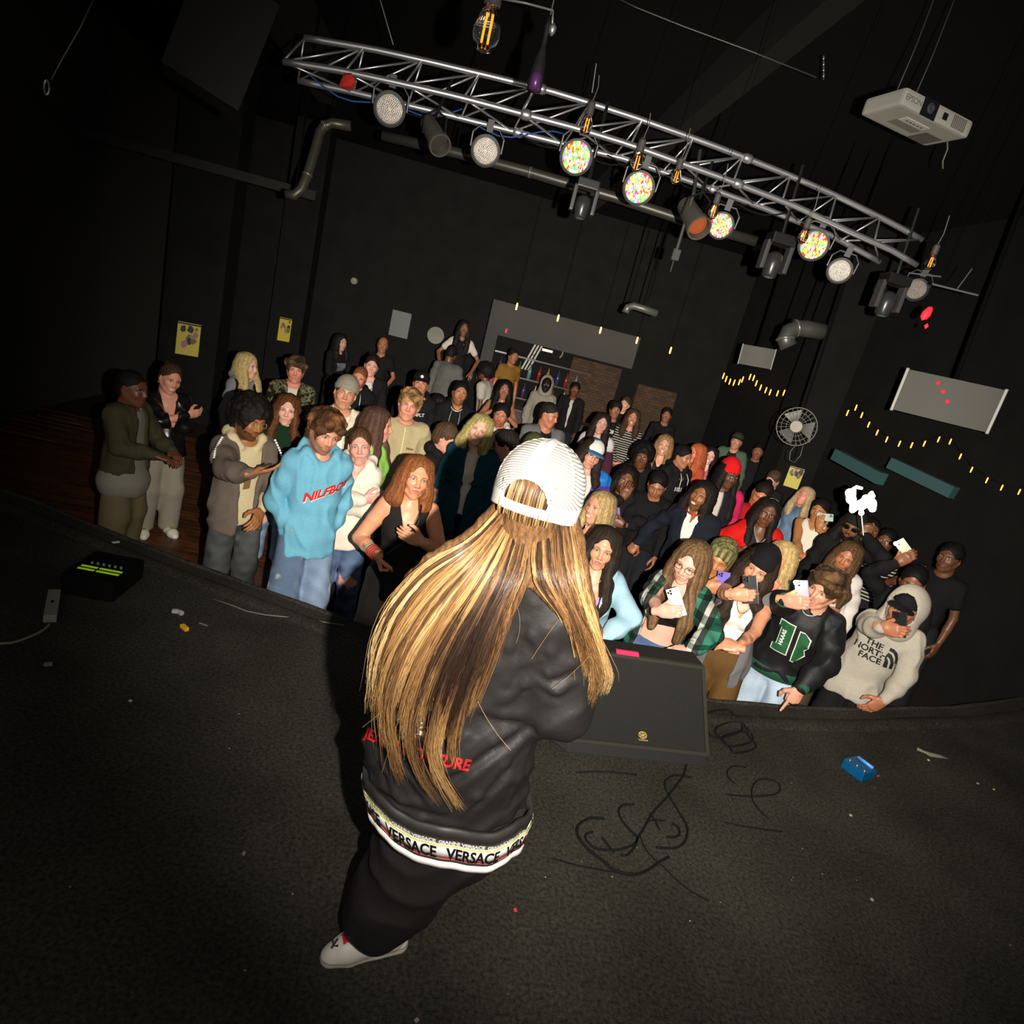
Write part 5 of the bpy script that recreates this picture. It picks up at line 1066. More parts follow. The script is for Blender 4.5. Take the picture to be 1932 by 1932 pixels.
    P('P63', 1031, 726, 34, 'person in a grey hoodie, hood up over a shadowed face', skin=(30, 24, 22), hair=None, headwear=[('hood', (138, 132, 120))], top=[dict(name='hoodie', col=(132, 126, 114), inf=.034, hem=.8, prints=[('poly', poly2d([(-.03, .03), (.04, .02), (.03, -.04), (-.02, -.03)]), (.04, -.03), 0, (60, 50, 96), 0)])], group=G3)  # shade under the hood is put into the near-black skin colour
    P('P64', 968, 672, 25, 'person in a mustard shirt standing at the bar', skin=SB, hair=('short', (22, 18, 18), None), turn=30, top=[tee((122, 88, 36))], group=G3, hz=(1.4, 2.5), riser=1)
    P('P65', 1085, 735, 30, 'dark figure with a white neckline to the right of the grey hoodie', skin=SD, hair=('short', (22, 18, 18), None), top=[tee((180, 174, 166)), jac((22, 21, 22), open=(.03, .01))], group=G3)
    P('P66', 1180, 762, 28, 'face half hidden behind the black lettered shirt', skin=SW, hair=('short', (60, 48, 36), None), turn=-20, top=[dict(name='shirt', col=(24, 23, 24), inf=.014)], group=G3)
    P('P67', 826, 764, 30, 'person with short dark hair between the fleece and the neck chain', skin=(96, 62, 46), hair=('short', (22, 18, 18), None), turn=30, top=[dict(name='jacket', col=(20, 20, 22), inf=.02)], group=G3)
    P('P68', 1212, 862, 40, 'shadowed person in black below the striped top', skin=SD, hair=('afro', (20, 18, 18), None), top=[hood((22, 21, 22))], group=G2)
    P('P69', 1240, 915, 47, 'person in black whose hand hangs in view, centre right', skin=(150, 98, 70), hair=('short', (20, 18, 18), None), hrot=(0, 20, 0), top=[dict(name='jacket', col=(22, 21, 22), inf=.03)], arms={-1: arm(A(1228, 985, .1), (-.8, .4, 0), 'fist', (0, -.1, -1))}, group=G2)
    # --- phones
    hold('P4', -1, (24, 24, 26), 'black phone in the hand of the man in glasses and grey jacket', tilt=-.3, reach=.11, slide=.05)
    hold('P40', -1, (222, 224, 216), 'white phone held by the woman in the plaid shirt', tilt=-.25, slide=.05, reach=.10)
    hold('P45', -1, (56, 56, 58), 'dark grey phone held by the woman in the black beanie', tilt=-.1, slide=.03)
    hold('P47', -1, (170, 172, 190), 'lilac phone with its torch lit, held by the man in the varsity jacket', lit=True, tilt=-.15, slide=.05)
    hold('P52', -1, (34, 34, 34), 'dark phone held up in front of the grey hood', tilt=-.1, slide=.04)
    hold('P41', -1, (120, 104, 190), 'purple phone held below the eyes of the boy with the blond fringe', slide=.03)
    hold('P36', -1, (206, 206, 170), 'glittery phone held by the smiling blond woman', tilt=1.2, slide=-.02, reach=.06)
    hold('P48', 1, (176, 196, 190), 'pale green phone held sideways by the man in the tank top', tilt=.1, reach=.11)
    hold('P53', -1, (180, 184, 170), 'pale phone with its torch lit at the far right', lit=True, slide=.06)
    ro, J, sp, toL, Rm, root, depth = PEOPLE['P14']
# ------------------------------------------------------------------ the performer, seen from behind
def performer():
    Hc, N = U3(1014, 947, 1.44), U3(1003, 1060, 1.47); C = U3(925, 1215, 1.58); W = U3(880, 1380, 1.68); Pv = U3(850, 1520, 1.80)
    shR, shL = U3(1040, 1160, 1.51), U3(820, 1165, 1.55); elR, wrR = U3(1050, 1318, 1.60), U3(1045, 1300, 1.86); elL, wrL = U3(752, 1330, 1.66), U3(722, 1470, 1.76)
    hipL, hipR = U3(820, 1560, 1.84), U3(875, 1560, 1.88); knL = U3(765, 1660, 1.90); anL = onZ(710, 1722, .15); knR = np.array([.20, 1.93, .50]); anR = onZ(790, 1642, .10)
    az = math.radians(24); HR = rotz(math.pi-az)@rotx(.12)
    root_loc = Vector((.16, 1.55, 0)); RL = np.array(root_loc); vw = np.array([.12, .99, 0.])
    # body: one surface (torso, limbs, head, hands)
    F = Field((-.45, 1.0, 0), (.75, 2.4, 1.75), .020)
    F.chain([C+[0, 0, .03], W, Pv], [.125, .12, .13], .05, sq=(vw, 1.3)); F.cone(N-[0, 0, .03], Hc-[0, 0, .05], .052, .050, .02)
    F.chain([N-[0, 0, .04], shR], [.05, .055], .04); F.chain([N-[0, 0, .04], shL], [.05, .055], .04)
    F.chain([shR, elR, wrR], [.048, .038, .027], .02); F.chain([shL, elL, wrL], [.048, .038, .027], .02)
    F.chain([hipL, knL, anL], [.085, .060, .042], .03); F.chain([hipR, knR, anR], [.085, .060, .042], .03)
    sk = np.array(lin((214, 158, 130))); V, Q = F.mesh(); Vs, Qs, n = [V], [Q], len(V)
    hv, hq = head_mesh(True, False, .004); hv = hv.copy(); tz = np.clip((-.09-hv[:, 2])/.08, 0, 1); hv[:, :2] *= (1-.7*tz)[:, None]; V = hv@HR.T+Hc; Vs.append(V); Qs.append(hq+n); n += len(V)
    for (w, f, s) in ((wrR, wrR-elR+np.array([-.1, .0, .05]), 1), (wrL, wrL-elL, -1)):
        a, b = hand_mesh('fist' if s > 0 else 'relax', .0045); V, Q = place_hand(a, b, w, f, (-s*.6, .2, 0), s, .95); Vs.append(V); Qs.append(Q+n); n += len(V)
    V = np.concatenate(Vs)-RL; me = mesh_from('person', V, np.concatenate(Qs), np.tile(sk, (n, 1))); root = link('person', me, SKIN); root.location = root_loc
    tag(root, 'performer seen from behind in a white mesh cap, long blond hair and black jacket', 'person')
    off = Matrix.Translation(-root_loc)
    # ---- jacket
    F = Field((-.55, .95, .60), (.75, 2.25, 1.62), .0075)
    F.chain([N-np.array([0, 0, .06]), C, W, U3(848, 1490, 1.77)], [.09, .145, .175, .202], .06, sq=(vw, 1.22))
    F.cone(shR, shL, .075, .080, .06); F.cone(N+CU*-.02, shR, .06, .09, .05); F.cone(N+CU*-.02, shL, .06, .085, .05)
    F.chain([shR, shR*.5+elR*.5, elR, elR*.45+wrR*.55, wrR], [.082, .094, .092, .074, .045], .05)
    F.chain([shL, shL*.5+elL*.5, elL, elL*.5+wrL*.5, wrL], [.080, .080, .072, .066, .045], .035)
    F.chain([U3(850, 1400, 1.72), U3(843, 1500, 1.77)], [.198, .203], .05, sq=(vw, 1.3))
    F.chain([U3(848, 1470, 1.75), U3(842, 1552, 1.80)], [.208, .205], .03, sq=(vw, 1.4)); u_ = U3(850, 1440, 1.72)-U3(842, 1552, 1.80); u_ /= np.linalg.norm(u_); o_ = U3(842, 1552, 1.80)+u_*.118; F.cut(lambda X, Y, Z: -((X-o_[0])*u_[0]+(Y-o_[1])*u_[1]+(Z-o_[2])*u_[2]), .01)
    F.cone(N-[0, 0, .03], N+[0, 0, .02], .074, .070, .03)
    g1, g2, g3, g4 = sinnoise(31, 15), sinnoise(32, 30), sinnoise(33, 7), sinnoise(34, 70)
    ax1 = (U3(1000, 1390, 1.6)-U3(720, 1560, 1.7)); ax1 /= np.linalg.norm(ax1)      # folds sweep from the right waist to the lower left
    pr = np.cross(ax1, CF); pr /= np.linalg.norm(pr)
    def folds(X, Y, Z):
        a = X*pr[0]+Y*pr[1]+Z*pr[2]; low = np.clip((1.22-Z)/.25, 0, 1)
        return low*(.008*(np.abs(np.sin(a*52+g3(X, Y, Z)*3.0))-.55))+(1-low*.6)*.0055*(np.abs(np.sin(g1(X, Y, Z)*2.2+g2(X, Y, Z)*.8+g3(X, Y, Z)))-.5)*1.6+.0022*np.sin(g2(X, Y, Z)*2.6)+.0006*g4(X, Y, Z)
    F.near(folds, .05)
    V, Q = F.mesh(); bv = bvh_of(V, Q)
    def on(x, y):
        h = bv.ray_cast(Vector(CC), Vector(ray(x, y)).normalized(), 5); return None if h[0] is None else (np.array(h[0]), np.array(h[1]))
    for pts, rr in (([(1002, 1378), (930, 1412), (860, 1462), (790, 1505)], .013), ([(1000, 1395), (950, 1455), (900, 1515), (870, 1550)], .012), ([(992, 1430), (975, 1480), (955, 1530)], .010), ([(722, 1340), (718, 1400), (728, 1460), (748, 1520)], .012), ([(738, 1330), (742, 1400), (768, 1470), (812, 1530)], .011),
                    ([(1000, 1372), (950, 1362), (905, 1352)], .014), ([(1012, 1262), (1040, 1288), (1078, 1270)], .015), ([(1020, 1300), (1050, 1316), (1082, 1300)], .010), ([(1060, 1190), (1040, 1240), (1048, 1280)], .010), ([(985, 1180), (960, 1230), (955, 1300)], .009), ([(1010, 1150), (1005, 1210), (1020, 1255)], .008), ([(960, 1330), (990, 1300), (1010, 1270)], .008), ([(700, 1480), (760, 1520), (840, 1540)], .009), ([(880, 1400), (840, 1440), (790, 1460)], .009)):
        hs_ = [on(x, y) for x, y in pts]; hs_ = [h for h in hs_ if h is not None]
        if len(hs_) > 1:
            W_ = [h[0]+h[1]*rr*.45 for h in hs_]; F.chain(W_, [rr*.4]+[rr]*(len(W_)-2)+[rr*.4], .022, op='s'); W_ = [h[0]-h[1]*rr*.1+CU*rr*1.7 for h in hs_]; F.chain(W_, [rr*.3]+[rr*.75]*(len(W_)-2)+[rr*.3], .022)
    V, Q = F.mesh(); bv = bvh_of(V, Q); col = np.tile(np.array(lin((33, 30, 30))), (len(V), 1))
    jk = link('jacket', mesh_from('jacket', V, Q, col), SATIN, root, off)
    # printed hem, ring by ring
    Cb = U3(842, 1552, 1.80); xr = np.array([math.cos(.17), -math.sin(.17), 0]); yr = np.array([math.sin(.17), math.cos(.17), 0]); upv = (U3(850, 1440, 1.72)-Cb); upv /= np.linalg.norm(upv); Rx, Ry = .216, .156
    def rp(phi, v, e=0.0): s_ = 1+.10*min(v, .14)/.14+.010*math.sin(phi*9+1)+.006*math.sin(phi*21); return Cb+xr*(Rx*s_+e)*math.sin(phi)-yr*(Ry*s_+e)*math.cos(phi)+upv*(v+.006*math.sin(phi*7+.5))
    def ring(name, v0, v1, m, e0=0.0):
        b = MB(); n_ = 96; P = []
        for i in range(n_): ph = i*2*math.pi/n_; P += [rp(ph, v0, e0), rp(ph, (v0+v1)/2, e0+.003), rp(ph, v1, e0), rp(ph, v1, e0-.012), rp(ph, v0, e0-.012)]
        b.add(P, [(i*5+j, ((i+1) % n_)*5+j, ((i+1) % n_)*5+(j+1) % 5, i*5+(j+1) % 5) for i in range(n_) for j in range(5)]); return b.build(name, m, jk, smooth=True, mw=None)
    for nm, a, b_, m, e_ in (('hem_white', 0, .026, mat('hem_white', (232, 228, 224), rough=.6), .004), ('hem_black', .026, .042, mat('hem_black', (40, 37, 37), rough=.5), .001), ('hem_print_band', .042, .092, mat('hem_white'), .003), ('hem_black', .092, .150, mat('hem_black'), -.001)):
        ring(nm, a, b_, m, e_)
    b = MB(); b.add([rp(p_, .13, -.02) for p_ in np.arange(24)*math.pi/12], [tuple(range(24))]); b.build('lining', mat('hem_black'), jk)
    b = MB(); b.tube([rp(p_, .0925, .005) for p_ in np.linspace(-3.14, 3.14, 97)], .0018, 5, cap=False); b.build('yellow_piping', mat('piping_yellow', (190, 196, 70)), jk)
    b = MB(); b.tube([rp(p_, .0425, .005) for p_ in np.linspace(-3.14, 3.14, 97)], .0016, 5, cap=False); b.build('red_piping', mat('piping_red', (170, 70, 60)), jk)
    def ringtext(txt, size, v, phi0, m, e_, shear=0, bold=.001, stretch=1.0):
        Vt, Ft = text_mesh(txt, size, bold=bold, shear=shear, sub=1); me = bpy.data.meshes.new('print'); P = [tuple(rp(phi0+q[0]/Rx*1.12*stretch, v+q[1]+.0, e_)) for q in Vt]; me.from_pydata(P, [], Ft); link('print', me, m, jk)
    ink = mat('print_black', (18, 16, 16))
    for p0 in (-1.77, -1.03, -.29, .45, 1.19): ringtext('VERSACE', .060, .066, p0, ink, .0085, stretch=.50, bold=.0018)
    for p0 in (-1.35, -.80, -.25, .30, .85, 1.40): ringtext('GIANNI VERSACE', .0165, .108, p0, mat('print_white', (225, 220, 212)), .0065, stretch=.78)
    # prints on the back
    dv = U3(780, 1400, 1.6)-CC; dv /= np.linalg.norm(dv)
    def pxdecal(VF, px, py, px2, py2, m, off_=.003):
        O = U3(px, py, 1.45); A_ = U3(px2, py2, 1.45)-O; L = np.linalg.norm(A_); A_ /= L; B_ = np.cross(dv, A_); B_ = -B_ if B_@CU < 0 else B_; return decal('print', VF, O, A_, B_, dv, bv, m, jk, off_)
    V1, F1 = text_mesh('JEANS COUTURE', .036, bold=.001, sub=1); V1 = V1.copy(); V1[:, 1] -= .9*(V1[:, 0]*.0)+.25*(V1[:, 0]**2)*-2.0
    pxdecal((V1, F1), 782, 1422, 842, 1441, mat('print_red', (206, 26, 34)))
    wh = mat('print_white'); r = random.Random(8)
    for (cx, cy, sx, sy, k_) in ((735, 1312, 16, 12, 5), (762, 1355, 16, 22, 6), (800, 1376, 34, 14, 9), (770, 1385, 22, 12, 6), (822, 1360, 16, 20, 5), (780, 1335, 14, 20, 4)):
        for i in range(k_):
            t0 = r.random()*6.28; P = []
            for t in np.linspace(0, 1, 9): x = cx+sx*(.3+.7*i/k_)*math.cos(t0+t*2.2); y = cy+sy*(.3+.7*i/k_)*math.sin(t0+t*2.2); P.append((x, y))
            Q_ = []
            for x, y in P:
                h = bv.ray_cast(Vector(CC), Vector(ray(x, y)).normalized(), 5)
                if h[0] is not None: Q_.append(np.array(h[0])-dv*.002)
            if len(Q_) > 3: b = MB(); b.tube(Q_, .0017, 4); b.build('embroidery', wh, jk)
    # ---- trousers
    F = Field((-.45, 1.0, .02), (.75, 2.5, .98), .008)
    F.cone(U3(848, 1520, 1.80), U3(846, 1560, 1.84), .165, .17, .05, sq=(vw, 1.25))
    F.chain([hipL, hipL*.5+knL*.5, knL, knL*.45+anL*.55, anL+[.0, 0, -.015]], [.130, .130, .118, .108, .098], .06)
    F.chain([hipR, knR, anR+np.array([0, 0, -.02])], [.120, .105, .090], .05)
    F.cut(lambda X, Y, Z: .095+.015*np.sin(X*30)-Z, .01); F.near(lambda X, Y, Z: .009*(np.abs(np.sin(g1(X, Y, Z)*1.9+Z*22+g3(X, Y, Z)*2.3))-.5)+.003*np.sin(g2(X, Y, Z)*2), .05)
    V, Q = F.mesh(); link('trousers', mesh_from('trousers', V, Q, np.tile(np.array(lin((30, 27, 27))), (len(V), 1))), SATIN, root, off)
    # ---- shoes
    def sneaker(heel, toe, nm):
        d = toe-heel; d[2] = 0; L = np.linalg.norm(d); d /= L; sd = np.array([-d[1], d[0], 0]); R_ = np.array([d, sd, [0, 0, 1]]).T; k = L/.29
        F = Field((-.04, -.08, -.005), (.33, .08, .19), .0048)
        F.chain([(.045, 0, .050), (.10, 0, .055), (.16, 0, .052), (.215, .004, .040), (.255, .006, .034)], [.040, .041, .045, .044, .034], .03, sq=((0, 1, 0), 1.0))
        F.chain([(.055, 0, .06), (.05, 0, .125)], [.043, .043], .03); F.cone((.11, 0, .085), (.075, 0, .13), .030, .030, .03); F.cone((.055, 0, .12), (.055, 0, .22), .034, .036, .004, op='s')
        F.chain([(.02, 0, .012), (.10, 0, .010), (.20, .002, .012), (.262, .006, .018)], [.040, .041, .047, .038], .01, sq=None); F.cut(lambda X, Y, Z: .0-Z+0*X, .003)
        V, Q = F.mesh(); Cc = np.tile(np.array(lin((196, 188, 178))), (len(V), 1)); z = V[:, 2]
        Cc[z < .022] = lin((178, 168, 158)); Cc[(z > .022)*(z < .027)] = lin((120, 110, 104)); m_ = (z > .105)*(V[:, 0] < .13); Cc[m_] = lin((176, 170, 162)); m_ = (V[:, 0] > .195)*(V[:, 0] < .232)*(np.abs(V[:, 1]) < .022)*(z > .062); Cc[m_] = lin((176, 26, 30))
        M_ = Matrix([[*(R_[i]*k), (heel-RL)[i]*(1 if i < 2 else 0)] for i in range(3)]+[[0, 0, 0, 1]]); M_[2][3] = .0
        o = link(nm, mesh_from(nm, V, Q, Cc), SHOEM, root, M_)
        b = MB()
        for i in range(4): b.tube([(.186+.013*i, -.030, .072-.003*i), (.194+.013*i, 0, .096-.0055*i), (.186+.013*i, .030, .072-.003*i)], .0042, 5)
        b.build('laces', mat('lace_white', (206, 200, 192)), o, smooth=True)
        b = MB(); b.box((.258, .004, .0735), (.034, .007, .004), rotz(.7)@roty(.5)); b.box((.256, .012, .0725), (.022, .006, .004), rotz(-.6)@roty(.5)); b.box((.262, -.003, .0705), (.018, .006, .004), rotz(1.6)@roty(.5)); b.build('emblem', ink, o)
        return o
    sneaker(onZ(762, 1768, .03), onZ(610, 1797, .03), 'shoe'); sneaker(anR*[1, 1, 0]-np.array([.03, -.06, 0]), anR*[1, 1, 0]+np.array([.05, .20, 0]), 'shoe')
    # ---- cap
    HM = off@Matrix([[*HR[i], Hc[i]] for i in range(3)]+[[0, 0, 0, 1]])
    F = Field((-.13, -.16, -.06), (.13, .16, .18), .0032)
    F.ball((0, .012, .040), (.098, .116, .103), 0); F.cone((0, .012, .0), (0, .012, -.04), .098, .100, .02, sq=((0, 0, 1), 1.0))
    F.ball((0, .012, .036), (.094, .112, .100), 0, op='s'); F.cone((0, .012, .0), (0, .012, -.06), .0945, .096, .0, op='s')
    F.cut(lambda X, Y, Z: -(Z+.024+.10*(Y-.012)*-1*.35), .002)
    F.ball((0, .13, .002), (.050, .06, .050), .0, op='s') if False else None
    w = (slice(None),)*3; X, Y, Z = F.grid(w); hole = np.maximum(np.sqrt((X/.049)**2+((Z-.004)/.050)**2+0*Y)-1, -(Z-.004)/.02); hole = np.maximum(hole*.045, .02-Y); F.S = np.maximum(F.S, -hole.astype(np.float32))
    for k_ in range(6):
        a = k_*math.pi/3+math.pi/6*0+math.pi/2; P = [(.0985*math.cos(a)*math.cos(e), .012+.1165*math.sin(a)*math.cos(e), .040+.1035*math.sin(e)) for e in np.linspace(-.05 if not (k_ == 0) else .55, 1.5, 9)]
        F.chain(P, [.0022]*9, .003)
    V, Q = F.mesh()
    CM = mat('trucker_mesh', (236, 233, 228), rough=.7); nt = CM.node_tree; bs = nt.nodes['Principled BSDF']; tc = nt.nodes.new('ShaderNodeTexCoord'); sp_ = nt.nodes.new('ShaderNodeSeparateXYZ'); nt.links.new(tc.outputs['Object'], sp_.inputs[0])
    def math_(op, a, b=None):
        n = nt.nodes.new('ShaderNodeMath'); n.operation = op
        for i, v in enumerate((a, b)):
            if v is None: continue
            if isinstance(v, (int, float)): n.inputs[i].default_value = v
            else: nt.links.new(v, n.inputs[i])
        return n.outputs[0]
    ab = math_('ABSOLUTE', sp_.outputs[0]); rr = math_('SQRT', math_('ADD', math_('MULTIPLY', math_('SUBTRACT', ab, .012), math_('SUBTRACT', ab, .012)), math_('MULTIPLY', math_('SUBTRACT', sp_.outputs[2], -.035), math_('SUBTRACT', sp_.outputs[2], -.035))))
    fr = math_('FRACT', math_('MULTIPLY', rr, 1/.0052)); ln = math_('LESS_THAN', fr, .36); up_ = math_('GREATER_THAN', sp_.outputs[2], .014); side = math_('GREATER_THAN', ab, .016); seam = math_('MULTIPLY', math_('MULTIPLY', ln, up_), side)
    mx = nt.nodes.new('ShaderNodeMix'); mx.data_type = 'RGBA'; nt.links.new(seam, mx.inputs[0]); mx.inputs[6].default_value = (*lin((204, 201, 196)), 1); mx.inputs[7].default_value = (*lin((132, 125, 110)), 1); nt.links.new(mx.outputs[2], bs.inputs['Base Color'])
    cp = link('cap', mesh_from('cap', V, Q), CM, root, HM)
    b = MB(); b.lathe([(0, .148), (.010, .146), (.012, .141), (.0, .140)], (0, .012, 0), None, 14); b.build('cap_button', mat('cap_grey', (104, 104, 106), rough=.5), cp, smooth=True)
    F = Field((-.11, -.15, .02), (.11, -.0, .16), .004); F.ball((0, .012, .041), (.1005, .1185, .106), 0); F.ball((0, .012, .037), (.095, .113, .101), 0, op='s'); F.cut(lambda X, Y, Z: Y+.030+0*Z, .002); V, Q = F.mesh(); link('cap_front_panel', mesh_from('cap_front_panel', V, Q), mat('cap_grey'), cp)
    F = Field((-.10, -.22, -.02), (.10, -.04, .06), .004); F.ball((0, -.115, -.0), (.078, .085, .012), 0); F.cut(lambda X, Y, Z: Y+.085+0*Z, .002); V, Q = F.mesh(); link('brim', mesh_from('brim', V, Q), mat('cap_grey'), cp)
    # ---- hair: under-layer volume, then strands
    GL = [[(940, 962), (888, 1016), (812, 1056), (748, 1122), (715, 1195), (703, 1265), (693, 1325)], [(946, 974), (884, 1040), (804, 1106), (745, 1195), (716, 1295), (722, 1390), (742, 1450)],
          [(954, 984), (900, 1062), (832, 1150), (772, 1250), (742, 1350), (752, 1440), (775, 1500)], [(966, 988), (926, 1072), (872, 1162), (818, 1262), (786, 1370), (800, 1460), (858, 1538)],
          [(978, 990), (950, 1080), (906, 1170), (862, 1270), (832, 1370), (830, 1440), (868, 1520)], [(994, 992), (974, 1080), (936, 1162), (898, 1262), (866, 1350), (852, 1420), (866, 1478)], [(1004, 994), (988, 1080), (966, 1135), (944, 1205), (908, 1290), (884, 1360), (872, 1420)]]
    DL = [1.41, 1.36, 1.36, 1.39, 1.44, 1.49, 1.55]
    GR = [[(1008, 990), (1004, 1066), (1018, 1108), (1060, 1156), (1086, 1220), (1090, 1285), (1086, 1332)], [(1030, 992), (1036, 1078), (1056, 1130), (1084, 1182), (1103, 1240), (1109, 1290), (1100, 1338)], [(1056, 990), (1066, 1080), (1085, 1138), (1106, 1190), (1121, 1240), (1128, 1282), (1116, 1330)], [(1082, 985), (1097, 1068), (1110, 1130), (1127, 1190), (1139, 1238), (1147, 1274), (1134, 1312)]]
    DR = [1.41, 1.36, 1.36, 1.39, 1.45, 1.50, 1.54]
    def guides(G, D): return np.array([[U3(x, y, d) for (x, y), d in zip(g, D)] for g in G])
    def surf(T, u, v):
        nu, nv = T.shape[0]-1, T.shape[1]-1
        def cr(P, t, n_):
            i = np.clip(t.astype(int), 0, n_-1); f = (t-i)[:, None]; g = lambda k: P(np.clip(i+k, 0, n_))
            p0, p1, p2, p3 = g(-1), g(0), g(1), g(2); return .5*(2*p1+(p2-p0)*f+(2*p0-5*p1+4*p2-p3)*f*f+(3*p1-p0-3*p2+p3)*f**3)
        tv = v*nv; tu = np.full(len(v), u*nu)
        return cr(lambda iu: cr(lambda iv: T[iu, iv], tv, nv), tu, nu)
    r = np.random.RandomState(12); S_V = []; S_F = []; S_C = []; cnt = 0
    pal = np.array([lin(c) for c in ((44, 31, 24), (82, 58, 40), (140, 102, 62), (186, 148, 94), (222, 196, 150))])
    def strands(T, num, nclump, side, lo=.72):
        nonlocal cnt
        cl = r.rand(nclump); nl = max(8, nclump//4); lk = (np.arange(nl)+.3+.4*r.rand(nl))/nl; ll = lo+(1-lo)*r.rand(nl)**.7; cc = r.rand(nclump); clen = lo+(1-lo)*r.rand(nclump)**.8; clj = (r.rand(nclump, 3)-.5)
        ns = 15; v0 = np.linspace(0, 1, ns)
        for i in range(num):
            u = r.rand(); k = np.argmin(np.abs(cl-u)); m_ = np.argmin(np.abs(lk-cl[k])); L = min(ll[m_]*(.55+.45*r.rand()**.4)*1.03, 1.0) if side < 2 else 1.0; v = v0*L
            uu = u+(cl[k]-u)*.55
            P = surf(T, u*.5+uu*.5, v); Pc = surf(T, cl[k], v); t = np.clip((v-.35)/.6, 0, 1)[:, None]; P = P*(1-.55*t)+Pc*.55*t; t3 = np.clip((v-.42)/.45, 0, 1)[:, None]*(.80 if side < 2 else 0); P = P*(1-t3)+surf(T, lk[m_], v)*t3
            jt = 0 if side == 2 else 1; wv = 5+5*r.rand(); ph = r.rand()*6.28; a = .0028*np.sin(v*wv*2+ph)+.0085*np.sin(v*5+clj[k, 0]*9)*v
            a = (a+.010*(r.rand()-.5)*v*2)*jt; P = P+CR*a[:, None]+CU*(clj[k, 1]*.012*v)[:, None]-CF*((.014*r.rand()-.004+.006*np.sin(k*2.4+v*5)))[:, None]*jt+CF*(1-jt)*.006*r.rand()
            if jt and r.rand() < .07: P += (CR*(r.rand()-.5)*.05+CU*(r.rand()-.5)*.03)*((v/L)**2)[:, None]
            rad = (.00085+.0005*r.rand())*np.clip(1.15-(v/L)**3, .15, 1)
            d = np.gradient(P, axis=0); d /= np.linalg.norm(d, axis=1)[:, None]; s1 = np.cross(d, CF); s1 /= np.linalg.norm(s1, axis=1)[:, None]; s2 = np.cross(d, s1)
            ring_ = [P+(s1*math.cos(q)+s2*math.sin(q))*rad[:, None] for q in (0, 2.094, 4.189)]
            VV = np.stack(ring_, 1).reshape(-1, 3); base = cnt+np.arange(ns-1)[:, None]*3; q = []
            for j in range(3): j2 = (j+1) % 3; q.append(np.concatenate([base+j, base+j2, base+j2+3, base+j+3], 1))
            S_V.append(VV); S_F.append(np.concatenate(q)); cnt += len(VV)
            # colour: highlights by lock, darker roots and a dark inner panel near the spine
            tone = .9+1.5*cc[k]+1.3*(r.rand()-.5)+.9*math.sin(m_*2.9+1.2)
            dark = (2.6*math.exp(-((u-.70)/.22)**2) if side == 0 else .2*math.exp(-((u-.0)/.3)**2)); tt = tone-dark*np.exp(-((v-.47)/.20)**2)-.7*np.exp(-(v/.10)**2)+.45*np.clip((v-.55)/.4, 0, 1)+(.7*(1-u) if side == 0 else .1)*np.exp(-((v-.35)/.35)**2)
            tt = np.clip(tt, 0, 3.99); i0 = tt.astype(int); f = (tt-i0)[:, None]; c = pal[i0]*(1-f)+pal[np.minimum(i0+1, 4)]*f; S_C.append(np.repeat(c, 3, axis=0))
    TL, TR = guides(GL, DL), guides(GR, DR)
    strands(TL, 3900, 90, 0, .50); strands(TR, 1500, 40, 1, .74)
    hole_ = [[HR@np.array([x, .108-6*x*x, .062])+Hc, HR@np.array([x*1.02, .117-6*x*x, .030])+Hc, HR@np.array([x*1.05, .117-6*x*x, -.002])+Hc, HR@np.array([x*1.05, .110-6*x*x, -.034])+Hc] for x in (-.055, -.028, 0, .028, .055)]
    strands(np.array(hole_), 900, 50, 2, .97)
    for i in range(22):            # stray wisps
        g_ = GL if r.rand() < .7 else GR; G_ = g_[r.randint(len(g_))]; s0 = r.randint(1, 5); x0, y0 = G_[s0]; x0 += (r.rand()-.5)*50; ln_ = 60+150*r.rand(); an = 1.57+(r.rand()-.5)*1.5; cu = (r.rand()-.5)*3; P = []; x, y = x0, y0; d0 = 1.34+.03*s0
        for q in range(12): P.append(U3(x, y, d0-.008+.004*q*.3)); an += cu/12; x += math.cos(an)*ln_/12; y += math.sin(an)*ln_/12
        b = MB(); b.tube(P, .00032, 3); c_ = tuple(pal[3+(i % 2)]); S_V.append(np.array(b.V)); S_F.append(np.array([f for f in b.F if len(f) == 4])+cnt); cnt += len(b.V); S_C.append(np.tile(c_, (len(b.V), 1)))
    V = np.concatenate(S_V); Q = np.concatenate(S_F); Cc = np.concatenate(S_C)
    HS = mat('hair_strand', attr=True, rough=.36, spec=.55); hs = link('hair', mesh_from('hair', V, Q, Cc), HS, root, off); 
    F = Field((-.35, 1.0, .85), (.60, 1.75, 1.62), .009)
    for T, D_ in ((TL, 0), (TR, 1)):
        nu = T.shape[0]
        for i in range(nu):
            for s_ in ((0, .5) if i < nu-1 else (0,)):
                u = (i+s_)/(nu-1); P = surf(T, min(u, .999), np.linspace(0, .60, 8))+CF*.030; F.chain(list(P), list(np.linspace(.020, .010, 8)), .015)
    hb, hq_ = None, None
    F.ball(HR@np.array([0, .016, .030])+Hc, (.079, .100, .092), .01, R=HR); F.cone(HR@np.array([0, .040, -.04])+Hc, U3(1003, 1056, 1.455), .055, .045, .03); F.cone(U3(1002, 1062, 1.48), U3(975, 1120, 1.48), .045, .03, .03)
    F.near(lambda X, Y, Z: .0008*np.sin((X*CR[0]+Y*CR[1]+Z*CR[2])*300+g1(X, Y, Z)*2)); V, Q = F.mesh(); t = r.rand(len(V))[:, None]; st = (np.sin((V@CR)*420+2*g1(V[:, 0], V[:, 1], V[:, 2]))*.5+.5)[:, None]
    link('hair_underlayer', mesh_from('hair_underlayer', V, Q, pal[1]*(1-st*.6)+pal[2]*st*.6), HAIR, root, off)
    return bv
performer()
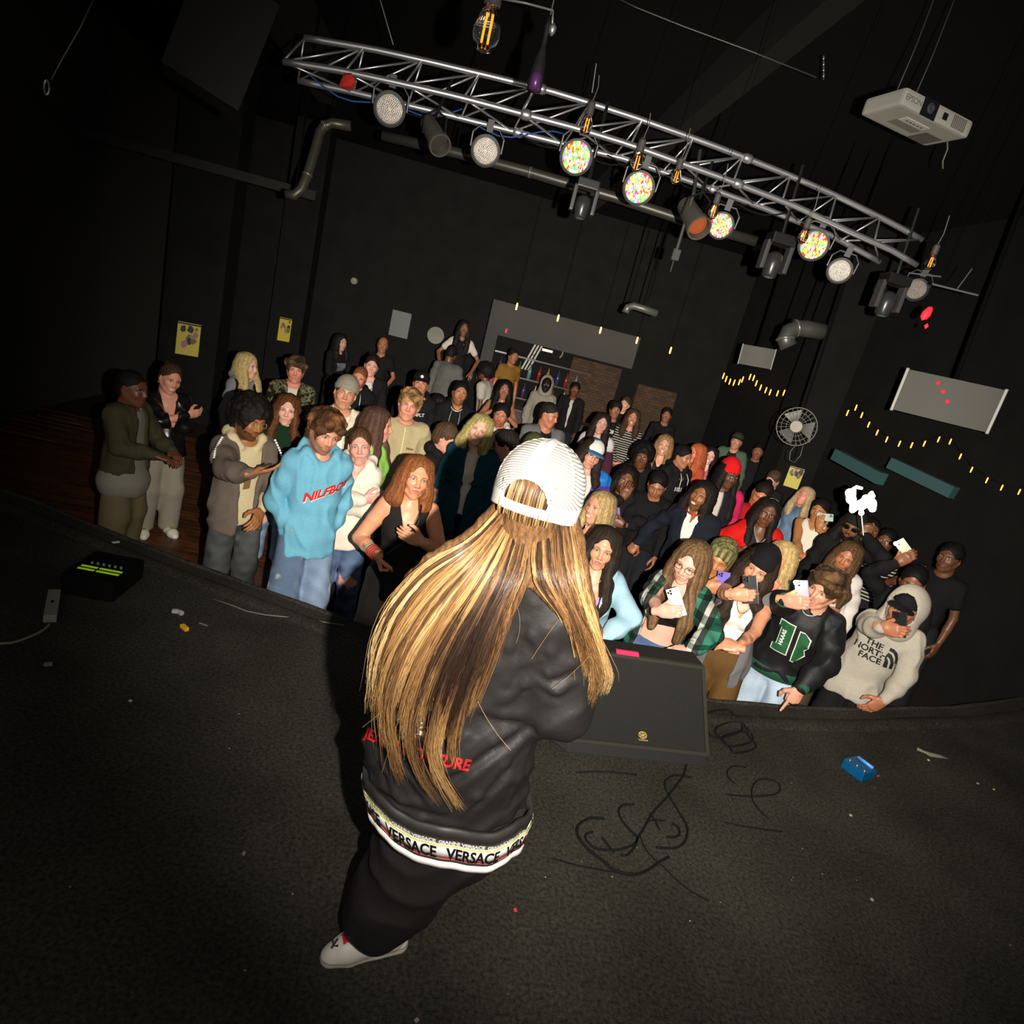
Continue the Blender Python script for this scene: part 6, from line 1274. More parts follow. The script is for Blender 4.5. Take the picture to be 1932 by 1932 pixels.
# ------------------------------------------------------------------ lighting truss over the front of the stage
def poly_on_y(pts, yy): return [onY(x, y, yy) for x, y in pts]
def resample(P, n):
    P = np.array(P); L = np.concatenate([[0], np.cumsum(np.linalg.norm(np.diff(P, axis=0), axis=1))]); t = np.linspace(0, L[-1], n)
    return np.array([[np.interp(a, L, P[:, k]) for k in range(3)] for a in t]), L[-1]
def build_truss():
    top = poly_on_y([(574, 71), (699, 92), (804, 115), (935, 146), (1033, 170), (1112, 194), (1205, 224), (1317, 264), (1387, 290), (1480, 327), (1573, 367), (1671, 415), (1740, 452)], 4.66)
    near = poly_on_y([(534, 116), (640, 133), (758, 158), (866, 183), (941, 203), (1084, 241), (1186, 272), (1363, 336), (1508, 392), (1600, 436), (1680, 471), (1730, 500)], 4.5)
    low = poly_on_y([(562, 152), (662, 173), (735, 190), (830, 213), (905, 232), (1060, 271), (1180, 300), (1310, 345), (1450, 396), (1560, 440), (1660, 494)], 4.80)
    e = empty('lighting_truss', near[0]); tag(e, 'silver triangular lighting truss hung above the front of the stage', 'truss')
    off = Matrix.Translation(-Vector(near[0]))
    for P in (top, near, low):
        Q, L = resample(P, 40); b = MB(); b.tube(Q, .0195, 10); b.build('chord', METAL, e, smooth=True, mw=off)
    n = 13; T, _ = resample(top, n); N, _ = resample(near, n); Lw, _ = resample(low, n); 
    for i in range(n-1):
        for a, c in ((T[i], N[i]), (N[i], T[i+1]), (T[i], Lw[i]), (Lw[i], T[i+1]), (N[i], Lw[i+1])) if i % 1 == 0 else ():
            d = c-a; b = MB(); b.tube([a+d*.03, c-d*.03], .0068, 6); b.build('brace', METAL, e, smooth=True, mw=off)
    for i in (4, 8):
        for P in (T, N, Lw): b = MB(); d = (P[i+1]-P[i]); d /= np.linalg.norm(d); b.tube([P[i], P[i]+d*.02, P[i]+d*.05, P[i]+d*.07], [.022, .030, .030, .022], 10); b.build('coupler', METAL, e, smooth=True, mw=off)
    r = random.Random(3)
    for k in range(9):                                       # cables slung along it
        i = r.randrange(0, n-5); P = []
        for t in np.linspace(0, 1, 13): q = Lw[i]*(1-t)+Lw[i+3]*t+np.array([0, .05*math.sin(k+t*5), -.07*math.sin(t*math.pi)-.03*math.sin(t*11+k)+.04]); P.append(q)
        b = MB(); b.tube(P, .0055, 5); b.build('cable', mat('blue_cable', (34, 66, 130)) if k in (1, 5) else mat('black_cable', (26, 26, 26), rough=.4), e, smooth=True, mw=off)
    # slings to the ceiling
    for px, py, x2, y2 in ((742, 85, 700, -60), (1117, 175, 1125, 120)): 
        a, c = onY(px, py, 4.66), onY(x2, y2, 4.66); c = np.array([c[0], 4.66, min(c[2], 4.3)]); b = MB(); b.tube([a, c], .004, 5); b.build('sling', METAL, e, mw=off)
    return top, near, low
TOPC, NEARC, LOWC = build_truss()
LEDC = [(255, 60, 50), (90, 255, 110), (255, 220, 70), (255, 250, 210), (190, 120, 255), (255, 240, 120)]
def led_par(px, py, rad, lit, label, yy=4.55, tilt=0.0):
    c = onY(px, py, yy); R0 = rad/FPX*((c-CC)@CF); dirn = (CC+np.array([0, 0, -.4])-c); dirn /= np.linalg.norm(dirn)
    if tilt: dirn = dirn+np.array([tilt, 0, -.1]); dirn /= np.linalg.norm(dirn)
    Rm = frame_R(dirn, (1, 0, 0)); e = empty('stage_light'); e.matrix_world = Matrix([[*Rm[i], c[i]] for i in range(3)]+[[0, 0, 0, 1]]); tag(e, label, 'stage light', 'round stage lights on the truss')
    b = MB(); b.lathe([(R0*.5, -.24), (R0*.85, -.20), (R0*1.1, -.12), (R0*1.16, -.01), (R0*1.16, .004), (R0*1.02, .006), (R0*1.02, -.012), (0, -.013)], n=28); b.build('housing', mat('light_housing', (30, 29, 28), rough=.5), e, smooth=False)
    b = MB(); r = random.Random(px); n = 0
    for ring in range(8):
        rr = R0*.96*ring/7.6; k = max(1, int(ring*6.2))
        for j in range(k):
            t = j*6.283/k; s = R0*.052; x, y = rr*math.cos(t), rr*math.sin(t); b.cur = r.randrange(6) if lit else 0
            L = 2.1 if lit else 1.0
            b.add([(x-s, y-s*L, -.010), (x+s, y-s*L, -.010), (x+s, y+s*L, -.010), (x-s, y+s*L, -.010), (x, y, -.010+s*1.1)], [(0, 1, 4), (1, 2, 4), (2, 3, 4), (3, 0, 4)])
    if lit: ms = [mat('led_%d' % i, cc, emit=cc, strength=1.0) for i, cc in enumerate(LEDC)]
    else: ms = [mat('led_lens', (205, 198, 190), rough=.25, metal=.6)]
    o = b.build('led_array', None, e, mats=ms)
    b = MB(); q = R0*1.25; b.tube([(-q, 0, -.08), (-q, R0*1.0, -.09), (-q*.6, R0*1.55, -.10), (q*.6, R0*1.55, -.10), (q, R0*1.0, -.09), (q, 0, -.08)], .007, 6); b.build('yoke', BLACKP, e)
    b = MB(); b.box((0, R0*1.7, -.10), (.04, .07, .05)); b.build('clamp', mat('clamp_metal', (70, 70, 70), metal=.5), e)
    return e
led_par(735, 206, 26, 0, 'first unlit LED stage light from the left end of the truss')
led_par(916, 285, 24, 0, 'unlit LED stage light to the left of the first glowing one')
led_par(1087, 297, 27, 1, 'leftmost glowing multicoloured LED stage light on the truss')
led_par(1205, 355, 26, 1, 'glowing LED stage light, second from the left of the glowing ones')
led_par(1360, 426, 21, 1, 'glowing LED stage light half behind the orange-faced can')
led_par(1535, 463, 24, 1, 'rightmost glowing LED stage light on the truss')
led_par(1584, 511, 20, 0, 'unlit LED stage light just right of the last glowing one')
led_par(1729, 547, 18, 0, 'unlit LED stage light at the far right end of the truss', tilt=.2)
def par_can(px, py, rad, axis_px, label, face, yy=4.5, length=.30):
    c = onY(px, py, yy); R0 = rad/FPX*((c-CC)@CF); back = onY(axis_px[0], axis_px[1], yy+.16); d = c-back; d /= np.linalg.norm(d); Rm = frame_R(d, (1, 0, 0))
    e = empty('par_can'); e.matrix_world = Matrix([[*Rm[i], c[i]] for i in range(3)]+[[0, 0, 0, 1]]); tag(e, label, 'stage light', 'can lights on the truss')
    b = MB(); b.lathe([(R0*.35, -length), (R0*.8, -length+.03), (R0*.92, -.12), (R0*.95, -.02), (R0*1.12, -.015), (R0*1.12, .02), (R0*.96, .02), (R0*.90, -.03), (0, -.04)], n=26); b.build('housing', mat('can_grey', (84, 80, 72), rough=.5, metal=.3), e)
    b = MB(); b.lathe([(0, -.024), (R0*.84, -.024), (R0*.84, -.020), (0, -.016)], n=26); b.build('lens', mat('can_face_%d' % face[0], face, rough=.35), e)
    Mi = np.array(e.matrix_world.inverted()); tp = Mi@np.array([c[0], c[1]+.12, c[2]+.42, 1]); b = MB(); b.tube([(0, R0*1.6, -.14), tp[:3]], .010, 6); b.build('stem', BLACKP, e)
    b = MB(); q = R0*1.15; b.tube([(-q, 0, -.13), (-q, q*1.3, -.14), (0, q*1.9, -.14), (q, q*1.3, -.14), (q, 0, -.13)], .007, 6); b.build('yoke', BLACKP, e)
par_can(829, 272, 19, (812, 240), 'grey can light pointing down between two unlit LED lights', (58, 52, 46))
par_can(1318, 428, 21, (1300, 398), 'can light with an orange face under the middle of the truss', (150, 72, 30))
def moving_head(px, py, s, label, yy=4.6):
    c = onY(px, py, yy); e = empty('moving_head_light', c); tag(e, label, 'stage light', 'moving head lights under the truss')
    b = MB(); b.box((0, 0, .16*s), (.20*s, .16*s, .08*s)); b.build('base', BLACKP, e, bevel=.008)
    b = MB(); b.tube([(0, 0, .18*s), (0, .05, .62)], .012, 6); b.build('stem', BLACKP, e)
    for g in (-1, 1): b = MB(); b.box((g*.10*s, 0, .03*s), (.035*s, .09*s, .22*s)); b.build('arm', mat('head_grey', (60, 60, 60), rough=.4), e, bevel=.008)
    b = MB(); b.lathe([(.03*s, .07*s), (.068*s, .04*s), (.074*s, -.03*s), (.058*s, -.11*s), (.050*s, -.13*s), (.0, -.125*s)], n=20); h = b.build('head', mat('head_dark', (44, 44, 44), rough=.3), e, smooth=True)
    b = MB(); b.lathe([(0, -.140*s), (.030*s, -.136*s), (.044*s, -.126*s)], n=18); b.build('lens', mat('glassy', (90, 96, 100), rough=.08), h)
moving_head(1100, 384, .72, 'dark moving head light hanging under the leftmost glowing light')
moving_head(1460, 492, .85, 'moving head light hanging between the orange can and the rightmost glowing light')
moving_head(1674, 566, .85, 'dim moving head light at the right end of the truss')
b = MB(); p = onY(1282, 455, 4.6); b.tube([p+[0, .15, .60], p+[0, 0, .3], p+[0, 0, -.06]], .012, 8); b.box(p+np.array([0, 0, -.09]), (.05, .04, .07)); b.tube([p+[0, 0, -.12], p+[0, 0, -.20]], .005, 6); tag(b.build('drop_bar', mat('dull_steel', (70, 70, 68), metal=.6), smooth=False), 'short steel drop bar below the truss beside the orange can', 'bar')
def bulb(px, py, s, depth, label, lit=0, cord=None):
    c = U3(px, py, depth); e = empty('pendant_bulb', c); tag(e, label, 'light bulb', 'filament bulbs hanging over the stage')
    b = MB(); b.lathe([(.004*s, -.055*s), (.020*s, -.048*s), (.030*s, -.025*s), (.030*s, -.008*s), (.020*s, .020*s), (.014*s, .038*s)], n=18); b.build('glass', GLASSM, e, smooth=True)
    b = MB(); b.lathe([(.015*s, .034*s), (.019*s, .038*s), (.019*s, .085*s), (.008*s, .10*s)], n=16); b.build('socket', mat('bulb_socket', (70, 66, 62), rough=.5), e)
    b = MB()
    for g in (-1, 1): b.tube([(g*.005*s, 0, -.034*s), (g*.004*s, 0, .016*s)], .0019*s, 6)
    b.build('filament', mat('filament', (255, 140, 30), emit=(255, 130, 20), strength=2.2), e)
    b = MB(); b.tube([(0, 0, .095*s), (.01*s, 0, .16*s), (.0, .0, .26)], .003, 6); b.build('cord', mat('cord_grey', (96, 92, 86)), e); b = MB(); b.tube([(0, 0, .26), (0, 0, 4.3-c[2])], .0016, 5); b.build('cord', mat('black_cord', (16, 16, 16), rough=1, spec=0), e)
bulb(921, 46, 1.35, 1.9, 'large clear filament bulb hanging close at the top of the picture', cord=.9)
for i, (x, y, l) in enumerate(((1108, 232, 'clear filament bulb hanging in front of the truss, above the first glowing light'), (1203, 302, 'filament bulb just above the second glowing stage light'), (1277, 330, 'small filament bulb between the second glowing light and the orange can'), (1347, 396, 'filament bulb touching the top of the half-hidden glowing light'), (1517, 442, 'filament bulb above the rightmost glowing light'), (1757, 492, 'filament bulb past the right end of the truss'))): bulb(x, y, 1.25 if i < 2 else 1.0, 3.9, l, cord=.35)
# ------------------------------------------------------------------ things hung from the ceiling
def projector():
    z0 = 3.32; A_, B_, C_ = onZ(1690, 192, z0), onZ(1817, 257, z0), onZ(1632, 222, z0); x = B_-A_; w = np.linalg.norm(x); x /= w; y = C_-A_; y = y-x*(y@x); d = np.linalg.norm(y); y /= d
    print('projector', w, d); y = -y if np.cross(x, y)[2] < 0 else y; z = np.cross(x, y); o = (A_+B_+C_+(B_+C_-A_))/4; hh = .078; fs = -1 if (A_-o)@y < 0 else 1
    e = empty('projector'); e.matrix_world = Matrix([[x[i], y[i], z[i], (o+z*hh/2)[i]] for i in range(3)]+[[0, 0, 0, 1]]); tag(e, 'white projector hanging from the black ceiling at the upper right', 'projector')
    b = MB(); b.box((0, 0, 0), (w, d, hh)); b.build('body', mat('projector_white', (160, 157, 148), rough=.5), e, bevel=.018)
    fy = fs*(d/2+.001); N_ = frame_R((0, fs, 0))
    b = MB(); b.box((-w*.13, fy, 0), (.075*w/.36, .004, .06*w/.36)); b.build('lens_frame', mat('projector_lens', (26, 26, 30), rough=.1), e)
    b = MB(); b.lathe([(0, 0), (.020, 0), (.024, .008), (.016, .012), (0, .010)], (-w*.13, fy, 0), N_, 20); b.build('lens', mat('projector_glass', (60, 64, 70), rough=.05), e)
    b = MB(); b.box((w*.10, fy, 0), (.03, .004, .03)); b.build('sensor', mat('projector_lens'), e)
    for i in range(8): b = MB(); b.box((w*.22+.012*i, fy, 0), (.005, .004, .055)); b.build('vent_slat', mat('vent_grey', (88, 86, 82)), e)
    b = MB(); b.box((-.03, -fs*.03, -hh/2), (.18, .06, .003)); b.build('underside_label', mat('vent_pale', (120, 117, 110)), e); b = MB(); b.box((-.03, fs*.03, -hh/2-.001), (.16, .05, .004)); b.build('button_panel', mat('panel_pale', (188, 184, 176)), e)
    for i in range(5): b = MB(); b.box((-.08+.025*i, fs*.03, -hh/2-.004), (.012, .010, .003)); b.build('button', mat('vent_grey'), e)
    b = MB(); b.box((w*.30, -fs*.05, -hh/2), (.12, .12, .003)); b.build('filter_cover', mat('vent_grey'), e)
    VF = text_mesh('EPSON', .036); me = bpy.data.meshes.new('logo'); me.from_pydata([(v[0]*fs*-1-w*.36, fy+fs*.001, v[1]) for v in VF[0]], [], VF[1]); link('logo', me, mat('vent_grey'), e)
    for g in (-.14, -.02): b = MB(); b.tube([(g, .05, .04), (g+.03, .06, .3), (g+.05, .07, 4.3-z0-hh/2)], .003, 5); b.build('hanging_wire', mat('wire_dim', (70, 68, 62)), e, smooth=True)
    b = MB(); b.tube([(w/2-.01, 0, .0), (w/2+.03, -.0, -.06), (w/2+.03, 0, -.12), (w/2+.05, 0, -.15)], .004, 6); b.build('cable', mat('cord_grey'), e, smooth=True)
projector()
def speaker(px, py, depth, w, h, label, roll=0, red=False, name='loudspeaker'):
    c = U3(px, py, depth); f = CC-c; f[2] *= 1.0; f /= np.linalg.norm(f)
    x = CR*math.cos(roll)-CU*math.sin(roll); x = x-f*(x@f); x /= np.linalg.norm(x); z = np.cross(x, -f); y = -f
    y = -f; z = np.cross(x, y)
    e = empty(name); e.matrix_world = Matrix([[x[i], y[i], z[i], c[i]] for i in range(3)]+[[0, 0, 0, 1]]); tag(e, label, 'speaker')
    d = .26
    b = MB(); b.box((0, d/2+.01, 0), (w*.94, d, h*.92)); b.build('cabinet', mat('speaker_cabinet', (52, 50, 47), rough=.6), e, bevel=.02)
    # bowed grille
    V = []; F = []; n = 12
    for i in range(n+1):
        t = i/n-.5; yy = -.035*math.cos(t*math.pi)
        V += [(t*w*.96, yy, -h/2), (t*w*.96, yy, h/2)]
    for i in range(n): a = 2*i; F.append((a, a+2, a+3, a+1))
    b = MB(); b.add(V, F); b.build('grille', mat('speaker_grille', (84, 81, 76), rough=.7, bump=(400, .5, .002)), e, smooth=True)
    Mi = np.array(e.matrix_world.inverted()); tp = Mi@np.array([c[0], c[1]+.15, 4.3, 1]); b = MB(); b.tube([(0, d*.7, h*.4), tp[:3]], .018, 8); b.build('ceiling_pole', mat('black_cord'), e)
    for g in (-1, 1): b = MB(); b.box((g*w*.495, .0, 0), (w*.035, .09, h*1.06)); b.build('end_cap', mat('speaker_rim', (130, 128, 120), rough=.4), e, bevel=.006)
    return e
s = speaker(1428, 673, 8.0, .40, .24, 'smaller pale grille loudspeaker hung above the string lights', roll=math.radians(10))
s = speaker(1786, 755, 5.5, .74, .36, 'large grey loudspeaker hung at the upper right with three red spots', roll=math.radians(13))
b = MB()
for q in ((-.11, .12), (-.05, .06), (.01, -.01)): b.lathe([(0, 0), (.016, 0), (.010, .004), (0, .006)], (q[0], -.040, q[1]), frame_R((0, -1, 0)), 10)
b.build('red_spots', mat('red_glow', (255, 30, 40), emit=(255, 20, 30), strength=.5), s)
def duct(pts, r, label, c=(88, 88, 84), seams=()):
    b = MB(); b.tube(pts, r, 18); o = b.build('duct', mat('duct_%d' % c[0], c, rough=.4, metal=.5), smooth=True); tag(o, label, 'duct', 'ducts and pipes below the ceiling')
    for i in (1, len(pts)-2):
        p = np.array(pts[i]); b = MB(); b.tube([p+[0, 0, r*.9], [p[0], p[1], 4.3]], .008, 5); b.build('hanger', mat('black_cord', (16, 16, 16), rough=1, spec=0), o)
    for s_ in seams:
        p, d = pts[s_], np.array(pts[min(s_+1, len(pts)-1)])-np.array(pts[s_-1]); d = d/np.linalg.norm(d); b = MB(); b.tube([p-d*.012, p+d*.012], r*1.09, 18); b.build('joint_ring', mat('duct_ring', (130, 128, 120), rough=.3, metal=.6), o, smooth=True)
duct([U3(x, y, 6.6) for x, y in ((1488, 655), (1482, 640), (1488, 626), (1502, 619), (1520, 620), (1553, 626))], .085, 'wide metal elbow duct to the right of the ceiling', seams=(1, 3))
duct([U3(x, y, 8.0) for x, y in ((1180, 590), (1184, 580), (1195, 577), (1212, 582), (1240, 592))], .045, 'thin curved metal pipe in the middle of the room', (110, 108, 102))
duct([U3(x, y, 6.2) for x, y in ((540, 366), (556, 368), (568, 358), (580, 330), (594, 285), (603, 250), (612, 237), (628, 232), (662, 238))], .046, 'bent pipe dropping from the ceiling below the left end of the truss', (84, 82, 72), seams=(3, 6))
duct([U3(x, y, 6.2) for x, y in ((722, 256), (860, 288), (1000, 325), (1160, 372), (1300, 418), (1428, 456))], .048, 'long straight pipe running behind the truss', (74, 72, 66), seams=(2, 4))
def hung_lamp():
    c = U3(350, 92, 4.0); x = CR*.75-CU*-.66; x /= np.linalg.norm(x)
    f = CC-c; f /= np.linalg.norm(f); x = x-f*(x@f); x /= np.linalg.norm(x); y = -f; z = np.cross(x, y)
    e = empty('floodlight'); e.matrix_world = Matrix([[x[i], y[i], z[i], c[i]] for i in range(3)]+[[0, 0, 0, 1]]); tag(e, 'small square grey floodlight hanging at the upper left', 'light fixture')
    b = MB(); b.box((0, 0, 0), (.13, .06, .12)); b.build('housing', mat('flood_grey', (92, 90, 82), rough=.5), e, bevel=.006)
    b = MB(); b.box((.0, .01, -.085), (.13, .05, .02)); b.build('lip', mat('flood_edge', (120, 116, 106)), e); tp = np.array(e.matrix_world.inverted())@np.array([c[0], c[1]+.1, 4.3, 1]); b = MB(); b.tube([(0, .03, .05), tp[:3]], .008, 6); b.build('pole', mat('black_cord'), e); b = MB(); b.tube([(-.16, .0, .03), (-.15, 0, -.06), (-.12, 0, -.12)], .012, 6); b.build('bracket', mat('flood_edge'), e)
hung_lamp()
e = empty('hung_loudspeaker', U3(400, 60, 3.6)); tag(e, 'big black loudspeaker cabinet barely visible at the upper left', 'speaker')
b = MB(); b.box((0, .12, 0), (.42, .34, .62), rotz(.4)@roty(.25)); b.build('cabinet', mat('charcoal_cabinet', (25, 24, 22), rough=.8), e, bevel=.01)
b = MB(); b.tube([(0, .1, .3), (0, .1, 4.3-e.location[2])], .006, 6); b.build('chain', METAL, e)
def wire(pts, depth, label, r=.003, c=(120, 116, 104), hook=True):
    P = [U3(x, y, depth) for x, y in pts]; b = MB(); b.tube(P, r, 5); o = b.build('suspension_wire', mat('wire_%d' % c[0], c, rough=.4, metal=.5), smooth=True); tag(o, label, 'wire')
    return o
o = wire([(178, -4), (150, 55), (118, 110), (97, 150)], 3.0, 'thin suspension wire slanting down at the upper left corner')
b = MB(); p = U3(88, 165, 3.0); b.tube([p+CR*.012*math.cos(t)+CU*.035*math.sin(t) for t in np.linspace(0, 6.2832, 15)], .004, 6, cap=False); b.build('shackle', METAL, o, smooth=True)
o = wire([(948, -2), (992, 6), (1044, 20), (1042, 45)], 2.2, 'bent metal rod with a short chain at the top centre', .004, (150, 148, 140))
wire([(1165, -3), (1200, 14), (1290, 50), (1420, 98), (1540, 146)], 4.2, 'long thin cable crossing the dark ceiling', .006, (84, 84, 82))
b = MB(); P = [U3(1554, y, 4.2) for y in np.linspace(106, 150, 9)]
for i in range(8): b.tube([P[i], P[i+1]], .004 if i % 2 else .007, 5)
tag(b.build('chain', METAL), 'short chain dangling from the ceiling cable', 'chain')
b = MB(); p = [U3(x, y, 3.6) for x, y in ((1760, 536), (1800, 546), (1845, 557))]; b.tube(p, .005, 6); b.tube([U3(1806, 545, 3.6), U3(1834, 507, 3.6)], .003, 5); b.tube([U3(1715, 515, 3.6), U3(1775, 522, 3.6)], .004, 5)
q_ = U3(1800, 546, 3.6); tr = tag(b.build('thin_rail', METAL), 'thin metal rail sticking out past the right end of the truss', 'rail'); b = MB(); b.tube([q_, [q_[0], q_[1], 4.3]], .0015, 4); b.build('cord', mat('black_cord'), tr)
c = U3(1748, 592, 4.4); b = MB(); b.lathe([(0, -.05), (.022, -.03), (.028, .0), (.018, .04), (0, .055)], c, roty(.3), 12); b.lathe([(0, -.02), (.014, 0), (0, .02)], c+np.array([.035, 0, -.075]), None, 8)
rl = tag(b.build('red_lamp', mat('red_lamp_glow', (255, 30, 40), emit=(255, 25, 35), strength=2.5), smooth=True), 'small glowing red lamp below the right end of the truss', 'light'); b = MB(); b.tube([c+[0, 0, .05], [c[0], c[1], 4.3]], .0015, 4); b.build('cord', mat('black_cord'), rl)
c = onY(655, 155, 4.42); b = MB(); b.lathe([(.005, -.05), (.03, -.02), (.045, .01), (.03, .045), (.0, .05)], c, roty(.9), 9); tag(b.build('red_cloth', mat('red_rag', (190, 46, 32), rough=.7)), 'red rag knotted round the left end of the truss', 'cloth')
# dark fixture hanging at the top centre
c = U3(1018, 120, 2.6); e = empty('bottle_lamp', c); tag(e, 'dark slender bottle-shaped lamp hanging at the top centre with a purple tint', 'lamp')
b = MB(); b.lathe([(.030, -.10), (.032, -.06), (.026, .0), (.012, .06), (.010, .10), (.016, .13), (.010, .17)], n=16); b.build('shade', mat('dark_shade', (34, 32, 32), rough=.25), e, smooth=True)
b = MB(); b.tube([(0, 0, .16), (0, 0, 4.3-c[2])], .003, 5); b.build('cord', mat('cord_grey'), e)
b = MB(); b.lathe([(.010, -.104), (.024, -.10), (.024, -.05), (.012, -.03)], (.0, -.016, 0), None, 12); b.build('bulb', mat('purple_bulb', (74, 40, 84), rough=.3), e, smooth=True)
b = MB(); b.lathe([(.004, .10), (.013, .115), (.016, .13), (.006, .145)], (.02, -.012, .0), None, 10); b.build('fitting', METAL, e, smooth=True)
# ------------------------------------------------------------------ fan, string lights, pendant lights, ledges
def fan():
    c = U3(1503, 805, 6.3); f = CC-c+np.array([-.6, 0, 0]); f /= np.linalg.norm(f); Rm = frame_R(f, (1, 0, 0)); e = empty('wall_fan'); e.matrix_world = Matrix([[*Rm[i], c[i]] for i in range(3)]+[[0, 0, 0, 1]]); tag(e, 'round grey wall fan with a wire guard at the right', 'fan')
    R0 = .185
    for k in range(24):
        t = k*math.pi/12; b = MB(); b.tube([(R0*.28*math.cos(t), R0*.28*math.sin(t), .052), (R0*.75*math.cos(t), R0*.75*math.sin(t), .045), (R0*math.cos(t), R0*math.sin(t), .0), (R0*.7*math.cos(t), R0*.7*math.sin(t), -.05)], .0022, 4); b.build('guard_wire', mat('guard_grey', (110, 106, 98), rough=.5), e)
    for rr, z in ((R0, 0), (R0*.75, .045), (R0*.5, .05)): b = MB(); b.tube([(rr*math.cos(t), rr*math.sin(t), z) for t in np.linspace(0, 6.2832, 33)], .005 if rr == R0 else .0024, 5, cap=False); b.build('guard_ring', mat('guard_grey'), e)
    b = MB(); b.lathe([(0, .062), (R0*.30, .058), (R0*.30, .046), (0, .045)], n=22); b.build('badge', mat('fan_badge', (150, 140, 126)), e)
    for k in range(3):
        b = MB(); a = k*2.094; P = []
        for u in np.linspace(.18, .92, 7):
            for s_ in (-1, 1): t = a+s_*(.30+.25*math.sin(u*2.6)); P.append((R0*u*math.cos(t), R0*u*math.sin(t), s_*.012))
        b.add(P, [(2*i, 2*i+2, 2*i+3, 2*i+1) for i in range(6)]); b.build('blade', mat('fan_blade', (72, 70, 66), rough=.4), e, smooth=True)
    b = MB(); b.lathe([(.05, -.02), (.06, -.06), (.05, -.14), (.02, -.17)], n=16); b.build('motor', mat('fan_motor', (120, 116, 108)), e, smooth=True)
    tp = np.array(e.matrix_world.inverted())@np.array([c[0], c[1]+.2, 4.3, 1]); b = MB(); b.tube([(0, 0, -.14), tp[:3]], .012, 8); b.build('ceiling_pole', mat('black_cord'), e); b = MB(); b.tube([(0, 0, -.15), (.12, .02, -.2), (.14, -.12, -.2)], .014, 8); b.build('bracket', mat('fan_motor'), e, smooth=True)
    b = MB(); b.tube([(.05, -.16, -.05), (.02, -.25, -.02), (.04, -.33, 0), (.09, -.34, 0), (.12, -.26, -.03), (.11, -.16, -.06)], .004, 5); b.build('cord', mat('guard_grey'), e, smooth=True)
fan()
GLOWB = mat('string_bulb_glow', (255, 190, 90), emit=(255, 150, 50), strength=4.0)
S1 = [(1365, 709), (1370, 715), (1377, 720), (1385, 722), (1395, 721), (1401, 716), (1415, 711), (1422, 713), (1427, 723), (1435, 731), (1445, 736), (1453, 740), (1467, 742), (1479, 741), (1490, 735), (1504, 737), (1512, 753), (1518, 765)]
S2 = [(1599, 779), (1615, 769), (1626, 783), (1639, 801), (1655, 816), (1673, 829), (1697, 837), (1720, 840), (1744, 837), (1771, 829), (1793, 833), (1812, 861), (1833, 886), (1862, 906), (1890, 920), (1923, 928)]
ORD = ['first', 'second', 'third', 'fourth', 'fifth', 'sixth', 'seventh', 'eighth', 'ninth', 'tenth', 'eleventh', 'twelfth', 'thirteenth', 'fourteenth', 'fifteenth', 'sixteenth', 'seventeenth', 'eighteenth']
def string(S, X, label, l1):
    P = [CC+ray(x, y)*(X/ray(x, y)[0]) for x, y in S]; Ls = [6.0/FPX*((p-CC)@CF) for p in P]
    pts = [np.array([5.57, P[0][1], P[0][2]+.25])]+[p+np.array([0, 0, L]) for p, L in zip(P, Ls)]+[np.array([5.57, P[-1][1], P[-1][2]+.25])]
    b = MB(); b.tube(pts, .004, 5); o = b.build('light_cable', mat('black_cable'), smooth=True); tag(o, label, 'cable')
    for i, (p, L) in enumerate(zip(P, Ls)):
        bb = MB(); bb.lathe([(0, -L), (L*.17, -L*.85), (L*.20, 0), (L*.17, L*.85), (0, L)], n=8); g = bb.build('string_bulb', GLOWB, smooth=True); g.location = p
        tag(g, ORD[i]+l1, 'light bulb', label)
string(S1, 5.35, 'black cable of the shorter string of lights beside the fan', ' tiny warm bulb from the left on the light string beside the fan')
string(S2, 5.35, 'black cable of the long string of lights sagging across the right wall', ' tiny warm bulb from the left on the long right-hand light string')
for i, (x, y) in enumerate([(975, 578), (1053, 600), (1133, 623), (1202, 642), (1265, 661)]):
    c = onY(x, y, 12.0); g = ['leftmost', 'second', 'middle', 'fourth', 'rightmost'][i]
    e = empty('bar_pendant', c); tag(e, g+' of the five glowing pendant tubes over the bar', 'light bulb', 'pendant tubes over the bar')
    b = MB(); b.lathe([(0, -.062), (.013, -.055), (.015, 0), (.013, .055), (0, .062)], n=8); b.build('glowing_tube', mat('bar_tube_glow', (255, 200, 110), emit=(255, 165, 70), strength=9), e, smooth=True)
    b = MB(); b.tube([(0, 0, .06), (0, 0, 4.3-c[2])], .003, 5); b.build('cord', mat('black_cord'), e)
    l = bpy.data.lights.new('pendant', 'POINT'); l.energy = 2.2; l.color = (1, .62, .28); l.shadow_soft_size = .03; lo = bpy.data.objects.new('pendant_light', l); COL.objects.link(lo); lo.location = c+np.array([0, -.05, -.09])
for x0, y0, x1, y1, l in ((1578, 858, 1664, 904, 'left'), (1682, 874, 1800, 930, 'right')):
    a, c = U3(x0, y0, 6.9), U3(x1, y1, 6.3); b = MB(); d = c-a; L = np.linalg.norm(d); Rm = frame_R(d/L, (0, 0, 1)); b.box((a+c)/2, (.12, .10, L), Rm); tag(b.build('wall_ledge', mat('teal_board', (44, 74, 74), rough=.7)), l+' of two dim teal boards under the string lights', 'board')
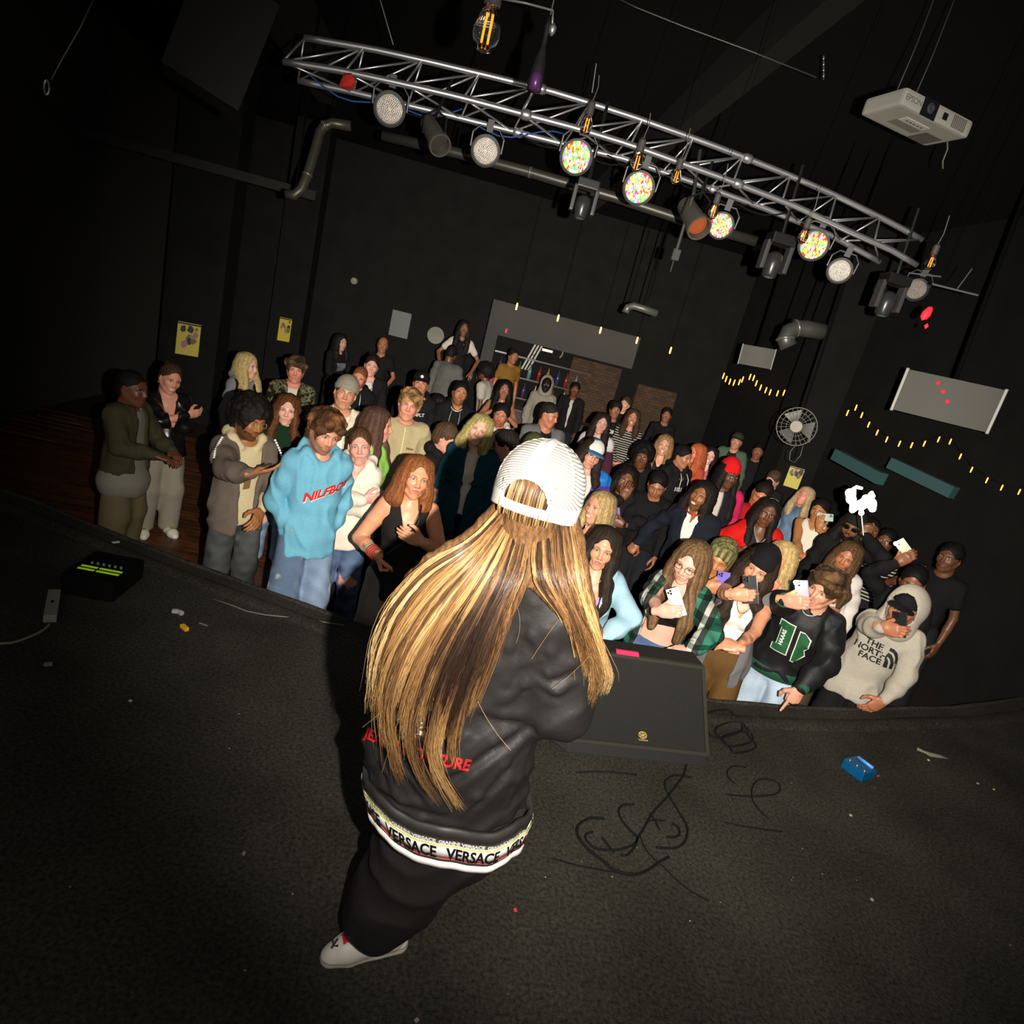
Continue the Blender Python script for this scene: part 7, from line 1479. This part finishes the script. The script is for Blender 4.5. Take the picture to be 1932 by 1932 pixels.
# ------------------------------------------------------------------ bar at the back
e = empty('bar_counter', (1.9, 12.3, FLOOR)); tag(e, 'dark bar counter below the five pendant tubes', 'bar counter')
b = MB(); b.box((0, 0, .5), (2.4, .5, 1.0)); b.build('front', mat('bar_front', (46, 32, 24), rough=.6), e); b = MB(); b.box((0, -.03, 1.03), (2.5, .6, .05)); b.build('counter_top', mat('bar_top', (56, 42, 32), rough=.3), e, bevel=.01)
e = empty('back_shelf', (1.9, 13.2, FLOOR)); tag(e, 'shelving behind the bar counter', 'shelf')
for z in (1.15, 1.55, 1.95): b = MB(); b.box((-.2, 0, z), (2.0, .26, .03)); b.build('shelf_board', mat('bar_top'), e)
r = random.Random(5); bc = [(150, 110, 40), (120, 40, 30), (60, 90, 50), (170, 160, 140), (60, 50, 90), (130, 80, 40), (90, 120, 120)]; bm_ = []
for c in bc:
    b = MB(); b.lathe([(0, 0), (.038, 0), (.040, .16), (.030, .20), (.013, .24), (.013, .30), (0, .30)], n=12); me = b.mesh('bottle', True); me.materials.append(mat('bottle_%d_%d_%d' % c, c, rough=.15)); bm_.append(me)
k = 0
for row, z in enumerate((1.165, 1.565)):
    for i in range(9):
        j = r.randrange(7); o = link('bottle', bm_[j]); o.location = (.85+i*.20+r.random()*.04, 13.15, FLOOR+z); nm = ['amber', 'dark red', 'green', 'clear', 'purple', 'brown', 'pale blue'][j]
        tag(o, '%s bottle, %s from the left on the %s shelf behind the bar' % (nm, ORD[i], 'lower' if row == 0 else 'middle'), 'bottle', 'bottles behind the bar')
o = empty('slat_sign', onY(1000, 668, 13.35))
for g in range(3): b = MB(); b.box((.067*g, 0, .0), (.034, .02, .68), roty(.28)); b.build('slat', mat('pale_slats', (150, 142, 132), rough=.4), o)
b = MB(); b.box((.07, .1, 0), (.03, .26, .03)); b.build('bracket', BLACKP, o); tag(o, 'three slanting pale strips on the wall beside the bar', 'sign')
c = onY(1042, 662, 13.38); b = MB(); b.tube([c+np.array([.22*math.cos(t), 0, .17*math.sin(t)]) for t in np.linspace(-.6, 2.6, 14)], .016, 6); b.box(c+np.array([-.10, 0, -.02]), (.22, .03, .05)); tag(b.build('bar_sign', mat('chrome_sign', (190, 185, 176), rough=.25, metal=.6), smooth=False), 'curved shiny sign frame over the bar', 'sign')
c = onY(755, 612, 13.57); b = MB(); b.box(c, (.38, .05, .50), roty(.0)); tag(b.build('notice_board', mat('grey_board', (88, 92, 90))), 'small grey notice board on the back wall', 'board')
c = onY(822, 633, 13.57); b = MB(); b.lathe([(0, 0), (.17, 0), (.17, .02), (0, .03)], c, frame_R((0, -1, .2)), 20); tag(b.build('round_sign', mat('pale_round', (110, 110, 96))), 'pale round sign beside the person in the white shirt', 'sign')
c = onY(955, 624, 12.39); b = MB(); b.box(c, (.03, .02, .07)); tag(b.build('indicator_lamp', mat('red_glow')), 'tiny red indicator light beside the bar soffit', 'light')
c = onY(668, 530, 13.59); b = MB(); b.lathe([(0, 0), (.07, 0), (.06, .03), (0, .045)], c, frame_R((0, -1, -.3)), 14); tag(b.build('smoke_detector', mat('pale_round2', (130, 124, 110))), 'small pale round fitting above the crowd on the left', 'fitting')
# glowing crown-shaped light on a stick
def torch():
    c = U3(1625, 945, 4.35); e = empty('glowing_light', c); tag(e, 'blazing white light with two curled tips held on a thin stick', 'light')
    k = 4.35/FPX; F = Field((-.16, -.04, -.16), (.16, .04, .16), .006)
    def q(x, y): return (CR*(x-1625)*k-CU*(y-945)*k)
    def flat(x, y): return (np.array([(x-1625)*k, 0, -(y-945)*k]))
    for (x, y, r_) in ((1606, 942, 9), (1604, 930, 8.5), (1612, 956, 8), (1626, 952, 10), (1641, 947, 9.5), (1646, 960, 6.5), (1608, 963, 5), (1625, 968, 5), (1634, 940, 7), (1645, 951, 8)): F.ball(flat(x, y), r_*k, .018)
    F.chain([flat(1611, 932), flat(1611, 922), flat(1616, 919), flat(1625, 921)], [4*k, 3.2*k, 3*k, 3*k], .006); F.chain([flat(1641, 936), flat(1648, 936), flat(1645, 929), flat(1641, 931)], [4*k, 3*k, 2.6*k, 2.4*k], .006)
    V, Q = F.mesh(); W = V[:, :1]*CR+V[:, 2:]*CU+V[:, 1:2]*CF; link('flame', mesh_from('flame', W, Q), mat('white_glow', (255, 255, 245), emit=(255, 250, 235), strength=5), e)
    b = MB(); b.tube([q(1625, 968), q(1629, 1010)], .0035, 6); b.build('stick', mat('pale_stick', (190, 180, 150)), e)
    l = bpy.data.lights.new('torch_glow', 'POINT'); l.energy = 7; l.color = (1, .93, .75); l.shadow_soft_size = .06; lo = bpy.data.objects.new('torch_glow', l); COL.objects.link(lo); lo.location = c-CF*.12
torch()
# ------------------------------------------------------------------ on the stage
def monitor():
    BL, BR = onZ(1073, 1394, .065), onZ(1335, 1422, .065); TL, TR = U3(1150, 1226, 3.10), U3(1327, 1254, 3.12)
    x = (BR-BL); w = np.linalg.norm(x)*1.0; x /= w; 
    up = TR-BR; hgt = np.linalg.norm(up); up /= hgt; nrm = np.cross(x, up); mid = (BL+BR)/2+up*hgt/2
    e = empty('floor_monitor', ((BL+BR)/2)*[1, 1, 0]); tag(e, 'black wedge floor monitor with a gold crest facing back at the performer', 'speaker'); off = Matrix.Translation(-e.location)
    yb = np.array([-x[1], x[0], 0]); yb /= np.linalg.norm(yb); BLf, BRf = BL*[1, 1, 0]+[0, 0, .004], BR*[1, 1, 0]+[0, 0, .004]; T0, T1 = (BL+up*hgt), (BR+up*hgt)
    back = yb*.20; fl = -yb*.03
    V = [BLf+fl, BRf+fl, BR, BL, T1, T0, T1+back*.6, T0+back*.6, T1*[1, 1, 0]+back*1.2+[0, 0, .004], T0*[1, 1, 0]+back*1.2+[0, 0, .004]]
    # narrower toward the back like the real wedge
    F = [(0, 1, 2, 3), (3, 2, 4, 5), (5, 4, 6, 7), (7, 6, 8, 9), (0, 9, 8, 1), (1, 8, 6, 4, 2), (0, 3, 5, 7, 9)]
    b = MB(); b.add(V, F); b.build('cabinet', mat('wedge_cabinet', (17, 16, 16), rough=.75, bump=(120, .5, .003)), e, mw=off, bevel=.008)
    Rm = np.array([x, up, nrm]).T
    b = MB(); b.box(mid+nrm*.008, (w*.95, hgt*.93, .014), Rm); b.build('grille', mat('wedge_grille', (27, 26, 23), rough=.8, bump=(420, .7, .002), mottle=(260, .35)), e, mw=off, bevel=.004)
    for s_, (cx, cy, sx, sy) in enumerate(((0, -.485, 1, .035), (0, .485, 1, .03), (-.488, 0, .025, .97), (.488, 0, .025, .97))): b = MB(); b.box(mid+x*w*cx+up*hgt*cy+nrm*.012, (w*sx, hgt*sy if sy < .5 else hgt*sy, .022), Rm); b.build('rim', mat('wedge_rim', (46, 44, 36), rough=.7), e, mw=off, bevel=.003)
    o = mid+x*w*.02-up*hgt*.34+nrm*.019; gold = mat('gold_crest', (176, 150, 92), rough=.4)
    b = MB(); b.tube([o+Rm@np.array([.021*math.cos(t), .021*math.sin(t), 0]) for t in np.linspace(0, 6.2832, 25)], .0022, 6, cap=False)
    for k_ in range(3):
        a = k_*math.pi/3+math.pi/2; b.tube([o+Rm@np.array([.018*math.cos(a)*g, .018*math.sin(a)*g, .001]) for g in (-1, 1)], .0020, 6)
        for g in (-1, 1): b.tube([o+Rm@np.array([.012*g*math.cos(a)-.005*math.sin(a), .012*g*math.sin(a)+.005*math.cos(a), .001]), o+Rm@np.array([.0165*g*math.cos(a), .0165*g*math.sin(a), .001]), o+Rm@np.array([.012*g*math.cos(a)+.005*math.sin(a), .012*g*math.sin(a)-.005*math.cos(a), .001])], .0013, 5)
    b.build('crest', gold, e, mw=off)
    VF = text_mesh('YAMAHA', .013, bold=.0004); me = bpy.data.meshes.new('maker_name'); me.from_pydata([tuple(o+Rm@np.array([v[0], v[1]-.032, .0])) for v in VF[0]], [], VF[1]); link('maker_name', me, gold, e, off)
    b = MB(); b.box(T0*.53+T1*.47-up*.0+nrm*.012+up*.012, (.115, .022, .012), Rm); o2 = b.build('pink_tape', mat('pink_tape', (238, 50, 92), rough=.5)); tag(o2, 'strip of bright pink tape on top of the floor monitor', 'tape')
monitor()
CBL = mat('black_cable')
def floor_cable(P, label, r=.0052, m=None):
    b = MB(); Q = [onZ(x, y, .006) for x, y in P]; 
    Q = np.array(Q); T = np.arange(len(Q)); t2 = np.linspace(0, len(Q)-1, (len(Q)-1)*5+1)
    C = []                                             # Catmull-Rom
    for t in t2:
        i = min(int(t), len(Q)-2); u = t-i; p0, p1, p2, p3 = Q[max(i-1, 0)], Q[i], Q[i+1], Q[min(i+2, len(Q)-1)]
        C.append(.5*((2*p1)+(-p0+p2)*u+(2*p0-5*p1+4*p2-p3)*u*u+(-p0+3*p1-3*p2+p3)*u**3))
    b.tube(C, r, 6); o = b.build('floor_cable', m or CBL, smooth=True); tag(o, label, 'cable'); return o
Z = lambda L: [(1040+x/3.22, 1200+y/3.22) for x, y in L]
floor_cable(Z([(820, 775), (800, 850), (710, 970), (620, 1070), (560, 1170), (525, 1230), (500, 1290), (460, 1330), (425, 1330)]), 'black cable running from the floor monitor down to the tangle')
floor_cable(Z([(845, 858), (760, 845), (700, 870), (690, 910), (715, 970), (770, 1060), (825, 1160), (815, 1240), (760, 1285), (640, 1285)]), 'black cable making the large right-hand loop of the tangle')
floor_cable(Z([(500, 1022), (440, 1025), (410, 1060), (430, 1120), (480, 1180), (520, 1220), (510, 1260), (440, 1290), (380, 1300), (270, 1290), (215, 1240), (210, 1205), (250, 1190)]), 'black cable making the small inner loop of the tangle')
floor_cable(Z([(320, 1108), (230, 1108), (165, 1150), (160, 1210), (220, 1290), (320, 1370), (390, 1425), (500, 1448), (580, 1425), (660, 1370), (715, 1342)]), 'black cable making the long left-hand loop of the tangle', .0060)
floor_cable(Z([(540, 1210), (560, 1270), (610, 1340), (680, 1400), (760, 1480), (850, 1550), (960, 1610)]), 'thin black cable leaving the tangle toward the camera', .003)
floor_cable(Z([(310, 1225), (345, 1270), (380, 1312)]), 'short end of black cable inside the tangle', .0045)
floor_cable(Z([(580, 1125), (640, 1118), (690, 1122)]), 'short bit of black cable crossing the tangle', .004); floor_cable(Z([(600, 1075), (630, 1120), (660, 1180)]), 'second short bit of black cable crossing the tangle', .004)
floor_cable(Z([(735, 1135), (775, 1170), (775, 1210), (740, 1222), (705, 1218)]), 'hook-shaped cable end right of the tangle', .005)
floor_cable(Z([(150, 828), (330, 825), (520, 842)]), 'faint straight black cable left of the monitor cable', .0035)
floor_cable(Z([(1180, 798), (1110, 790), (1070, 820), (1080, 865), (1115, 895)]), 'small c-shaped black cable right of the monitor', .004)
floor_cable(Z([(1060, 962), (1180, 972), (1300, 970), (1380, 950), (1385, 900), (1320, 868), (1250, 880), (1218, 940), (1235, 1020), (1320, 1110)]), 'thin black cable with one ring at the right', .004)
floor_cable(Z([(1055, 1132), (1200, 1160), (1400, 1190)]), 'straight thin black cable right of the tangle', .003)
floor_cable(Z([(0, 1350), (150, 1390), (300, 1420), (430, 1438)]), 'thin black cable running left from the tangle', .003)
for k_, (cx, cy) in enumerate(((1360, 1365), (1385, 1385), (1395, 1400))):
    floor_cable([(cx+(38-5*k_)*math.cos(t)+6*math.sin(3*t), cy+(26-3*k_)*math.sin(t)) for t in np.linspace(0, 6.1, 14)], ['outer', 'middle', 'inner'][k_]+' coil of black cable heaped right of the floor monitor', .006)
b = MB(); p = U3(1048, 1360, 2.3); d = CR*.03-CU*.004; b.cur = 0; b.tube([p-d*.5, p+d*.1], .0085, 12); b.cur = 1; b.tube([p+d*.1, p+d*.55], .0075, 12)
tag(b.build('microphone_plug', None, mats=[mat('blue_plug', (38, 66, 190), rough=.4), mat('plug_steel', (150, 150, 120), rough=.3, metal=.6)], smooth=True), 'blue-ringed microphone plug beside the performer elbow', 'microphone')
b = MB(); b.tube([p-d*.5, p-d*2.2+CF*.05, p-d*5+CF*.14], .0035, 6); tag(b.build('microphone_cable', CBL, smooth=True), 'microphone cable leading from the blue plug to the performer', 'cable')
# left side of the stage
def mixer():
    a, b_, c = onZ(150, 1068, .12), onZ(224, 1082, .12), onZ(160, 1050, .12); x = b_-a; w = np.linalg.norm(x); x /= w; y = np.array([-x[1], x[0], 0])
    e = empty('effects_rack', (a+b_)/2*[1, 1, 0]); tag(e, 'dark equipment box with two glowing green rows on the stage left', 'equipment'); R_ = np.array([x, y, [0, 0, 1]]).T; M_ = Matrix([[*R_[i], e.location[i]] for i in range(3)]+[[0, 0, 0, 1]]); e.matrix_world = M_
    b = MB(); b.box((0, .06, .058), (w*1.3, .34, .116)); b.build('case', mat('rack_case', (15, 15, 15), rough=.9, spec=.05), e, bevel=.01)
    g = mat('green_led', (150, 200, 30), emit=(150, 190, 20), strength=.32)
    for row, yy in enumerate((-.015, .020)):
        for i in range(12): bb = MB(); bb.box((-w*.46+w*.083*i+(.01 if i > 4 else 0), yy, .118), (w*.074, .014, .004)); bb.build('green_button', g, e)
    for i in range(6): bb = MB(); bb.lathe([(0, 0), (.007, 0), (.006, .012), (0, .012)], (-w*.35+w*.15*i, .065, .116), None, 10); bb.build('knob', mat('pale_knob', (120, 118, 108)), e)
mixer()
e = empty('power_strip', onZ(98, 1145, 0)); tag(e, 'grey power strip lying at the far left of the stage', 'power strip')
a, c = onZ(103, 1118, .02)-np.array(e.location), onZ(94, 1168, .02)-np.array(e.location); d = c-a; L = np.linalg.norm(d); Rm = frame_R(d/L, (0, 0, 1))
b = MB(); b.box((a+c)/2, (.04, .055, L), Rm); b.build('body', mat('strip_grey', (132, 128, 116), rough=.5), e, bevel=.006); b = MB(); b.box((a+c)/2+[0, 0, .022], (.006, .012, .02), Rm); b.build('switch', BLACKP, e)
floor_cable([(93, 1178), (80, 1190), (50, 1204), (20, 1213), (-10, 1214)], 'pale grey power cable leading off the left edge', .006, mat('pale_cable', (128, 120, 104)))
def bit(px, py, size, c, label, name, ang=0, cat='debris'):
    b = MB(); p = onZ(px, py, size[2]/2+.001); b.box((0, 0, 0), size); o = b.build(name, mat('bit_%d_%d_%d' % c, c, rough=.5), bevel=min(size)*.2); o.location = p; o.rotation_euler = (0, 0, ang); tag(o, label, cat)
bit(348, 1184, (.022, .052, .02), (226, 170, 36), 'yellow cable plug lying on the stage carpet', 'yellow_plug', .9, 'plug')
bit(331, 1153, (.035, .02, .02), (150, 156, 154), 'first pale scrap beside the yellow plug', 'paper_scrap', .3); bit(341, 1156, (.02, .03, .02), (160, 166, 160), 'second pale scrap beside the yellow plug', 'paper_scrap', 1.0)
bit(91, 1253, (.032, .018, .012), (118, 114, 100), 'small grey piece on the dark stage at the far left', 'scrap', .5); bit(384, 1178, (.05, .008, .006), (110, 104, 92), 'short pale strip on the carpet by the yellow plug', 'tape_strip', -.3)
bit(218, 1023, (.045, .012, .01), (170, 166, 156), 'pale strip on the edge of the dark stage at the left', 'tape_strip', .9)
# right side of the stage
def pedal():
    c = onZ(1617, 1458, 0); a, d = onZ(1590, 1445, .03), onZ(1635, 1480, .03); x = d-a; w = np.linalg.norm(x); x /= w; y = np.array([-x[1], x[0], 0]); e = empty('effects_pedal'); e.matrix_world = Matrix([[x[0], y[0], 0, c[0]], [x[1], y[1], 0, c[1]], [0, 0, 1, 0], [0, 0, 0, 1]]); tag(e, 'small blue effects box on the dark right side of the stage', 'pedal')
    b = MB(); b.box((0, 0, .028), (.13, .13, .055)); b.build('case', mat('pedal_blue', (0, 74, 116), rough=.4), e, bevel=.006)
    b = MB(); b.tube([(-.05, .045, .062), (.045, .045, .062)], .009, 8); b.build('handle', mat('pedal_light_blue', (90, 150, 220), rough=.3), e, smooth=True)
    for g in (-.045, 0, .045): b = MB(); b.lathe([(0, 0), (.005, 0), (.005, .005), (0, .006)], (g, -.035, .055), None, 8); b.build('screw', METAL, e)
    b = MB(); b.box((.075, .07, .03), (.006, .02, .006)); b.build('red_mark', mat('red_mark', (190, 50, 40)), e)
pedal()
b = MB(); P = [onZ(x, y, .018) for x, y in ((1730, 1413), (1742, 1418), (1756, 1424), (1772, 1427), (1790, 1432))]; b.tube(P, [.012, .008, .014, .012, .004], 8); tag(b.build('hand_tool', mat('tool_grey', (104, 104, 88), rough=.5), smooth=True), 'slim greyish tool lying on the dark right side of the stage', 'tool')
for i, (x, y, c) in enumerate(((1845, 1478, (150, 144, 120)), (1875, 1489, (150, 160, 60)), (1752, 1434, (190, 180, 160)), (1605, 1538, (170, 160, 140)), (246, 1322, (170, 166, 150)), (972, 1717, (220, 60, 80)), (1645, 1697, (150, 146, 140)), (786, 1925, (140, 130, 100)), (460, 1610, (120, 118, 104)))):
    bit(x, y, (.012, .010, .006), c, ['pale speck near the right edge of the stage', 'yellow-green speck near the right edge of the stage', 'pale chip beside the slim tool', 'pale chip below the blue box', 'white chip at the far left of the stage', 'tiny red chip right of the performer shoe', 'faint chip at the lower right of the stage', 'faint chip at the very bottom of the picture', 'grey chip left of the performer legs'][i], 'chip', i)
build_crowd()
report_overlap()
print('script time', time.time()-T0, 'tris', sum(sum(1 for _ in ()) or len(o.data.polygons)*2 for o in bpy.data.objects if o.type == 'MESH'))
